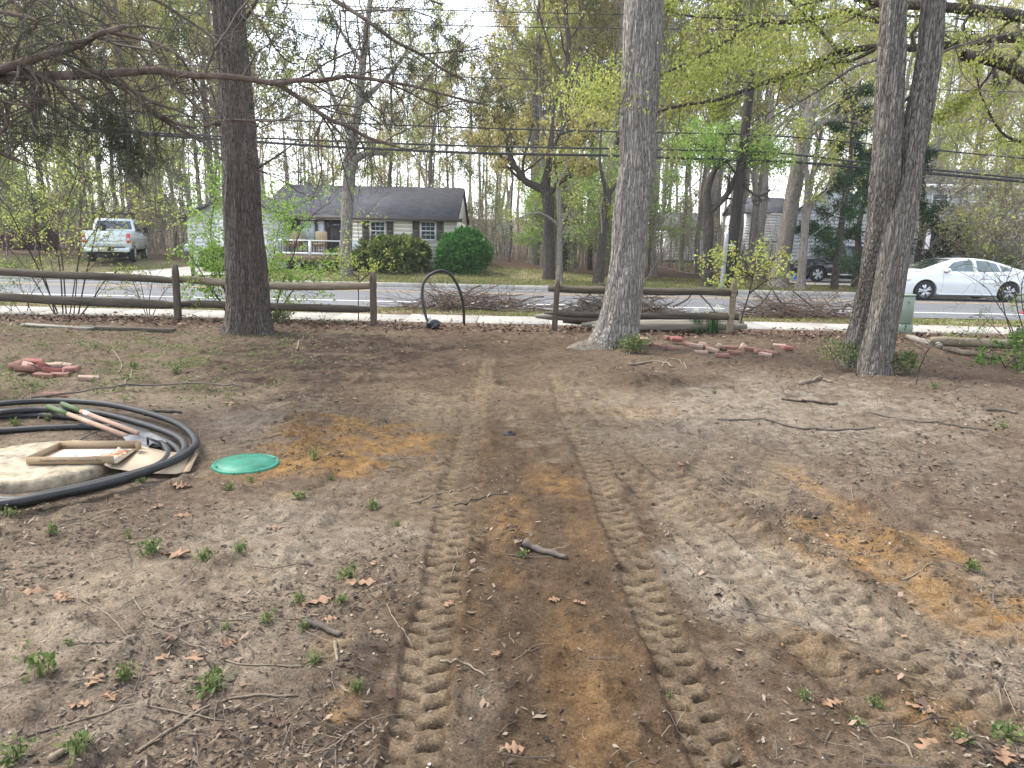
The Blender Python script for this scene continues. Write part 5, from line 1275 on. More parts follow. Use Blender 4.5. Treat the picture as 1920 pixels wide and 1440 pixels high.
far_house(1250, 1345, 505, 432, 66, 'pale house glimpsed through trunks left of the utility pole', 'siding_white')
far_house(1395, 1480, 500, 400, 70, 'pale house glimpsed through trunks right of the utility pole', 'siding_white')

# ------------------------------------------------------------------ vehicles
def wheel(root, c, r, w, nsp=5, side=-1, mt='alloy', axis='Y', rimr=.68):
    prof = [(r * .60, -w / 2 + .01), (r * .86, -w / 2), (r * .965, -w / 2 + .025), (r, -w / 4), (r, w / 4), (r * .965, w / 2 - .025), (r * .86, w / 2), (r * .60, w / 2 - .01)]
    t = MB(); t.lathe(prof, c, 36, axis=axis); ty = t.obj('wheel', M['rubber'], root, True)
    ax = np.array([0, side, 0]) if axis == 'Y' else np.array([side, 0, 0]); fc = np.array(c) + ax * (w / 2 - .012)
    d = MB(); d.lathe([(r * rimr, -.02), (r * rimr, .0), (r * rimr * .93, .004), (r * rimr * .90, -.02)], fc, 32, axis=axis); d.obj('rim', M[mt], ty, True)
    b = MB(); b.lathe([(r * rimr * .92, -.006), (r * rimr * .92, .0), (0, .0)], fc - ax * .035, 24, axis=axis); b.obj('brake_disc', M['plastic_dark'], ty)
    for i in range(nsp):
        a = i * 2 * PI / nsp + .3; s = MB()
        for q in (-.16, .16):
            r0, r1 = r * .10, r * rimr * .95
            p0 = (r0 * math.cos(a + q * 2), r0 * math.sin(a + q * 2)); p1 = (r1 * math.cos(a + q * 1.2 + .25), r1 * math.sin(a + q * 1.2 + .25))
            dx, dz = p1[0] - p0[0], p1[1] - p0[1]; L = math.hypot(dx, dz); nx, nz = -dz / L, dx / L; hw0, hw1 = r * .05, r * .085
            q4 = [(p0[0] + nx * hw0, p0[1] + nz * hw0), (p0[0] - nx * hw0, p0[1] - nz * hw0), (p1[0] - nx * hw1, p1[1] - nz * hw1), (p1[0] + nx * hw1, p1[1] + nz * hw1)]
            V = []
            for off in (.0, -.02):
                for u, v in q4:
                    V.append((np.array([u, 0, v]) if axis == 'Y' else np.array([0, u, v])) + fc + ax * (off + .004))
            s.add(V, [[0, 1, 2, 3], [7, 6, 5, 4], [0, 4, 5, 1], [1, 5, 6, 2], [2, 6, 7, 3], [3, 7, 4, 0]])
        s.obj('spoke', M[mt], ty, fix=True)
    h = MB(); h.lathe([(r * .13, -.01), (r * .13, .012), (0, .016)], fc, 14, axis=axis); h.obj('hub', M[mt], ty)
    return ty
def loft(mb, secs, m=0):
    n = len(secs[0]); V = np.array(secs).reshape(-1, 3); F = []
    for i in range(len(secs) - 1):
        for j in range(n): F.append([i * n + j, i * n + (j + 1) % n, (i + 1) * n + (j + 1) % n, (i + 1) * n + j])
    F += [list(range(n))[::-1], [(len(secs) - 1) * n + j for j in range(n)]]
    return mb.add(V, F, m)
def cut(o, cyl):
    """cut round openings (x, z, r) right through the body, along Y"""
    for x, z, r in cyl:
        cm = MB(); cm.lathe([(r, -2), (r, 2)], (x, 0, z), 40, axis='Y'); co = cm.obj('cutter', M['plastic_dark'], fix=True)
        md = o.modifiers.new('cut', 'BOOLEAN'); md.operation = 'DIFFERENCE'; md.solver = 'EXACT'; md.object = co
        bpy.context.view_layer.update(); d = bpy.context.evaluated_depsgraph_get()
        nm = bpy.data.meshes.new_from_object(o.evaluated_get(d)); o.modifiers.clear(); old = o.data; o.data = nm; bpy.data.meshes.remove(old)
        cme = co.data; bpy.data.objects.remove(co); bpy.data.meshes.remove(cme)
    for m_ in list(o.data.materials)[1:]: o.data.materials.pop()
def car(name, label, paint, body, top, belt, wheels, r, hw, windows, loc, scale, rot=0, shield=None, rear=None):
    """built along x with its nose at -x, on z=0, then placed"""
    root = thing(name, label, 'car')
    def sec(x, zb, zt, w):
        H = zt - zb
        h = [(w * .80, zb), (w * .955, zb + H * .10), (w * .99, zb + H * .30), (w, zb + H * .52), (w * .985, zb + H * .72), (w * .955, zb + H * .88), (w * .90, zt - .02), (w * .78, zt), (w * .4, zt + .02)]
        return [(x, -y, z) for y, z in h] + [(x, y, z) for y, z in h[::-1]]
    xs = np.array([b[0] for b in body]); xx = np.linspace(xs[0], xs[-1], 60)
    prm = [np.interp(xx, xs, [b[k] for b in body]) for k in (1, 2, 3)]
    prm = [np.convolve(np.r_[[p[0]] * 2, p, [p[-1]] * 2], np.ones(5) / 5, 'valid') for p in prm]
    mb = MB(); loft(mb, [sec(x, a, b, c_) for x, a, b, c_ in zip(xx, *prm)])
    bo = mb.obj('body', M[paint], None, True, fix=True)
    cut(bo, [(x, r, r * 1.17) for x in wheels]); bo.data.polygons.foreach_set('use_smooth', np.ones(len(bo.data.polygons), bool)); bo.parent = root
    try: bo.data.set_sharp_from_angle(angle=math.radians(38))
    except Exception: pass
    tx_ = np.array([t[0] for t in top]); zt_ = np.array([t[1] for t in top]); gx_ = np.linspace(tx_[0], tx_[-1], 44)
    gt = np.interp(gx_, tx_, zt_); gt = np.convolve(np.r_[[gt[0]] * 3, gt, [gt[-1]] * 3], np.ones(7) / 7, 'valid')
    zt_f = lambda x: np.interp(x, gx_, gt)
    yb = lambda x: hw * .90 * (1 - .10 * np.clip((x - tx_[-1] + .9) / .9, 0, 1) ** 2 - .06 * np.clip((tx_[0] + .8 - x) / .8, 0, 1))
    yt = lambda x: yb(x) - .24 * np.clip((zt_f(x) - belt) / .4, 0, 1)
    def ss(x):
        z = zt_f(x); a, b = yb(x), yt(x); zs = max(belt - .06, min(z - .05, 9))
        h = [(a, belt - .08), (a, belt - .02), (a * .5 + b * .5, (belt + z - .05) / 2 if z > belt + .06 else belt), (b, z - .05 if z > belt + .06 else belt + .0), (b * .93, z - .012), (b * .6, z), (b * .2, z + .006)]
        return [(x, -y, zq) for y, zq in h] + [(x, y, zq) for y, zq in h[::-1]]
    mb = MB(); loft(mb, [ss(x) for x in gx_]); cb = mb.obj('cabin', M[paint], root, True, fix=True)
    def sy(x, z): 
        z1 = zt_f(x) - .05; f = np.clip((z - belt + .02) / max(z1 - belt + .02, .05), 0, 1); return yb(x) * (1 - f) + yt(x) * f
    for poly in windows:
        for s in (-1, 1):
            P = resample(np.array([(x, 0, z) for x, z in poly + poly[:1]]), 33)[:-1]
            V = [(x, s * (sy(x, z) + .008), z) for x, _, z in P]; cen = np.mean(V, 0); cen[1] = s * (sy(cen[0], cen[2]) + .010)
            n = len(V); mb = MB(); mb.add(V + [cen] , [[i, (i + 1) % n, n][::s] for i in range(n)]); mb.obj('side_window', M['glass_car'], root)
    for nm, (x0, x1) in (('windscreen', shield), ('rear_window', rear)):
        V = []; a, b = 12, 9
        for i in range(a):
            x = x0 + (x1 - x0) * i / (a - 1)
            for j in range(b):
                q = (j / (b - 1) - .5) * 2; V.append((x, q * (yt(x) * .93), zt_f(x) + .012 - .014 * q * q))
        F = [[i * b + j, i * b + j + 1, (i + 1) * b + j + 1, (i + 1) * b + j] for i in range(a - 1) for j in range(b - 1)]
        mb = MB(); mb.add(V, F); mb.obj(nm, M['screen_glass'], root, True)
    for x in wheels:
        for s in (-1, 1): wheel(root, (x, s * (hw - .125), r), r, .22, 5, s)
    # dark underside and arch liners
    MB().box(((wheels[0] + wheels[1]) / 2, 0, .30), (wheels[1] - wheels[0] - .3, hw * 1.6, .22)).obj('underbody', M['plastic_dark'], root)
    for x in wheels: MB().box((x, 0, r + .12), (r * 2.3, hw * 1.25, r * 1.3)).obj('arch_liner', M['plastic_dark'], root)
    x_nose = body[0][0]
    return root, sy, lambda: None
HWs = .93
body = [(-.96, .36, .66, .50), (-.90, .24, .76, .70), (-.72, .19, .86, .84), (-.4, .17, .95, .91), (0, .165, 1.0, HWs), (.5, .165, 1.02, HWs), (1.4, .165, 1.02, HWs), (2.4, .165, 1.035, HWs), (2.83, .17, 1.055, .925), (3.25, .2, 1.06, .90), (3.6, .26, 1.05, .86), (3.88, .36, 1.0, .72), (3.95, .45, .9, .6)]
top = [(-.35, 1.0), (-.15, 1.04), (.25, 1.19), (.65, 1.33), (1.0, 1.42), (1.5, 1.462), (2.0, 1.44), (2.45, 1.36), (2.95, 1.20), (3.4, 1.06)]
wins = [[(.62, 1.02), (.98, 1.30), (1.30, 1.37), (1.60, 1.385), (1.60, 1.01)], [(1.74, 1.01), (1.74, 1.385), (2.1, 1.355), (2.42, 1.28), (2.50, 1.02)], [(2.55, 1.025), (2.50, 1.255), (2.74, 1.17), (2.95, 1.045)]]
sd, sy, _ = car('sedan', 'white four-door sedan driving left on the road at the right edge', 'car_white', body, top, 1.02, (0.0, 2.83), .335, HWs, wins, None, 1, shield=(-.12, .92), rear=(2.35, 3.2))
for s in (-1, 1):
    mb = MB(); mb.box((.62, s * (HWs + .07), 1.04), (.20, .20, .13), bev=.05); mb.obj('mirror', M['car_white'], sd)
    mb = MB(); mb.box((.64, s * (HWs - .02), .99), (.10, .14, .05)); mb.obj('mirror_arm', M['plastic_dark'], sd)
    for x in (1.52, 2.42): MB().box((x, s * (HWs * .965), .915), (.17, .035, .025), bev=.008).obj('door_handle', M['car_white'], sd)
    mb = MB(); mb.box((-.66, s * .79, .72), (.34, .14, .085), rz=s * .42, bev=.02); mb.obj('headlight', M['lamp_clear'], sd)
    mb = MB(); mb.box((-.82, s * .68, .40), (.16, .22, .12), rz=s * .5, bev=.02); mb.obj('bumper_vent', M['plastic_dark'], sd)
    mb = MB(); mb.box((1.42, s * (HWs * .985), .245), (2.0, .03, .05), bev=.01); mb.obj('sill_strip', M['car_white'], sd)
    for x in (.55, 1.68, 2.60):
        mb = MB(); zs = np.linspace(.30, .98, 8) if x < 2 else np.linspace(.62, .98, 6)
        wv = lambda z: HWs * np.interp((z - .165) / .86, [0, .1, .3, .52, .72, .88, .97], [.80, .955, .99, 1, .985, .955, .90]) + .0015
        for z0, z1 in zip(zs[:-1], zs[1:]):
            mb.add([(x - .004, s * wv(z0), z0), (x + .004, s * wv(z0), z0), (x + .004, s * wv(z1), z1), (x - .004, s * wv(z1), z1)], [[0, 1, 2, 3]])
        tag(mb.obj('door_seam', M['plastic_dark'], sd))
    mb = MB(); mb.box((3.78, s * .66, .86), (.16, .30, .14), rz=-s * .5, bev=.03); mb.obj('tail_light', M['tail_red'], sd)
MB().box((-.93, 0, .60), (.06, .9, .14), bev=.02).obj('grille', M['plastic_dark'], sd)
cw = at(1731, 566, 26.0)
sd.location = (at(1731, 566, 25.5).x, 25.45 + .93 * 1.04, float(road_z(26.3)) - .0); sd.scale = (1.04,) * 3

body2 = [(-1.02, .55, .75, .45), (-.95, .42, .90, .66), (-.85, .30, 1.02, .82), (-.5, .26, 1.10, .93), (0, .25, 1.12, .96), (1.4, .25, 1.13, .96), (2.8, .27, 1.15, .95), (3.6, .34, 1.15, .9), (3.75, .5, 1.05, .8)]
top2 = [(-.05, 1.12), (.3, 1.3), (.75, 1.58), (1.1, 1.70), (1.8, 1.75), (2.8, 1.72), (3.3, 1.6), (3.68, 1.15)]
wins2 = [[(.75, 1.15), (1.0, 1.5), (1.25, 1.6), (1.6, 1.62), (1.6, 1.15)], [(1.72, 1.15), (1.72, 1.62), (2.5, 1.6), (2.6, 1.15)], [(2.7, 1.17), (2.65, 1.58), (3.1, 1.5), (3.25, 1.2)]]
sv, _, _ = car('parked_suv', 'black SUV parked on the drive behind the pine and forked trunk', 'car_black', body2, top2, 1.14, (0.0, 2.75), .37, .96, wins2, None, 1, shield=(.0, 1.0), rear=(3.2, 3.65))
for s in (-1, 1):
    MB().box((-.70, s * .84, .86), (.3, .14, .12), rz=s * .4, bev=.02).obj('headlight', M['lamp_clear'], sv)
    MB().box((.72, s * 1.03, 1.18), (.2, .2, .16), bev=.05).obj('mirror', M['car_black'], sv)
    MB().box((1.4, s * .952, .38), (1.9, .03, .06)).obj('sill_strip', M['alloy'], sv)
VY = 35.6; sv.location = (at(1533, 515, VY - .9).x, VY, bz(at(1533, 515, VY).x, VY) + .06)

# pickup truck seen from behind, built along y with its tail at y=0
pk = thing('pickup_truck', 'white pickup truck parked on the lawn, tail towards the road', 'pickup truck')
hw = .98
def psec(y, zb, zt, w, r=.07): return [(-w + r, y, zb), (-w, y, zb + r), (-w * 1.0, y, (zb + zt) / 2), (-w * .985, y, zt - r), (-w * .985 + r, y, zt), (w * .985 - r, y, zt), (w * .985, y, zt - r), (w, y, (zb + zt) / 2), (w, y, zb + r), (w - r, y, zb)]
mb = MB(); loft(mb, [psec(y, b, t, w) for y, b, t, w in [(.12, .62, 1.38, hw), (.2, .58, 1.40, hw), (2.0, .56, 1.40, hw), (2.05, .56, 1.40, hw), (3.9, .55, 1.38, hw), (4.1, .55, 1.28, hw), (5.3, .55, 1.2, hw * .97), (5.6, .6, 1.1, hw * .9)]])
bo = mb.obj('body', M['truck_white'], None, False, fix=True)
for v in bo.data.vertices: v.co = (v.co.y, v.co.x, v.co.z)      # cut along y, then turn back
cut(bo, [(1.25, .40, .50), (4.75, .40, .50)])
for v in bo.data.vertices: v.co = (v.co.y, v.co.x, v.co.z)
bo.data.flip_normals(); bo.parent = pk
mb = MB(); loft(mb, [psec(y, 1.36, t, w, .08) for y, t, w in [(2.05, 1.45, .93), (2.25, 1.95, .82), (2.5, 2.0, .80), (3.5, 2.0, .80), (3.75, 1.93, .82), (4.2, 1.42, .93)]]); cbn = mb.obj('cab', M['truck_white'], pk, fix=True)
mb = MB(); mb.add([(-.78, 2.075, 1.48), (.78, 2.075, 1.48), (.70, 2.215, 1.88), (-.70, 2.215, 1.88)], [[0, 1, 2, 3]]); mb.V[0][:, 1] -= .012; mb.obj('rear_window', M['glass_dark'], pk)
for s in (-1, 1):
    mb = MB(); mb.add([(s * .935, 2.4, 1.46), (s * .935, 3.95, 1.46), (s * .83, 3.6, 1.88), (s * .83, 2.5, 1.88)], [[0, 1, 2, 3]]); mb.V[0][:, 0] += s * .012; mb.obj('side_window', M['glass_dark'], pk)
    mb = MB(); mb.box((s * (hw - .095), .135, 1.08), (.17, .10, .42), bev=.02); tl = mb.obj('tail_light', M['tail_red'], pk)
    MB().box((s * (hw - .095), .083, 1.04), (.10, .012, .10)).obj('reversing_lamp', M['lamp_clear'], tl)
    MB().box((s * 1.12, 3.75, 1.5), (.2, .12, .28), bev=.03).obj('mirror', M['plastic_dark'], pk)
    for y in (1.25, 4.75): wheel(pk, (s * (hw - .14), y, .40), .40, .26, 6, s, 'alloy', 'X')
    mb = MB(); mb.tube(np.array([(s * .8, 2.35, 1.95), (s * .82, 2.3, 2.22)]), .025, 6); mb.obj('rack_post', M['plastic_dark'], pk)
mb = MB(); mb.box((0, .10, 1.03), (1.62, .05, .62), bev=.02); tg = mb.obj('tailgate', M['truck_white'], pk)
mb = MB(); mb.box((0, .066, 1.18), (.22, .02, .05)); mb.obj('handle', M['plastic_dark'], tg)
mb = MB(); mb.box((0, .070, .86), (1.5, .012, .10), bev=.004); mb.obj('crease', M['truck_white'], tg)
mb = MB(); mb.box((0, .0, .58), (1.86, .26, .20), bev=.04); bp = mb.obj('bumper', M['truck_white'], pk)
mb = MB(); mb.box((0, -.005, .685), (1.5, .24, .03)); mb.obj('step_pad', M['plastic_dark'], bp)
MB().box((0, -.137, .60), (.62, .02, .16)).obj('plate_recess', M['plastic_dark'], bp)
MB().box((-.10, -.152, .60), (.31, .008, .155)).obj('number_plate', M['plate'], bp)
MB().box((0, 2.7, .36), (1.1, 4.8, .28)).obj('underbody', M['plastic_dark'], pk)
for y in (1.25, 4.75): MB().box((0, y, .62), (1.35, 1.05, .5)).obj('arch_liner', M['plastic_dark'], pk)
mb = MB(); mb.tube(np.array([(-.9, 2.3, 2.22), (.9, 2.3, 2.22)]), .03, 6); mb.obj('rack_bar', M['plastic_dark'], pk)
mb = MB(); mb.tube(np.array([(-.45, 1.98, 1.40), (-.45, 1.98, 1.72)]), .12, 12); mb.obj('headrest', M['plastic_dark'], pk)
PY = 32.6; cpx = at(201, 480, PY).x
pk.location = (cpx, PY, bz(cpx, PY + 2) - .0); pk.rotation_euler = (0, 0, math.radians(19))

# ------------------------------------------------------------------ utility pole and wires
UY = 29.4; ub = at(1364, 540, UY); ut = at(1411, 125, UY)
up_ = thing('utility_pole', 'dark leaning utility pole with grey conduit and number plate beside the road', 'pole', (ub.x, UY, 0))
mb = MB(); mb.tube(np.linspace((ub.x, UY, -.2), tuple(ut), 24), np.linspace(.235, .16, 24), 14); mb.obj('pole', M['pole_wood'], up_, True)
dirp = (ut - ub).normalized(); p0 = np.array(at(1352, 545, UY - .25)); p1 = np.array(at(1363, 438, UY - .25))
mb = MB(); mb.tube(np.linspace(p0 - np.array([0, 0, .3]), p1, 6), .085, 10); mb.obj('conduit', M['conduit'], up_, True)
c = at(1371, 465, UY - .27)
MB().box((c.x, c.y, c.z + .12), (.26, .01, .035)).obj('number_plate', M['tape_white'], up_); MB().box((c.x, c.y, c.z), (.18, .01, .03)).obj('number_plate', M['tape_white'], up_); MB().box((c.x, c.y, c.z - .1), (.18, .01, .03)).obj('number_plate', M['tape_white'], up_)
W_ = [([(-80, 228), (140, 243), (420, 262), (640, 276), (900, 287), (1160, 292), (1275, 297), (1400, 300), (1500, 305), (1640, 316), (1920, 341), (2100, 358)], .05, 'thickest lowest overhead cable crossing in front of the trees'),
      ([(-80, 216), (260, 247), (640, 265), (900, 274), (1160, 279), (1400, 284), (1480, 289), (1640, 307), (1920, 335), (2100, 352)], .036, 'second lowest overhead cable just above the thick one'),
      ([(-80, 185), (260, 213), (640, 230), (900, 240), (1160, 247), (1400, 252), (1500, 258), (1640, 271), (1920, 297), (2100, 312)], .028, 'thin overhead wire a little above the cable pair'),
      ([(300, 120), (640, 135), (900, 146), (1160, 153), (1400, 158), (1640, 165), (2000, 175)], .017, 'thin overhead wire through the middle of the sky gap'),
      ([(300, 20), (640, 40), (900, 49), (1160, 53), (1400, 56), (1900, 60)], .017, 'thin overhead wire second from the top of the picture'),
      ([(200, -10), (640, 11), (900, 21), (1170, 27), (1500, 30), (1900, 32)], .017, 'uppermost thin overhead wire')]
for px, r, lb in W_:
    mb = MB(); mb.tube(spline(ppath(px, UY - .1), 60), r, 6); tag(mb.obj('power_cable', M['wire'], smooth_=True), lb, 'cable', 'overhead wires')
# ------------------------------------------------------------------ mid-distance trees across the road
def crown(mb, P, R, g, k=(7, 6, 4), ln=((.35, .6), (.35, .6), (.35, .6)), rmin=(.02, .012, .008), leaf=.12, per=6, trop=.06, wig=.22, jit=.10, droop=.5, aspect=.5, t=(.3, 1), ang=(48, 14), lm=1, tm=0):
    P2, R2 = grow(P, R, k[0], g, t=t, ang=ang, ln=ln[0], rr=.55, n=7, wig=wig, trop=trop, rmin=rmin[0]); mb.add(*tubes(P2, R2, 4), tm)
    P3, R3 = grow(P2, R2, k[1], g, ang=ang, ln=ln[1], rr=.6, n=5, wig=wig, trop=trop, rmin=rmin[1]); mb.add(*tubes(P3, R3, 3), tm)
    P4, R4 = grow(P3, R3, k[2], g, ang=ang, ln=ln[2], rr=.7, n=4, wig=wig, trop=trop, rmin=rmin[2]); mb.add(*tubes(P4, R4, 3), tm)
    if per: mb.add(*leaves_at(along(P4, per, g, jit), leaf, g, aspect=aspect, droop=droop), lm)
    return P4
def midtree(name, label, px, wd, Y, limbs, bark, twig, leaf, seed, cat='tree', k=(7, 6, 3), leafs=.13, per=4, rmin=(.022, .014, .010), ln=((.3, .55), (.35, .6), (.35, .6)), trop=.05, droop=.5, t=(.3, 1), own=True):
    g = srng(seed); b = at(*px[0], Y); zg = bz(b.x, Y)
    T = thing(name, label, cat, (b.x, Y, zg))
    P = ppath(px, Y); P[0, 2] = min(P[0, 2], zg - .1); mb = MB()
    trunk_mesh(mb, P, [pxr(w, Y) for w in wd], sides=28, rings=70, seed=seed, amp=.02, freq=14, flare=[(-1.5, .9, .12, .25), (.6, .8, .08, .25), (2.6, .8, .1, .25)])
    LP = []; LR = []
    if limbs:
        LP, LR = limb_batch(mb, [ppath(l, [Y + d * i / (len(l) - 1) for i in range(len(l))]) for l, r, d in limbs], [(pxr(r[0], Y), pxr(r[1], Y)) for l, r, d in limbs], n=22, sides=7)
    mb.obj('trunk', M[bark], T, True)
    mb = MB(); pr_ = [LP] if limbs else []; rr_ = [LR] if limbs else []
    if own: pr_.append(spline(P, 22)[None]); rr_.append(np.interp(np.linspace(0, 1, 22), np.linspace(0, 1, len(wd)), [pxr(w, Y) for w in wd])[None] * .5)
    crown(mb, np.concatenate(pr_), np.concatenate(rr_), g, k, ln, rmin, leafs, per, trop, droop=droop, t=t)
    mb.obj('crown', [M[twig], M[leaf]], T)
    return T
midtree('shade_tree', 'pale grey pruned trunk standing before the cream house with a stubbed limb', [(648, 512), (649, 470), (650, 420), (652, 380), (655, 340), (656, 300), (662, 250), (672, 200), (680, 120), (690, 40), (700, -60)], [26, 22, 21, 21, 22, 21, 17, 14, 12, 9, 5], 31, [([(657, 335), (664, 305), (680, 290), (700, 286), (726, 285)], (16, 11), -.5), ([(672, 200), (700, 170), (730, 140), (760, 100), (780, 60)], (10, 4), 1), ([(660, 260), (640, 220), (620, 170), (590, 110)], (10, 4), -1), ([(680, 120), (640, 60), (610, 10)], (8, 3), 1)], 'bark_pale', 'twig_far', 'leaf_spring', 101, k=(8, 5, 3), per=3, t=(.5, 1))
midtree('oak_tree', 'dark oak with spreading low limbs and yellow catkin leaves right of the lawn', [(1029, 532), (1029, 480), (1029, 420), (1027, 375), (1022, 350), (1030, 300), (1035, 240), (1038, 180)], [26, 21, 20, 22, 18, 10, 7, 4], 31.5, [([(1025, 372), (1010, 352), (985, 340), (970, 318), (955, 300), (952, 270), (960, 235)], (16, 4), -.6), ([(955, 305), (935, 290), (915, 275), (890, 262)], (6, 3), -1), ([(1026, 372), (1045, 345), (1070, 330), (1085, 318), (1110, 310)], (12, 4), -1), ([(1024, 355), (1030, 300), (1050, 250), (1070, 215)], (9, 3), .6), ([(985, 340), (980, 310), (990, 270), (1000, 230)], (6, 3), .6), ([(1070, 330), (1080, 290), (1095, 250)], (6, 3), .3), ([(970, 318), (940, 250), (920, 210)], (6, 2), .8), ([(1050, 250), (1090, 240), (1130, 225)], (5, 2), 0)], 'bark_far_dark', 'twig_dark', 'leaf_catkin', 103, k=(8, 5, 3), per=7, leafs=.15, droop=1.2, own=False)
midtree('young_tree', 'slender mossy tree beside the dark oak on the far kerb', [(1049, 534), (1049, 470), (1050, 420), (1049, 390), (1047, 355)], [11, 10, 10, 10, 7], 30, [([(1050, 420), (1060, 405), (1075, 385), (1082, 365)], (7, 3), -.4), ([(1050, 425), (1025, 405), (1000, 400), (965, 412)], (6, 2), -.6), ([(1048, 390), (1045, 350), (1060, 320), (1068, 290)], (6, 2), .3)], 'bark_far', 'twig_far', 'leaf_spring', 105, k=(5, 4, 3), per=3)
midtree('oak_tree', 'dark narrow oak half hidden by the left side of the centre trunk', [(1121, 536), (1126, 490), (1131, 440), (1136, 400), (1139, 365), (1130, 330), (1125, 300), (1128, 240)], [20, 16, 15, 16, 13, 7, 5, 3], 30.5, [([(1138, 370), (1150, 352), (1165, 335), (1180, 300)], (9, 4), -.5), ([(1136, 405), (1142, 395), (1156, 400)], (6, 3), -.5)], 'bark_far_dark', 'twig_far', 'leaf_spring', 107, k=(6, 5, 3), per=4)
midtree('leafy_tree', 'dark twisted tree with a dense bright green crown in front of the utility pole', [(1325, 532), (1326, 480), (1328, 430), (1327, 395), (1324, 370), (1330, 340), (1342, 315)], [20, 18, 18, 19, 16, 14, 9], 30.2, [([(1328, 400), (1345, 385), (1365, 362), (1380, 330), (1390, 305)], (12, 8), -.8), ([(1395, 345), (1405, 358), (1420, 367), (1436, 364), (1443, 355)], (5, 3), -1.0), ([(1342, 315), (1370, 300), (1410, 292), (1440, 285)], (8, 4), -.6), ([(1342, 315), (1330, 285), (1300, 265)], (7, 3), -.4), ([(1390, 305), (1400, 275), (1420, 250)], (6, 3), -.8), ([(1345, 310), (1360, 270), (1370, 245)], (6, 3), -.5), ([(1380, 330), (1390, 345), (1395, 345)], (6, 5), -.9)], 'bark_far_dark', 'twig_dark', 'leaf_mid', 109, k=(9, 6, 3), per=0, own=False)
gT = srng(110); mb = MB()
for (px, py, sx, sy, n) in [(1310, 285, 30, 18, 1100), (1350, 255, 40, 18, 1300), (1400, 265, 35, 18, 1200), (1440, 285, 26, 18, 1000), (1300, 255, 22, 12, 500), (1420, 300, 30, 14, 700), (1340, 290, 40, 12, 800), (1455, 310, 16, 10, 350)]:
    c = np.array(at(px, py, 29.6)); k_ = 29.6 / FPX; cl = c + gT.normal(size=(n // 22, 3)) * np.array([sx * k_, .55, sy * k_]) * .8
    cent = (cl[:, None, :] + gT.normal(size=(len(cl), 22, 3)) * np.array([.16, .16, .10])).reshape(-1, 3); mb.add(*leaves_at(cent, .10, gT, droop=.2))
lt = [o for o in C.objects if o.name.startswith('leafy_tree')][0]; mb.obj('foliage', M['leaf_bright'], lt)
midtree('oak_tree', 'thick grey trunk leaning right, beside the white gable house', [(1459, 532), (1466, 490), (1478, 420), (1490, 350), (1503, 285), (1515, 230), (1530, 170), (1545, 110), (1560, 20), (1575, -80)], [40, 29, 27, 26, 25, 23, 20, 17, 12, 7], 30.6, [([(1508, 262), (1540, 232), (1580, 225), (1610, 228), (1640, 222)], (14, 8), -.5), ([(1590, 226), (1620, 205), (1650, 195), (1680, 180)], (9, 4), -.3), ([(1520, 215), (1490, 180), (1460, 150)], (9, 3), .5), ([(1545, 110), (1600, 60), (1640, 20)], (9, 3), .5)], 'bark_far', 'twig_far', 'leaf_catkin', 111, k=(8, 6, 3), per=4, t=(.45, 1))
midtree('young_tree', 'slim two-stemmed tree on the verge in front of the white gable house', [(1501, 541), (1504, 500), (1508, 440), (1511, 400), (1514, 360), (1512, 310), (1510, 240)], [20, 15, 13, 12, 10, 7, 4], 29.4, [([(1511, 420), (1520, 390), (1528, 365), (1536, 345)], (9, 4), -.3), ([(1513, 360), (1525, 330), (1540, 300), (1560, 280)], (6, 3), 0), ([(1512, 310), (1500, 270), (1490, 240)], (5, 2), .3)], 'bark_far', 'twig_far', 'leaf_spring', 113, k=(6, 5, 3), per=3)
midtree('oak_tree', 'tall pale tree with forked limbs against the sky in the centre', [(1003, 500), (1003, 420), (1003, 330), (1004, 260), (1004, 200), (1007, 150), (1010, 110), (1013, 60), (1018, 10), (1020, -60)], [18, 17, 16, 15, 14, 13, 11, 9, 6, 4], 44, [([(1004, 165), (990, 145), (965, 128), (945, 120), (930, 105)], (11, 4), -1), ([(1008, 140), (990, 110), (972, 80), (962, 50), (940, 15), (920, -20)], (10, 4), 0), ([(1012, 100), (1025, 60), (1040, 30), (1060, -10)], (9, 3), .5), ([(1008, 130), (1050, 95), (1090, 60), (1120, 20)], (9, 3), 1), ([(1004, 230), (1040, 190), (1080, 150)], (8, 3), 1), ([(1004, 210), (960, 180), (930, 165)], (8, 3), 1)], 'bark_pale', 'twig_far', 'leaf_catkin', 115, k=(9, 7, 4), per=4, leafs=.16, rmin=(.03, .018, .012), droop=1.3)

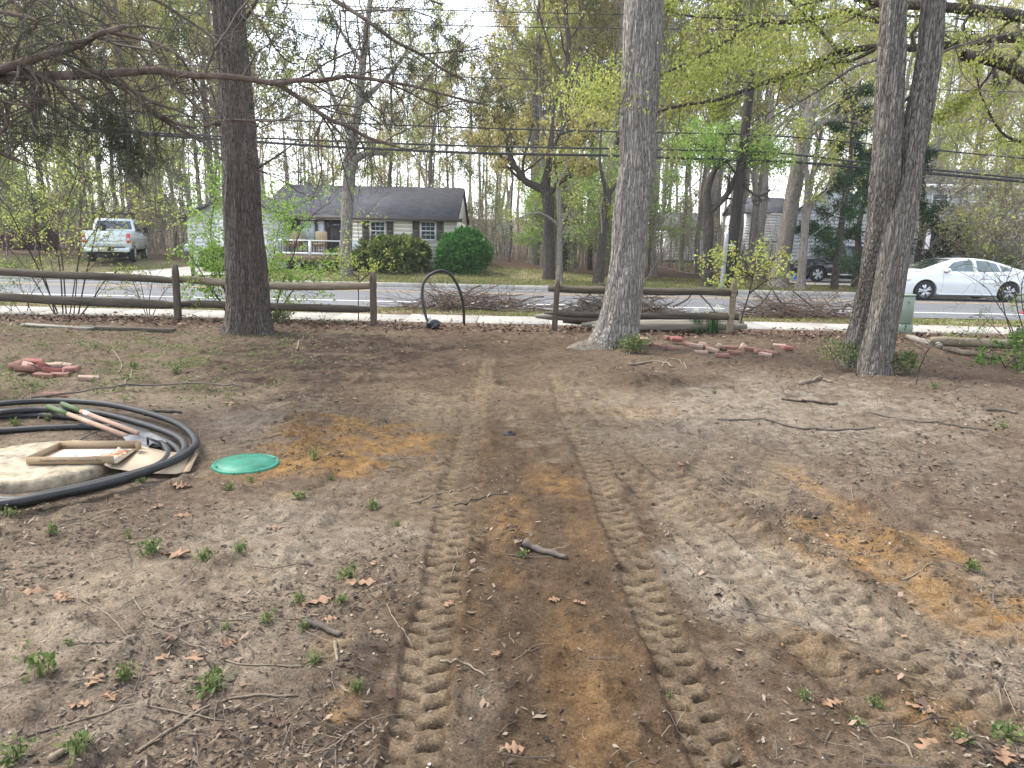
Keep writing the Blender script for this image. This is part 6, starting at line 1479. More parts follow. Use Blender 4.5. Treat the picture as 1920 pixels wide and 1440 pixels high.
# pine in front of the white gable house
def pine(px, py, tpx, tpy, Y, label, n=26, L=2.3, seed=0, gap=.2):
    g = srng(seed); b = at(px, py, Y); t_ = at(tpx, tpy, Y); zg = bz(b.x, Y)
    T = thing('pine_tree', label, 'tree', (b.x, Y, zg)); mb = MB(); P = np.linspace((b.x, Y, zg - .1), tuple(t_), 30)
    P[:, 0] += (vnoise(np.linspace(0, 5, 30), np.zeros(30), seed) - .5) * .25
    trunk_mesh(mb, P, np.linspace(.17, .03, 10), sides=16, rings=50, seed=seed, amp=.01); mb.obj('trunk', M['bark_far_dark'], T, True)
    mb = MB(); Pt = P[None]; Rt = np.linspace(.16, .03, 30)[None]
    P2, R2 = grow(Pt, Rt, n, g, t=(gap, .99), ang=(82, 10), ln=(.75, 1.15), rr=.32, n=8, wig=.10, trop=.02, rmin=.02, absolute=True)
    f = np.linspace(1, .25, n)[:, None, None] * L; P2 = P2[:, :1] + (P2 - P2[:, :1]) * f; mb.add(*tubes(P2, R2, 4))
    P3, R3 = grow(P2, R2, 8, g, t=(.3, 1), ang=(50, 12), ln=(.25, .45), rr=.5, n=4, wig=.15, trop=.02, rmin=.01); mb.add(*tubes(P3, R3, 3))
    cent = along(P3, 60, g, .085, (.05, 1)); mb.add(*leaves_at(cent, .20, g, aspect=.16, fold=.02), 1)
    mb.obj('crown', [M['twig_dark'], M['leaf_pine']], T)
pine(1568, 541, 1612, 150, 30.2, 'dark green pine with open tiers before the white gable house', 30, 2.0, 121, .12)
pine(1600, 536, 1640, 240, 32.0, 'smaller dark pine partly behind the forked trunk', 24, 1.9, 122, .12)
pine(1725, 520, 1735, 270, 33.5, 'dark pine branches showing right of the forked trunk', 22, 1.6, 123, .2)

# ------------------------------------------------------------------ bushes at the cream house
def bush(name, label, px, py, rx, rz, Y, leaf, n, size, seed, flat=False, up_=.3):
    g = srng(seed); c = at(px, py, Y); T = thing(name, label, 'bush', (c.x, Y, bz(c.x, Y)))
    rx_, rz_ = rx * Y / FPX, rz * Y / FPX; zb_ = bz(c.x, Y); cz = zb_ + rz_ * .92
    d = g.normal(size=(n, 3)); d /= np.linalg.norm(d, axis=1, keepdims=True)
    lump = .70 + .42 * vnoise(d[:, 0] * 2.6 + 7, d[:, 2] * 2.6 + d[:, 1] * 2.3, seed) + .26 * vnoise(d[:, 0] * 9, d[:, 2] * 9 + d[:, 1] * 5, seed + 1)
    r = lump * (1 - np.abs(g.normal(0, .06, n))) * np.where(g.random(n) < .04, g.uniform(1.0, 1.16, n), 1)
    cent = np.stack([c.x + d[:, 0] * r * rx_, Y + d[:, 1] * r * rx_ * .9, cz + d[:, 2] * r * rz_], 1); cent[:, 2] = np.maximum(cent[:, 2], zb_ + .03)
    mb = MB(); ld = d * .7 + g.normal(size=(n, 3)) * .45 + np.array([0, 0, -.15 if flat else up_]); ld /= np.linalg.norm(ld, axis=1, keepdims=True)
    s = np.cross(ld, g.normal(size=(n, 3)) * .5 + np.array([0, 0, 1.5 if flat else 0])); s /= np.linalg.norm(s, axis=1, keepdims=True)
    L = (size * g.uniform(.6, 1.4, n))[:, None]; nn_ = np.cross(ld, s)
    V = np.stack([cent, cent + ld * L * .5 + s * L * .24 + nn_ * L * .08, cent + ld * L, cent + ld * L * .5 - s * L * .24 + nn_ * L * .08], 1)
    b = np.arange(n)[:, None] * 4; mb.add(V.reshape(-1, 3), np.concatenate([b + np.array([[0, 1, 2]]), b + np.array([[0, 2, 3]])])); mb.obj('foliage', M[leaf], T)
    core = MB(); k = 14; nn2 = 24; V = []  # solid dark core added inside the foliage to block the view through
    for i in range(k):
        for j in range(nn2):
            ph, a = PI * i / (k - 1), 2 * PI * j / nn2; dd = (math.sin(ph) * math.cos(a), math.sin(ph) * math.sin(a), math.cos(ph))
            V.append((c.x + dd[0] * rx_ * .74, Y + dd[1] * rx_ * .66, max(zb_, cz + dd[2] * rz_ * .74)))
    core.add(V, [[i * nn2 + j, (i + 1) * nn2 + j, (i + 1) * nn2 + (j + 1) % nn2, i * nn2 + (j + 1) % nn2] for i in range(k - 1) for j in range(nn2)]); core.obj('dark_core', M['leaf_conifer'], T)
    return T
bush('round_bush', 'clipped round dark green evergreen bush at the right end of the cream house', 869, 466, 44, 38, 32.8, 'leaf_arborvitae', 11000, .15, 131)
bush('spreading_bush', 'wide feathery olive-green evergreen under the windows of the cream house', 740, 470, 56, 29, 33.0, 'leaf_yew', 9000, .24, 132, True)
bush('low_bush', 'small dark shrub between the deck and the pale trunk', 640, 478, 22, 20, 33.2, 'leaf_mid', 2600, .12, 133)
bush('low_bush', 'low leafy shrub right of the pale trunk before the house', 678, 484, 17, 16, 33.0, 'leaf_mid', 2000, .12, 134)
bush('yellow_bush', 'bright yellow-green bush behind the white sedan roof', 1805, 488, 45, 26, 31.5, 'leaf_bright', 4200, .13, 135)
bush('dark_bush', 'dark green shrub in front of the garage beside the left trunk', 408, 474, 30, 20, 31.5, 'leaf_mid', 3500, .13, 136)
bush('ivy_clump', 'dark leafy mass of vines on the porch of the two-storey house', 1868, 458, 42, 38, 40, 'leaf_yew', 5000, .16, 137)

# ------------------------------------------------------------------ shrubs and saplings along the fence
def shrub(name, label, stems, Y, leaf, seed, r=(.014, .005), k=(7, 4), per=6, size=.045, ln=((.25, .5), (.35, .6)), trop=.03, jit=.03, twig='twig_dark', rmin=(.0045, .003), t=(.25, 1), wig=.2, droop=.1, group=None, cat='shrub', clumps=(), depth=.5):
    g = srng(seed); b = gnd(*stems[0][0]); T = thing(name, label, cat, (b.x, Y, 0), group)
    P = []
    for s in stems:
        q = ppath(s, [Y + g.normal() * depth * i / len(s) for i in range(len(s))]); 
        if abs(q[0, 2]) < .35: q[0, 2] = -.05
        P.append(spline(q, 16))
    P = np.stack(P); R = np.repeat(np.linspace(r[0], r[1], 16)[None], len(P), 0) * g.uniform(.8, 1.2, (len(P), 1))
    mb = MB(); mb.add(*tubes(P, R, 6)); mb.obj('stems', M[twig], T, True); 
    mb = MB(); P2, R2, P3, R3 = twigs(mb, P, R, g, k, ln, trop, rmin, wig, 0, t)
    cent = np.concatenate([along(P3, per, g, jit), along(P2, max(1, per // 2), g, jit)]); 
    for (px, py, sx, sy, n) in clumps:
        c = np.array(at(px, py, Y)); kk = Y / FPX; cl = c + g.normal(size=(max(2, n // 14), 3)) * np.array([sx * kk, .2, sy * kk])
        cent = np.concatenate([cent, (cl[:, None, :] + g.normal(size=(len(cl), 14, 3)) * .05).reshape(-1, 3)])
    mb.add(*leaves_at(cent, size, g, droop=droop, aspect=.6), 1); mb.obj('foliage', [M[twig], M[leaf]], T)
    return T
YS = gnd(130, 588).y
shrub('shrub', 'airy many-stemmed shrub with yellow-green leaves behind the left fence, before the pickup', [[(104, 590), (90, 540), (76, 490), (68, 430), (60, 370), (52, 310), (45, 270)], [(118, 588), (112, 500), (98, 440), (85, 390), (80, 330)], [(124, 588), (118, 500), (108, 430), (118, 400), (140, 340), (155, 300)], [(138, 590), (146, 500), (150, 440), (152, 390), (162, 330), (172, 290)], [(146, 590), (160, 520), (172, 470), (184, 420), (200, 360), (212, 320)], [(150, 588), (175, 560), (190, 535), (210, 515), (240, 495)], [(104, 588), (60, 520), (30, 480), (0, 450), (-30, 430)], [(110, 588), (75, 510), (40, 440), (15, 390), (-10, 350)], [(130, 588), (150, 480), (180, 430), (220, 400), (270, 390), (320, 370)]], YS, 'leaf_spring', 141, per=5, k=(11, 5), size=.048, clumps=[(60, 380, 40, 40, 300), (150, 360, 50, 40, 300), (40, 430, 40, 25, 260), (120, 440, 40, 25, 220), (230, 380, 40, 20, 160), (290, 375, 35, 18, 160), (80, 310, 40, 30, 160)], trop=.05)
shrub('shrub', 'low wispy shrub at the foot of the left fence near the left edge', [[(40, 585), (20, 560), (0, 530)], [(50, 588), (60, 550), (80, 520)], [(30, 585), (5, 570), (-20, 550)], [(60, 588), (40, 540), (30, 500)]], YS + .3, 'leaf_mid', 142, r=(.008, .004), per=4, k=(7, 3), size=.04)
shrub('shrub', 'thin bare shrub with red dead leaves at its foot, left of the fence post', [[(276, 592), (262, 560), (250, 530), (238, 505)], [(280, 592), (280, 560), (285, 530), (280, 500)], [(284, 592), (300, 560), (315, 540), (330, 530)], [(278, 592), (268, 550), (262, 520)]], YS - .1, 'leaf_mid', 143, r=(.009, .004), per=3, k=(7, 3), size=.035)
YM = 14.2
shrub('shrub', 'leafy bright green shrub behind the left fence around the dark trunk', [[(440, 585), (420, 540), (405, 490), (395, 440), (400, 390), (412, 330)], [(445, 588), (430, 520), (420, 460), (430, 400), (425, 310)], [(500, 590), (505, 530), (515, 470), (525, 420), (545, 385)], [(510, 590), (530, 530), (550, 480), (560, 440), (590, 400), (620, 380)], [(435, 588), (400, 545), (370, 500), (350, 470)], [(515, 590), (545, 550), (580, 520), (620, 505)], [(440, 590), (410, 560), (380, 530), (360, 515)]], YM, 'leaf_bright', 144, r=(.02, .006), per=6, k=(9, 5), size=.062, clumps=[(405, 450, 26, 40, 700), (420, 350, 18, 30, 350), (395, 410, 24, 25, 400), (530, 410, 26, 24, 500), (515, 460, 20, 30, 350), (560, 505, 36, 16, 500), (520, 500, 22, 20, 350), (545, 565, 40, 12, 320), (420, 500, 25, 25, 450), (385, 545, 26, 14, 260), (500, 385, 14, 18, 200)], rmin=(.005, .003))
shrub('sapling', 'thin dark sapling with few leaves beside the middle fence post', [[(672, 605), (672, 560), (673, 520), (674, 480), (672, 440), (670, 410)], [(673, 530), (690, 515), (705, 500)], [(673, 525), (655, 505), (640, 490)]], gnd(672, 605).y, 'leaf_spring', 145, r=(.013, .004), per=5, k=(6, 3), size=.05, clumps=[(680, 490, 25, 15, 120), (660, 500, 20, 12, 80), (695, 570, 20, 15, 50)])
shrub('sapling', 'small dark-stemmed sapling with yellow-green leaf tiers beside the right fence post', [[(1385, 625), (1392, 590), (1402, 560), (1412, 520), (1418, 495), (1425, 470)], [(1412, 520), (1380, 500), (1350, 490)], [(1415, 510), (1445, 490), (1470, 470)], [(1405, 550), (1440, 525), (1460, 520)], [(1413, 518), (1390, 480), (1380, 465)]], gnd(1385, 626).y, 'leaf_spring', 146, r=(.018, .004), per=1, k=(5, 3), size=.06, clumps=[(1380, 475, 28, 8, 160), (1350, 495, 22, 8, 130), (1430, 490, 30, 8, 150), (1455, 465, 16, 8, 90), (1400, 510, 40, 9, 140), (1350, 530, 22, 7, 120), (1450, 515, 22, 7, 90), (1370, 540, 18, 6, 70)])
shrub('shrub', 'thorny bare shrub crossing in front of the white sedan at the right edge', [[(1912, 640), (1890, 600), (1870, 570), (1850, 540), (1820, 520), (1790, 505)], [(1905, 640), (1885, 590), (1880, 560), (1890, 520), (1910, 480)], [(1930, 640), (1910, 590), (1900, 550), (1870, 520), (1850, 490)], [(1940, 640), (1915, 560), (1925, 500), (1940, 460)], [(1900, 630), (1860, 610), (1840, 590), (1815, 595)]], 13.0, 'leaf_bright', 147, r=(.010, .003), per=1, k=(9, 4), size=.04, clumps=[(1905, 565, 20, 8, 60), (1800, 620, 40, 10, 110)], wig=.3)
shrub('shrub', 'leafy green brambles beside the fallen rails at the right edge', [[(1890, 690), (1870, 665), (1850, 650)], [(1910, 695), (1900, 660), (1890, 640)], [(1920, 690), (1930, 650), (1925, 620)], [(1880, 685), (1905, 670), (1930, 665)]], gnd(1900, 690).y, 'leaf_mid', 148, r=(.006, .003), per=6, k=(7, 4), size=.05, clumps=[(1900, 675, 24, 14, 260)])
shrub('sapling', 'tiny bare sapling right of the forked trunk', [[(1716, 726), (1724, 690), (1734, 665), (1722, 640)], [(1734, 665), (1745, 650), (1752, 640)]], gnd(1716, 726).y, 'leaf_mid', 149, r=(.007, .003), per=0, k=(4, 2))
for (px, py, w, lb, sd) in [(1585, 690, 30, 'shaggy green weeds at the left foot of the forked trunk', 151), (1690, 700, 22, 'leafy weeds at the right foot of the forked trunk', 152), (1190, 660, 16, 'little green weeds at the right foot of the centre trunk', 153), (525, 605, 14, 'green weed clump right of the left trunk base', 154)]:
    st_ = [[(px + (i - 3) * w * .12, py), (px + (i - 3) * w * .3, py - w * .8), (px + (i - 3) * w * .45, py - w * 1.4)] for i in range(7)]
    shrub('weed_clump', lb, st_, gnd(px, py).y - .1, 'weed', sd, r=(.004, .002), per=5, k=(6, 3), size=.04, rmin=(.002, .0015), twig='twig', depth=.2)

# daffodils
def blades(mb, c, n, h, sp, g, w=.012, lean=.25, m=0):
    """grass-like blades: 3 segments each"""
    b = np.array(c) + np.stack([g.normal(0, sp, n), g.normal(0, sp, n), np.zeros(n)], 1)
    a = g.uniform(0, 2 * PI, n); ln_ = np.abs(g.normal(0, lean, n)); H = h * g.uniform(.55, 1.15, n)
    d = np.stack([np.cos(a), np.sin(a)], 1); ww = w * g.uniform(.6, 1.2, n); V = []
    for f, wf in ((0, .8), (.4, 1), (.75, .7), (1, .08)):
        c_ = b + np.concatenate([d * (ln_ * H * f * f)[:, None], (H * f * (1 - .35 * ln_ * f))[:, None]], 1)
        s = np.stack([-d[:, 1], d[:, 0], np.zeros(n)], 1) * (ww * wf)[:, None] * .5; V += [c_ - s, c_ + s]
    V = np.stack(V, 1).reshape(-1, 3); o = np.arange(n)[:, None] * 8
    F = np.concatenate([o + np.array([[i, i + 1, i + 3, i + 2]]) for i in (0, 2, 4)]); mb.add(V, F, m)
for px, py, n, lb, sd, gp in [(1303, 625, 60, 'left clump of tall daffodil leaves in front of the fence', 161, None), (1337, 627, 75, 'right clump of tall daffodil leaves beside the fence post', 162, None)]:
    g = srng(sd); c = gnd(px, py); T = thing('daffodil_clump', lb, 'flowers', (c.x, c.y, 0)); mb = MB(); blades(mb, (c.x, c.y, -.01), n, .42, .06, g, .016, .12); mb.obj('leaves', M['daffodil_green'], T)
    for i in range(4):
        x, y, z = c.x + g.normal(0, .12), c.y + g.normal(0, .06), .40 + g.uniform(0, .12); mb = MB()
        mb.tube(np.array([(x, y, 0), (x + .01, y, z)]), .003, 4, 1)
        for q in range(6):
            a = q * PI / 3; mb.add([(x + .008 * math.cos(a), y - .02, z + .008 * math.sin(a)), (x + .03 * math.cos(a - .4), y - .026, z + .03 * math.sin(a - .4)), (x + .042 * math.cos(a), y - .022, z + .042 * math.sin(a)), (x + .03 * math.cos(a + .4), y - .026, z + .03 * math.sin(a + .4))], [[0, 1, 2, 3]])
        mb.obj('flower', [M['petal'], M['daffodil_green']], T)

# ------------------------------------------------------------------ brush piles on the verge
def brush(label, px0, px1, pyb, pyt, Y, n, seed, mats=('twig_dark', 'dead_leaf', 'twig'), leaves=300, big=6):
    g = srng(seed); a, b = at(px0, pyb, Y).x, at(px1, pyb, Y).x; zg = bz((a + b) / 2, Y); h = at((px0 + px1) / 2, pyt, Y).z - zg
    T = thing('brush_pile', label, 'brush pile', ((a + b) / 2, Y, zg)); W2 = (b - a)
    def sticks(n, L0, L1, r0, sides, npt, spread):
        u = g.beta(2, 2, n); x = a + u * W2; prof = np.sin(np.clip(u, .03, .97) * PI) ** .7
        z = zg + .03 + g.random(n) ** 1.4 * h * prof * .8; y = Y + g.normal(0, .35, n)
        az = g.normal(0, .45, n) + (g.random(n) < .5) * PI; el = g.normal(.12, spread, n)
        d = np.stack([np.cos(az) * np.cos(el), np.sin(az) * np.cos(el), np.sin(el)], 1); L = g.uniform(L0, L1, n)
        P = [np.stack([x, y, z], 1) - d * L[:, None] * .5]
        for i in range(npt - 1):
            P.append(P[-1] + d * (L / (npt - 1))[:, None]); d = d + g.normal(size=d.shape) * .16; d /= np.linalg.norm(d, axis=1, keepdims=True)
        P = np.stack(P, 1); P[:, :, 2] = np.maximum(P[:, :, 2], zg + .015); R = (r0 * g.uniform(.5, 1.3, n))[:, None] * np.linspace(1, .35, npt)[None]
        return P, R
    mb = MB(); P, R = sticks(n, .7, 2.0, .011, 4, 7, .25); mb.add(*tubes(P, R, 4))
    P2, R2 = grow(P, R, 4, g, ang=(40, 15), ln=(.25, .5), rr=.6, n=4, wig=.25, trop=.08, rmin=.004); mb.add(*tubes(P2, R2, 3)); tag(mb.obj('twigs', M[mats[0]], T), kind='stuff')
    for i in range(big):
        P, R = sticks(1, 1.3, 2.6, .03, 7, 10, .2); m2 = MB(); m2.tube(P[0], R[0], 7); m2.obj('branch', M[mats[2]], T, True)
    m3 = MB(); u = g.beta(2, 2, leaves); cent = np.stack([a + u * W2, Y + g.normal(0, .4, leaves), zg + .02 + g.random(leaves) * h * .6 * np.sin(u * PI)], 1); m3.add(*leaves_at(cent, .09, g, aspect=.7)); tag(m3.obj('dead_leaves', M[mats[1]], T), kind='stuff')
    return T
brush('long heap of dark brush with curled twigs behind the pipe hoop', 740, 1030, 592, 545, 18.2, 170, 171, ('brush_brown', 'dead_leaf', 'twig'))
brush('heap of sticks and dead leaves behind the centre trunk and fence', 1055, 1265, 592, 553, 17.4, 200, 172, ('twig', 'dead_leaf', 'twig'), 1600, 8)
brush('heap of dark brush on the verge right of the fence post', 1370, 1600, 600, 562, 17.4, 190, 173, ('brush_brown', 'dead_leaf', 'twig'), leaves=60)
c = at(842, 575, 17.6); g = srng(174); mb = MB(); cent = np.array([c.x, 17.6, c.z - .05]) + g.normal(size=(1500, 3)) * np.array([.16, .16, .16]); cent[:, 2] = np.maximum(cent[:, 2], -.04); mb.add(*leaves_at(cent, .09, g, aspect=.15)); tag(mb.obj('dead_bush', M['straw']), 'tan dried uprooted bush lying in front of the brush behind the pipe hoop', 'bush')
for i, (pts, Y, lb) in enumerate([([(1262, 575), (1290, 560), (1300, 545), (1320, 560), (1345, 590)], 17.0, 'forked grey branch leaning out behind the right fence rail'), ([(1235, 500), (1290, 512), (1330, 510), (1355, 500)], 27.9, 'fallen pale branch hanging right of the centre trunk'), ([(1205, 535), (1245, 470), (1270, 440)], 28.4, 'straight pale dead stick leaning right of the centre trunk'), ([(1580, 585), (1588, 570), (1600, 578), (1612, 590)], 17.2, 'dark curled root end sticking up left of the forked trunk')]):
    mb = MB(); mb.tube(spline(ppath(pts, Y), 20), np.linspace(.03, .012, 20), 6); tag(mb.obj('fallen_branch', M['twig']), lb, 'branch')
# ------------------------------------------------------------------ the woods behind: prototypes, then copies that share their meshes
def proto(seed, H, r, t0, leaf, bark, per, k1=16, lens=(.20, .36), size=.19, lean=.02, k=(6, 5, 2), droop=1.0, trop=.10, twig='twig_far'):
    g = srng(seed); n = 24; z = np.linspace(-.2, H, n)
    P = np.stack([np.cumsum(g.normal(0, .05 + lean * 2, n)) * .6, np.cumsum(g.normal(0, .05 + lean * 2, n)) * .6, z], 1); P[:, :2] -= P[0, :2]
    R = r * (1 - .88 * np.linspace(0, 1, n) ** 1.2)
    mb = MB(); trunk_mesh(mb, P, R, sides=14, rings=44, seed=seed, amp=.015, freq=9, flare=[(g.uniform(0, 6), .9, r * .5, .35), (g.uniform(0, 6), .9, r * .5, .35)])
    P1, R1 = grow(P[None], R[None], k1, g, t=(t0, .98), ang=(48, 13), ln=lens, rr=.48, n=10, wig=.14, trop=trop, rmin=.02); mb.add(*tubes(P1, R1, 5))
    tm = mb.mesh('trunk', M[bark], True)
    mb = MB(); P2, R2 = grow(P1, R1, k[0], g, t=(.25, 1), ang=(42, 14), ln=(.32, .6), rr=.55, n=6, wig=.2, trop=trop, rmin=.018); mb.add(*tubes(P2, R2, 3))
    P3, R3 = grow(P2, R2, k[1], g, t=(.25, 1), ang=(42, 14), ln=(.35, .65), rr=.6, n=4, wig=.22, trop=.05, rmin=.012, tip=.5); mb.add(*tubes(P3, R3, 3))
    if k[2]:
        P4, R4 = grow(P3, R3, k[2], g, t=(.3, 1), ang=(40, 14), ln=(.4, .7), rr=.8, n=3, wig=.2, trop=.03, rmin=.010, tip=.6); mb.add(*tubes(P4, R4, 3))
    else: P4 = P3
    if per: mb.add(*leaves_at(along(P4, per, g, .14), size, g, aspect=.5, droop=droop), 1)
    return tm, mb.mesh('crown', [M[twig], M[leaf]])
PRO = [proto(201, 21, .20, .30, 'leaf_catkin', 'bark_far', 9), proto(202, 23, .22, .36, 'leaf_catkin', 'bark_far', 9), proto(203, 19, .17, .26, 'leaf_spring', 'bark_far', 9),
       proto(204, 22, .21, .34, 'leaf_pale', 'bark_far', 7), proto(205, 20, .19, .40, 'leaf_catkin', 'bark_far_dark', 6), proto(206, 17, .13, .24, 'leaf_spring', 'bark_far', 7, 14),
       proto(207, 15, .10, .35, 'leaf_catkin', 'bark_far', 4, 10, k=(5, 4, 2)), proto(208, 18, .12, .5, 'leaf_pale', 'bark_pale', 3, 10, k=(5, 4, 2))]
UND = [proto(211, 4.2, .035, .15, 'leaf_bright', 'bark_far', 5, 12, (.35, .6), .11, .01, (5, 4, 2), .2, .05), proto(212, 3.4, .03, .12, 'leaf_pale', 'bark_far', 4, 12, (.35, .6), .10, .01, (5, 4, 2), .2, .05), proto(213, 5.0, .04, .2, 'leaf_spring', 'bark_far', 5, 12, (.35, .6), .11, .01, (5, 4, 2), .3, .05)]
BLOCK = [(-15.5, -1.6, 32, 43.5), (14.6, 21.5, 34, 50), (23.5, 40, 33, 53), (-42, -27, 46, 54), (-2.5, 0.5, 70, 81), (13.0, 22, 64, 75), (22, 31, 68, 79), (-22, -15, 29, 38)]
def free(x, y, m=.4): return not any(a - m < x < b + m and c - m < y < d + m for a, b, c, d in BLOCK)
fg = srng(301); spots = []
def region(x0f, x1f, y0, y1, n, mind, slope=True):
    k = 0; tries = 0
    while k < n and tries < n * 60:
        tries += 1; y = fg.uniform(y0, y1); x = fg.uniform(x0f, x1f) * (y / 50 if slope else 1)
        if not free(x, y, .5): continue
        if all((x - a) ** 2 + (y - b) ** 2 > mind ** 2 for a, b in spots): spots.append((x, y)); k += 1
def where(x, y):
    px = x / y * FPX + 960
    return ('left of the cream house' if px < 420 else 'behind the cream house' if px < 900 else 'between the cream and white houses' if px < 1470 else 'behind the white houses at the right')
region(-42, 42, 44, 62, 60, 2.5)
region(-44, 44, 62, 95, 50, 3.6)
region(-36, -17, 38, 46, 8, 2.4, False)
region(0.5, 13.5, 37, 46, 13, 1.8, False)
LM = [(60, 'at the left edge'), (160, 'left of the pickup'), (270, 'behind the pickup'), (400, 'left of the garage'), (520, 'behind the garage'), (660, 'behind the deck'), (860, 'behind the ranch roof'), (960, 'right of the round bush'), (1080, 'behind the dark oak'), (1160, 'left of the centre trunk'), (1300, 'right of the centre trunk'), (1400, 'behind the utility pole'), (1500, 'left of the gable house'), (1640, 'behind the gable house'), (1760, 'behind the forked trunk'), (1860, 'behind the sedan'), (9999, 'at the right edge')]
def lm(x, y):
    px = x / y * FPX + 960; row = 'near row' if y < 50 else 'second row' if y < 60 else 'deeper' if y < 74 else 'deepest'
    return row + ' ' + [t for e, t in LM if px < e][0]
kinds = ['tall grey tree with thin yellow catkins in woods, %s', 'straight tall tree with sparse yellow leaves in woods, %s', 'tree with fresh light green leaves in woods, %s', 'bare grey-brown tree with pale buds in woods, %s', 'dark-trunked thin-leaved tree in woods, %s', 'slim tree with light green leaves in woods, %s', 'thin pole-like tree with yellow buds in woods, %s', 'thin pale-barked pole tree in woods, %s']
for i, (x, y) in enumerate(spots):
    ki = int(fg.choice(8, p=[.17, .15, .16, .13, .10, .12, .10, .07])); px = x / y * FPX + 960
    if 500 < px < 950 and y < 60 and ki in (0, 1, 3): ki = 6           # the sky gap over the cream house
    tm, cm = PRO[ki]; s = fg.uniform(.82, 1.15)
    if 520 < px < 960: s *= .74
    if px < 420 or px > 1300: s *= 1.08
    T = thing('woodland_tree', kinds[ki] % lm(x, y), 'tree', (x, y, bz(x, y)), 'trees in the woods ' + where(x, y)); T.rotation_euler = (fg.normal(0, .02), fg.normal(0, .02), fg.uniform(0, 6.28)); T.scale = (s, s, s * fg.uniform(.95, 1.1))
    for nm, me_ in (('trunk', tm), ('crown', cm)):
        o = bpy.data.objects.new(nm, me_); C.objects.link(o); o.parent = T
uk = ['bright green understorey shrub in woods, %s', 'pale twiggy understorey shrub in woods, %s', 'tall light green understorey shrub in woods, %s']
us = []
def uadd(n, x0, x1, y0, y1, p):
    k = 0; tr = 0
    while k < n and tr < 900:
        tr += 1; y = fg.uniform(y0, y1); x = fg.uniform(x0, x1) * (y / 45)
        if not free(x, y, .9): continue
        k += 1; us.append((x, y, int(fg.choice(3, p=p))))
uadd(40, -40, 40, 44, 75, [.3, .4, .3]); uadd(10, 2.0, 7.0, 36, 42, [.6, .2, .2]); uadd(7, 26, 40, 30.5, 41, [.1, .75, .15]); uadd(12, -34, -19, 36, 44, [.25, .45, .3])
us += [(22.6, 34.0, 1), (26.8, 34.5, 1), (28.5, 32.0, 1), (19.0, 33.0, 1), (5.0, 33.8, 0), (6.4, 34.4, 0), (4.0, 36.0, 0)]
for (x, y, ki) in us:
    tm, cm = UND[ki]; s = fg.uniform(.8, 1.35)
    T = thing('woodland_shrub', uk[ki] % lm(x, y), 'shrub', (x, y, bz(x, y)), 'understorey shrubs in the woods ' + where(x, y)); T.rotation_euler = (0, 0, fg.uniform(0, 6.28)); T.scale = (s, s, s)
    for nm, me_ in (('stems', tm), ('crown', cm)):
        o = bpy.data.objects.new(nm, me_); C.objects.link(o); o.parent = T
# far wood that reads as one mass
far_ = MB(); g = srng(401); n = 270
xy = np.stack([g.uniform(-130, 130, n), g.uniform(98, 135, n)], 1); H = g.uniform(15, 25, n); z = np.linspace(0, 1, 5)
P = np.stack([np.stack([xy[:, 0] + g.normal(0, .3, n), xy[:, 1], base_z(xy[:, 0], xy[:, 1]) - .3 + H * q], 1) for q in z], 1)
far_.add(*tubes(P, np.linspace(.26, .04, 5)[None] * g.uniform(.6, 1.3, (n, 1)), 5), 0)
R0 = np.repeat(np.linspace(.2, .03, 5)[None], n, 0); P2, R2 = grow(P, R0, 9, g, t=(.3, 1), ang=(45, 12), ln=(.16, .3), rr=.5, n=5, wig=.15, trop=.1, rmin=.04); far_.add(*tubes(P2, R2, 3), 0)
P3, R3 = grow(P2, R2, 3, g, t=(.2, 1), ang=(45, 12), ln=(.4, .7), rr=.6, n=3, wig=.2, trop=.05, rmin=.03); far_.add(*tubes(P3, R3, 3), 0)
far_.add(*leaves_at(along(P3, 4, g, .5), .42, g), 1)
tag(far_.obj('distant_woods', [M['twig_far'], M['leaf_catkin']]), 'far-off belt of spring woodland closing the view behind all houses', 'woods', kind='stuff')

# brushy undergrowth that closes the foot of the woods, too fine to count
ub = MB(); g = srng(402); n = 3000
y = 46 + 50 * g.random(n) ** 1.2; x = g.uniform(-1, 1, n) * y * .95; ok = np.array([free(a, b, .8) for a, b in zip(x, y)]) ; x, y = x[ok], y[ok]; n = len(x)
z0 = base_z(x, y); H = g.uniform(1.2, 5.5, n) * (.6 + .4 * vnoise(x * .2, y * .2, 5) * 2); az = g.uniform(0, 6.28, n); ln = g.uniform(0, .35, n)
P = np.stack([np.stack([x + np.cos(az) * H * ln * f ** 1.5, y + np.sin(az) * H * ln * f ** 1.5, z0 - .05 + H * f], 1) for f in (0, .35, .7, 1)], 1)
R = np.linspace(.035, .012, 4)[None] * g.uniform(.5, 1.4, (n, 1)); ub.add(*tubes(P, R, 3), 0)
P2, R2 = grow(P, R, 4, g, t=(.3, 1), ang=(45, 15), ln=(.25, .5), rr=.6, n=3, wig=.2, trop=.05, rmin=.012); ub.add(*tubes(P2, R2, 3), 0)
ub.add(*leaves_at(along(P2, 2, g, .12), .17, g), 1)
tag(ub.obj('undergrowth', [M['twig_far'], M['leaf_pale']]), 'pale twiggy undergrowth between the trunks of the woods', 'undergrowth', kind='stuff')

# thin haze volume over everything, added to lift the dark woods
hz = MB(); hz.box((0, 190, 20.5), (1500, 520, 44)); hz = hz.obj('haze', m_haze()); tag(hz, kind='stuff')
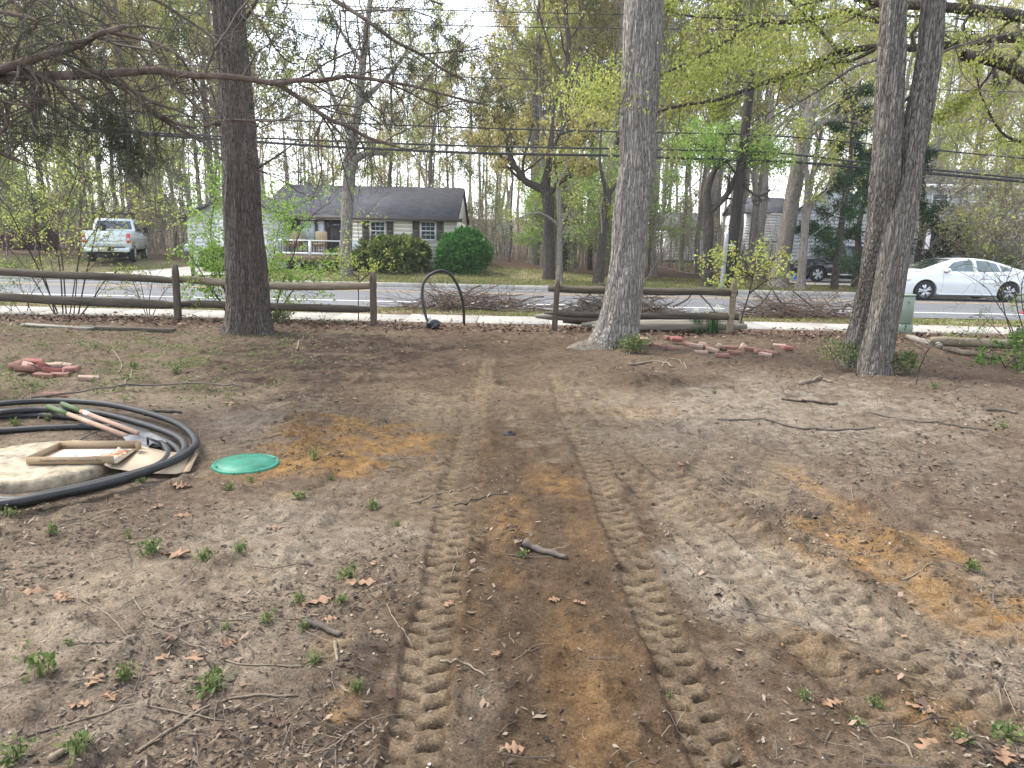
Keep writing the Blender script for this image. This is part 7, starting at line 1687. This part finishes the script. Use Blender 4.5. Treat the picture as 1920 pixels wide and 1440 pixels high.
# ------------------------------------------------------------------ loose stuff on the ground
LG = srng(501)
def scatter(n, ymin, ymax, wfun, pw=1.3, wide=.86):
    """points on the yard, denser close by, thinned by wfun"""
    out = []
    while sum(len(o) for o in out) < n:
        m = n * 3; u = LG.random(m); y = (ymin ** (1 - pw) + u * (ymax ** (1 - pw) - ymin ** (1 - pw))) ** (1 / (1 - pw)) if pw != 1 else ymin * (ymax / ymin) ** u
        x = LG.uniform(-1, 1, m) * (wide * y + .6); k = LG.random(m) < wfun(x, y); out.append(np.stack([x[k], y[k]], 1))
    return np.concatenate(out)[:n]
tracksw = lambda x, y: 1 - .85 * np.clip(micro(x, y)[2] * 1.5, 0, 1)
centre = lambda x, y: np.clip(np.abs(x - .35 - .0 * y) / (.9 + .03 * y), .12, 1)
def wl_lit(x, y): return tracksw(x, y) * centre(x, y) * (.25 + .75 * smooth(.40, .60, fbm(x, y, 1.6, 3, 601)))
def flat_pieces(mb, xy, L, w, tilt=.35, lift=.004, m=0):
    n = len(xy); z = gz(xy[:, 0], xy[:, 1]) + lift; c = np.stack([xy[:, 0], xy[:, 1], z], 1)
    a = LG.uniform(0, 2 * PI, n); d = np.stack([np.cos(a), np.sin(a), LG.normal(0, tilt, n)], 1); d /= np.linalg.norm(d, axis=1, keepdims=True)
    s = np.stack([-np.sin(a), np.cos(a), LG.normal(0, tilt, n)], 1); L = L[:, None]; w = w[:, None]
    c[:, 2] += np.abs(d[:, 2]) * L[:, 0] * .5
    V = np.stack([c - d * L * .5 - s * w * .3, c + s * w * .5 - d * L * .1, c + d * L * .5 + s * w * .2, c - s * w * .5 + d * L * .15], 1)
    o = np.arange(n)[:, None] * 4; mb.add(V.reshape(-1, 3), o + np.array([[0, 3, 2, 1]]), m)
mb = MB(); xy = scatter(42000, 1.4, 13.6, wl_lit, .75); flat_pieces(mb, xy, LG.lognormal(math.log(.020), .5, len(xy)), LG.lognormal(math.log(.008), .4, len(xy)))
tag(mb.obj('wood_chips', M['chips']), 'fine brown chips and leaf crumbs strewn over the bare soil', 'litter', kind='stuff')
mb = MB(); xy = scatter(5000, 1.4, 13.8, lambda x, y: wl_lit(x, y) * (.15 + .85 * smooth(8, 12.5, y) + .5 * (x > 2.5)), .3); flat_pieces(mb, xy, LG.uniform(.02, .06, len(xy)), LG.uniform(.012, .035, len(xy)), .3)
xy = np.stack([LG.uniform(-11, 11, 4200), LG.normal(13.5, .45, 4200)], 1); flat_pieces(mb, xy, LG.uniform(.04, .10, len(xy)), LG.uniform(.03, .06, len(xy)), .4, .01)
xy = np.stack([LG.uniform(-13, 13, 2600), LG.choice([14.3, 15.9, 16.2], 2600) + LG.normal(0, .22, 2600)], 1); flat_pieces(mb, xy, LG.uniform(.03, .08, len(xy)), LG.uniform(.02, .05, len(xy)), .3, .02)
tag(mb.obj('leaf_litter', M['dead_leaf']), 'scattered brown dead leaves thickest along the fence line', 'litter', kind='stuff')
# dry stems, straws and rootlets
def straws(n, L, r, ymax, wf, pw=.7, mat='straw', name='dry_stems', lb='', curve=.25):
    xy = scatter(n, 1.4, ymax, wf, pw); a = LG.uniform(0, 2 * PI, n); Ls = L[0] * (L[1] / L[0]) ** LG.random(n); npt = 6
    d = np.stack([np.cos(a), np.sin(a)], 1); P = [xy]
    for i in range(npt - 1):
        P.append(P[-1] + d * (Ls / (npt - 1))[:, None]); t = LG.normal(0, curve, n); d = np.stack([d[:, 0] * np.cos(t) - d[:, 1] * np.sin(t), d[:, 0] * np.sin(t) + d[:, 1] * np.cos(t)], 1)
    P = np.stack(P, 1); z = gz(P[..., 0].ravel(), P[..., 1].ravel()).reshape(n, npt); z = np.maximum(z, z.mean(1, keepdims=True) - .005) + .006 + np.abs(LG.normal(0, .008, (n, 1)))
    P = np.concatenate([P, z[..., None]], 2); R = np.repeat((r * LG.uniform(.6, 1.5, n))[:, None], npt, 1) * np.linspace(1, .6, npt)
    mb = MB(); mb.add(*tubes(P, R, 3)); tag(mb.obj(name, M[mat]), lb, 'litter', kind='stuff')
straws(1500, (.05, .28), .0013, 9, wl_lit, .9, lb='thin pale dry grass stems lying on the soil')
straws(900, (.06, .4), .0024, 13.5, wl_lit, .6, 'twig', 'small_twigs', 'small brown twigs lying about the yard', .18)
# pebbles and crumbs of soil
def lumps(n, r, mat, name, lb, ymax, wf, pw=1.0, sq=.7):
    xy = scatter(n, 1.4, ymax, wf, pw); R = r[0] * (r[1] / r[0]) ** LG.random(n); z = gz(xy[:, 0], xy[:, 1])
    d = np.array([(1, 0, 0), (-1, 0, 0), (0, 1, 0), (0, -1, 0), (0, 0, 1), (0, 0, -1), ]) 
    F = np.array([[0, 2, 4], [2, 1, 4], [1, 3, 4], [3, 0, 4], [2, 0, 5], [1, 2, 5], [3, 1, 5], [0, 3, 5]])
    # subdivided octahedron -> 18 verts
    ed = {}; V0 = [tuple(v) for v in d]; F2 = []
    for f in F:
        mid = []
        for a, b in ((0, 1), (1, 2), (2, 0)):
            k = tuple(sorted((f[a], f[b])))
            if k not in ed: p = (d[k[0]] + d[k[1]]) / 2; p = p / np.linalg.norm(p); ed[k] = len(V0); V0.append(tuple(p))
            mid.append(ed[k])
        F2 += [[f[0], mid[0], mid[2]], [f[1], mid[1], mid[0]], [f[2], mid[2], mid[1]], mid]
    V0 = np.array(V0); F2 = np.array(F2); nv = len(V0)
    sc = LG.uniform(.6, 1.3, (n, 1, 3)) * np.array([1, 1, sq]); V = V0[None] * sc * R[:, None, None] * LG.uniform(.5, 1.3, (n, nv, 1)) + np.stack([xy[:, 0], xy[:, 1], z + R * .25], 1)[:, None, :]
    mb = MB(); mb.add(V.reshape(-1, 3), (F2[None] + (np.arange(n) * nv)[:, None, None]).reshape(-1, 3)); tag(mb.obj(name, M[mat]), lb, 'litter', kind='stuff')
lumps(900, (.002, .007), 'pebble', 'pebbles', 'small pale pebbles dotted over the soil', 8, lambda x, y: np.full(x.shape, .7), 1.1)
side = lambda x, y: np.clip(micro(x, y)[3] * 1.3 + .10 * smooth(.5, .7, fbm(x, y, 1.2, 3, 640)) + .12 * (np.abs(x - .1) < .7), 0, 1) * tracksw(x, y)
lumps(700, (.003, .013), 'clod', 'soil_clods', 'dark crumbled clods of soil along the tracks', 9, side, 1.0)
lumps(60, (.004, .013), 'clod_orange', 'sandy_clods', 'orange-brown sandy clods beside the tracks', 7, lambda x, y: np.clip(micro(x, y)[3] * 1.2, 0, 1), 1.0)

# grass and weeds
mb = MB(); g = LG
xy = scatter(9000, 14.0, 19.2, lambda x, y: np.clip((y > SW1) * 1.0, 0, 1) * (.2 + .8 * smooth(.42, .58, fbm(x, y, 1.2, 4, 320))), .0, .95)
def tufts(mb, xy, h, w, per=3):
    n = len(xy); z = base_z(xy[:, 0], xy[:, 1]); X_ = np.repeat(xy, per, 0) + g.normal(0, .03, (n * per, 2)); Zr = np.repeat(z, per); a = g.uniform(0, 6.28, n * per); H = h * g.uniform(.5, 1.4, n * per)
    b = np.stack([X_[:, 0], X_[:, 1], Zr], 1); s = np.stack([np.cos(a), np.sin(a), 0 * a], 1) * w; t = b + np.stack([g.normal(0, .5, n * per) * H, g.normal(0, .5, n * per) * H, H], 1)
    V = np.stack([b - s, b + s, t], 1); o = np.arange(n * per)[:, None] * 3; mb.add(V.reshape(-1, 3), o + np.array([[0, 1, 2]]))
tufts(mb, xy, .06, .008); xy = np.stack([g.uniform(-26, 26, 26000), 27.9 + g.random(26000) ** 1.5 * 8.5], 1); k = (g.random(26000) < .25 + .75 * smooth(.35, .6, fbm(xy[:, 0], xy[:, 1], .5, 4, 330) * .5 + .5 * fbm(xy[:, 0], xy[:, 1], 2.1, 4, 340))); xy = xy[k & ~((xy[:, 0] > -19.5) & (xy[:, 0] < -9.5)) & ~((xy[:, 0] < -2.2) & (xy[:, 1] > 32.2) & (xy[:, 0] > -16)) & ~((xy[:, 0] > 12.5) & (xy[:, 1] > 32.5))]; tufts(mb, xy, .075, .014)
tag(mb.obj('grass', M['grass']), 'patchy spring grass on the verge and the far lawns', 'grass', kind='stuff')
mb = MB(); xy = scatter(2600, 6.5, 12.5, lambda x, y: smooth(-1.5, -4.5, x) * smooth(.42, .6, fbm(x, y, 4, 3, 310)), .3); z = gz(xy[:, 0], xy[:, 1])
cent = np.repeat(np.stack([xy[:, 0], xy[:, 1], z + .015], 1), 3, 0) + LG.normal(0, .018, (7800, 3)) * np.array([1, 1, .5]); mb.add(*leaves_at(cent, .032, LG))
tag(mb.obj('ground_cover', M['weed']), 'low green ground cover on the soil at the left, behind the bricks', 'ground cover', kind='stuff')
WD = [(285, 1040, 1.5), (385, 1050, .8), (425, 1185, .5), (560, 935, .9), (432, 920, .8), (655, 1080, .9), (590, 1250, .7), (78, 1268, 1.1), (235, 1275, .9), (400, 1300, 1.1), (25, 1430, 1.2), (150, 1432, .9), (668, 1300, .6), (700, 950, .9), (590, 875, 1.0), (470, 905, .5), (450, 1040, .9), (100, 1005, .7), (240, 1010, .6), (130, 1215, .4), (1605, 1360, .6), (1640, 1330, .5), (1800, 1400, .7), (1885, 1390, 1.0), (1505, 1310, .5), (1820, 1070, .8), (1880, 800, 1.1), (980, 1045, .5), (130, 880, .9), (265, 905, .7), (20, 975, 1.0), (745, 985, .4), (1255, 1310, .3), (640, 1130, .6), (570, 1180, .6), (500, 1170, .6), (1340, 740, .7), (1750, 735, .8), (1690, 655, .5), (330, 700, 1.2), (420, 690, 1.0), (250, 690, 1.2), (180, 660, 1.1), (1330, 680, .6), (90, 790, .9), (30, 800, 1.0), (620, 900, .6), (560, 1130, .6)]
wp = []
def wplace(px, py):
    if py < 720: return 'among the ground cover behind the brick heap' if px < 800 else 'on the soil near the brick row'
    if py < 830: return 'beside the back of the pipe coil' if px < 600 else 'on the litter below the forked trunk'
    if px < 300 and py < 920: return 'against the front of the pipe coil'
    if py < 950: return 'on the soil around the green lid' if px < 800 else 'at the right'
    if px > 1400: return 'in the lower right corner' if py > 1250 else 'on the soil at the right'
    if px > 900: return 'between the wheel tracks'
    if px > 520: return 'just left of the left wheel track' + (', high up' if py < 1100 else ', lower down')
    if py > 1380: return 'in the lower left corner'
    return ('at the left edge' if px < 200 else 'in the left foreground') + (', near the bottom' if py > 1200 else ', further up')
for sd in range(4):
    g = srng(700 + sd); mb = MB(); blades(mb, (0, 0, -.005), 30 if sd < 2 else 20, .085, .012, g, .006, .7)
    st = g.normal(size=(9, 3)) * np.array([.016, .016, 0]) ; cent = np.repeat(st, 7, 0) + g.normal(size=(63, 3)) * np.array([.02, .02, .018]) + np.array([0, 0, .035]); mb.add(*leaves_at(cent, .030 if sd % 2 else .022, g, aspect=.6))
    wp.append(mb.mesh('weed_tuft', M['weed']))
for i, (px, py, s) in enumerate(WD):
    c = gnd(px, py); o = bpy.data.objects.new('weed_tuft', wp[i % 4]); C.objects.link(o); o.location = (c.x, c.y, float(gz([c.x], [c.y])[0])); o.rotation_euler = (0, 0, i * 1.7); o.scale = (s * .8, s * .8, s * .95 * (.8 + .5 * ((i * 37) % 10) / 10))
    tag(o, ('large' if s > 1 else 'small' if s > .65 else 'tiny') + ' green weed tuft ' + wplace(px, py), 'weed', 'weed tufts in the yard')
# fallen oak leaves: lobed, curled
def oak_leaf(seed, lobes=4):
    g = srng(seed); n = 34; t = np.linspace(0, 1, n); w = np.sin(PI * t ** .8) * .30 * (.62 + .42 * np.cos(t * lobes * 2 * PI)) + .012
    k = 5; V = []
    cv, tw = g.uniform(-.5, .7), g.uniform(-.6, .6)
    for i in range(n):
        for j in range(k):
            q = (j / (k - 1) - .5) * 2; V.append((t[i] - .5, q * w[i], .10 * cv * (q * q) + .22 * (t[i] - .5) ** 2 * tw + .05 * math.sin(t[i] * 9 + seed) * q + .03))
    mb = MB(); mb.add(V, [[i * k + j, (i + 1) * k + j, (i + 1) * k + j + 1, i * k + j + 1] for i in range(n - 1) for j in range(k - 1)]); return mb.mesh('oak_leaf', M['oak_leaf'], True)
OL = [oak_leaf(s, l) for s, l in ((1, 4), (2, 3), (3, 4), (4, 5))]
OLP = [(330, 1042, 3.0, .3, .17), (62, 1115, .6, .6, .12), (112, 1122, 2.2, .1, .10), (122, 1133, .2, .3, .09), (678, 1098, .1, .1, .15), (598, 1130, .5, .0, .15), (965, 1403, .2, .5, .09), (425, 1215, .7, .8, .09), (365, 1240, 2.0, .5, .11), (305, 1240, 1.2, .4, .08), (180, 1280, 1.5, .2, .10), (205, 1310, 2.5, .3, .09), (150, 1322, .3, .2, .08), (345, 970, .5, .5, .11), (515, 985, .2, .2, .11), (340, 912, .1, .5, .15), (295, 955, 1.0, .2, .09), (80, 955, .3, .1, .10), (1040, 1130, .5, .5, .07), (1085, 1138, 2.5, .4, .07), (840, 1140, .9, .3, .08), (1725, 1340, 2.4, .3, .10), (1740, 1395, .7, .2, .13), (1880, 1430, 1.1, .3, .12), (1560, 1325, .3, .3, .09), (1690, 1195, 2.0, .4, .06), (1790, 905, .2, .6, .10), (1275, 880, .4, .3, .09), (870, 660, .3, .3, .16), (945, 645, .2, .3, .2), (620, 1165, .5, .3, .08), (1510, 755, .5, .4, .14), (700, 1060, 1.4, .2, .07), (430, 760, .2, .4, .14), (285, 760, 2.9, .4, .14), (930, 1240, 1, .2, .06)]
for i, (px, py, a, ti, s) in enumerate(OLP):
    c = gnd(px, py); o = bpy.data.objects.new('oak_leaf', OL[i % 4]); C.objects.link(o); o.location = (c.x, c.y, float(gz([c.x], [c.y])[0]) + .008); o.rotation_euler = (ti * .5 - .1, ti * .3, a); o.scale = (s, s, s)
    tag(o, ('broad' if s > .125 else 'curled' if ti > .35 else 'flat') + ' tan lobed oak leaf ' + wplace(px, py), 'leaf', 'fallen oak leaves in the foreground')
# sticks that can be picked out
SK = [([(982, 1030), (1005, 1035), (1030, 1043), (1062, 1055)], .018, 'twig', 'short thick stick lying across the middle of the wheel tracks'), ([(572, 1172), (600, 1180), (640, 1196)], .014, 'twig', 'short brown stick lying left of the left wheel track'), ([(770, 945), (830, 930), (880, 918), (905, 926)], .005, 'straw', 'thin bent twig crossing the left wheel track'), ([(790, 955), (860, 948), (920, 932), (955, 930)], .005, 'twig', 'longer thin twig crossing the left wheel track just below another'), ([(845, 1000), (858, 1040), (850, 1070), (842, 1095)], .003, 'straw', 'curved dry stem lying inside the left wheel track'), ([(825, 1245), (870, 1252), (910, 1278)], .005, 'straw', 'pale curved stem at the right edge of the left wheel track'), ([(725, 1140), (750, 1185), (775, 1215)], .003, 'straw', 'straight pale stem left of the left wheel track'), ([(1605, 1345), (1640, 1375), (1690, 1400), (1720, 1430)], .004, 'straw', 'long pale curved stem at the lower right'), ([(0, 1395), (60, 1378), (180, 1345), (280, 1338), (420, 1362)], .004, 'straw', 'long arching dry stem in the lower left corner'), ([(255, 1415), (330, 1370), (430, 1320), (560, 1312)], .005, 'straw', 'pale dry stem rising to the right in the lower left'), ([(140, 1215), (260, 1205), (350, 1215), (450, 1255), (580, 1255)], .004, 'straw', 'long thin dry stem arching across the left foreground'), ([(250, 1130), (290, 1175), (350, 1182), (450, 1165), (600, 1155)], .004, 'straw', 'curved dry stem across the middle of the left foreground'), ([(145, 1125), (200, 1160), (270, 1220)], .004, 'straw', 'straight dry stem slanting down in the left foreground'), ([(1690, 1095), (1745, 1085), (1790, 1090)], .004, 'straw', 'thin stem lying on the orange sand at the right'), ([(60, 755), (120, 748), (230, 735), (380, 728), (460, 735)], .010, 'twig', 'long thin branch lying behind the pipe coil'), ([(130, 860), (150, 840), (200, 815), (225, 805)], .008, 'twig', 'pale bent stick inside the pipe coil'), ([(272, 792), (295, 786), (320, 787), (342, 788)], .016, 'twig_dark', 'short dark stick lying over the black pipes'), ([(220, 700), (228, 690), (225, 675), (210, 662)], .008, 'straw', 'pale curved twig behind the left brick heap'), ([(232, 726), (245, 706), (248, 684)], .008, 'straw', 'pale forked twig right of the left brick heap'), ([(1345, 785), (1440, 792), (1480, 800), (1560, 806), (1640, 802)], .010, 'twig', 'long thin branch lying across the soil at the right'), ([(1630, 775), (1680, 785), (1760, 800), (1850, 806)], .010, 'twig', 'long bent branch below the forked trunk'), ([(1570, 760), (1530, 757), (1465, 752)], .012, 'twig_dark', 'dark stick lying left of the forked trunk foot'), ([(1850, 772), (1880, 773), (1905, 778)], .018, 'twig', 'short pale stick near the right edge'), ([(1180, 684), (1225, 680), (1245, 683), (1262, 690)], .016, 'straw', 'pale broken branch lying below the centre trunk'), ([(1240, 690), (1255, 676), (1275, 680), (1288, 694)], .010, 'straw', 'pale arched twig beside the broken branch below the centre trunk'), ([(1500, 725), (1540, 718), (1560, 722)], .022, 'straw', 'chunk of pale rotten wood left of the forked trunk'), ([(556, 660), (562, 648), (570, 632)], .012, 'straw', 'pale stick lying on the dark soil left of the path'), ([(1575, 920), (1590, 905), (1600, 940)], .004, 'straw', 'pale upright stem on the soil at the right'), ([(95, 1440), (120, 1422), (145, 1412)], .012, 'straw', 'split piece of pale wood at the lower left'), ([(628, 1215), (630, 1235), (634, 1262)], .008, 'straw', 'pale stub of stick left of the left wheel track')]
for px, r, mt, lb in SK:
    P = spline(gpts(px), 16); P[:, 2] = gz(P[:, 0], P[:, 1]); P[:, 2] = np.maximum(P[:, 2], P[:, 2].mean() - .02) + r * .9
    if 'coil' in lb or 'pipes' in lb: P[:, 2] += .05
    mb = MB(); rr = r * np.linspace(1.1, .7, 16) * (1 + .15 * srng(int(px[0][0])).normal(size=16)); mb.tube(P, rr, 7 if r > .008 else 5); tag(mb.obj('stick', M[mt], smooth_=True), lb, 'stick', 'sticks on the ground')

c = gnd(955, 816); zc = float(gz([c.x], [c.y])[0]); T = thing('cleanout_pipe', 'small grey pipe cap sunk in the soil between the wheel tracks', 'cap', (c.x, c.y, zc))
mb = MB(); mb.lathe([(.05, -.05), (.05, .025), (.044, .032), (0, .034)], (c.x, c.y, zc - .015), 20); mb.obj('cap', M['plastic_dark'], T, True)
mb = MB(); mb.box((c.x, c.y, zc + .022), (.03, .03, .015), .4); mb.obj('nut', M['plastic_dark'], T)
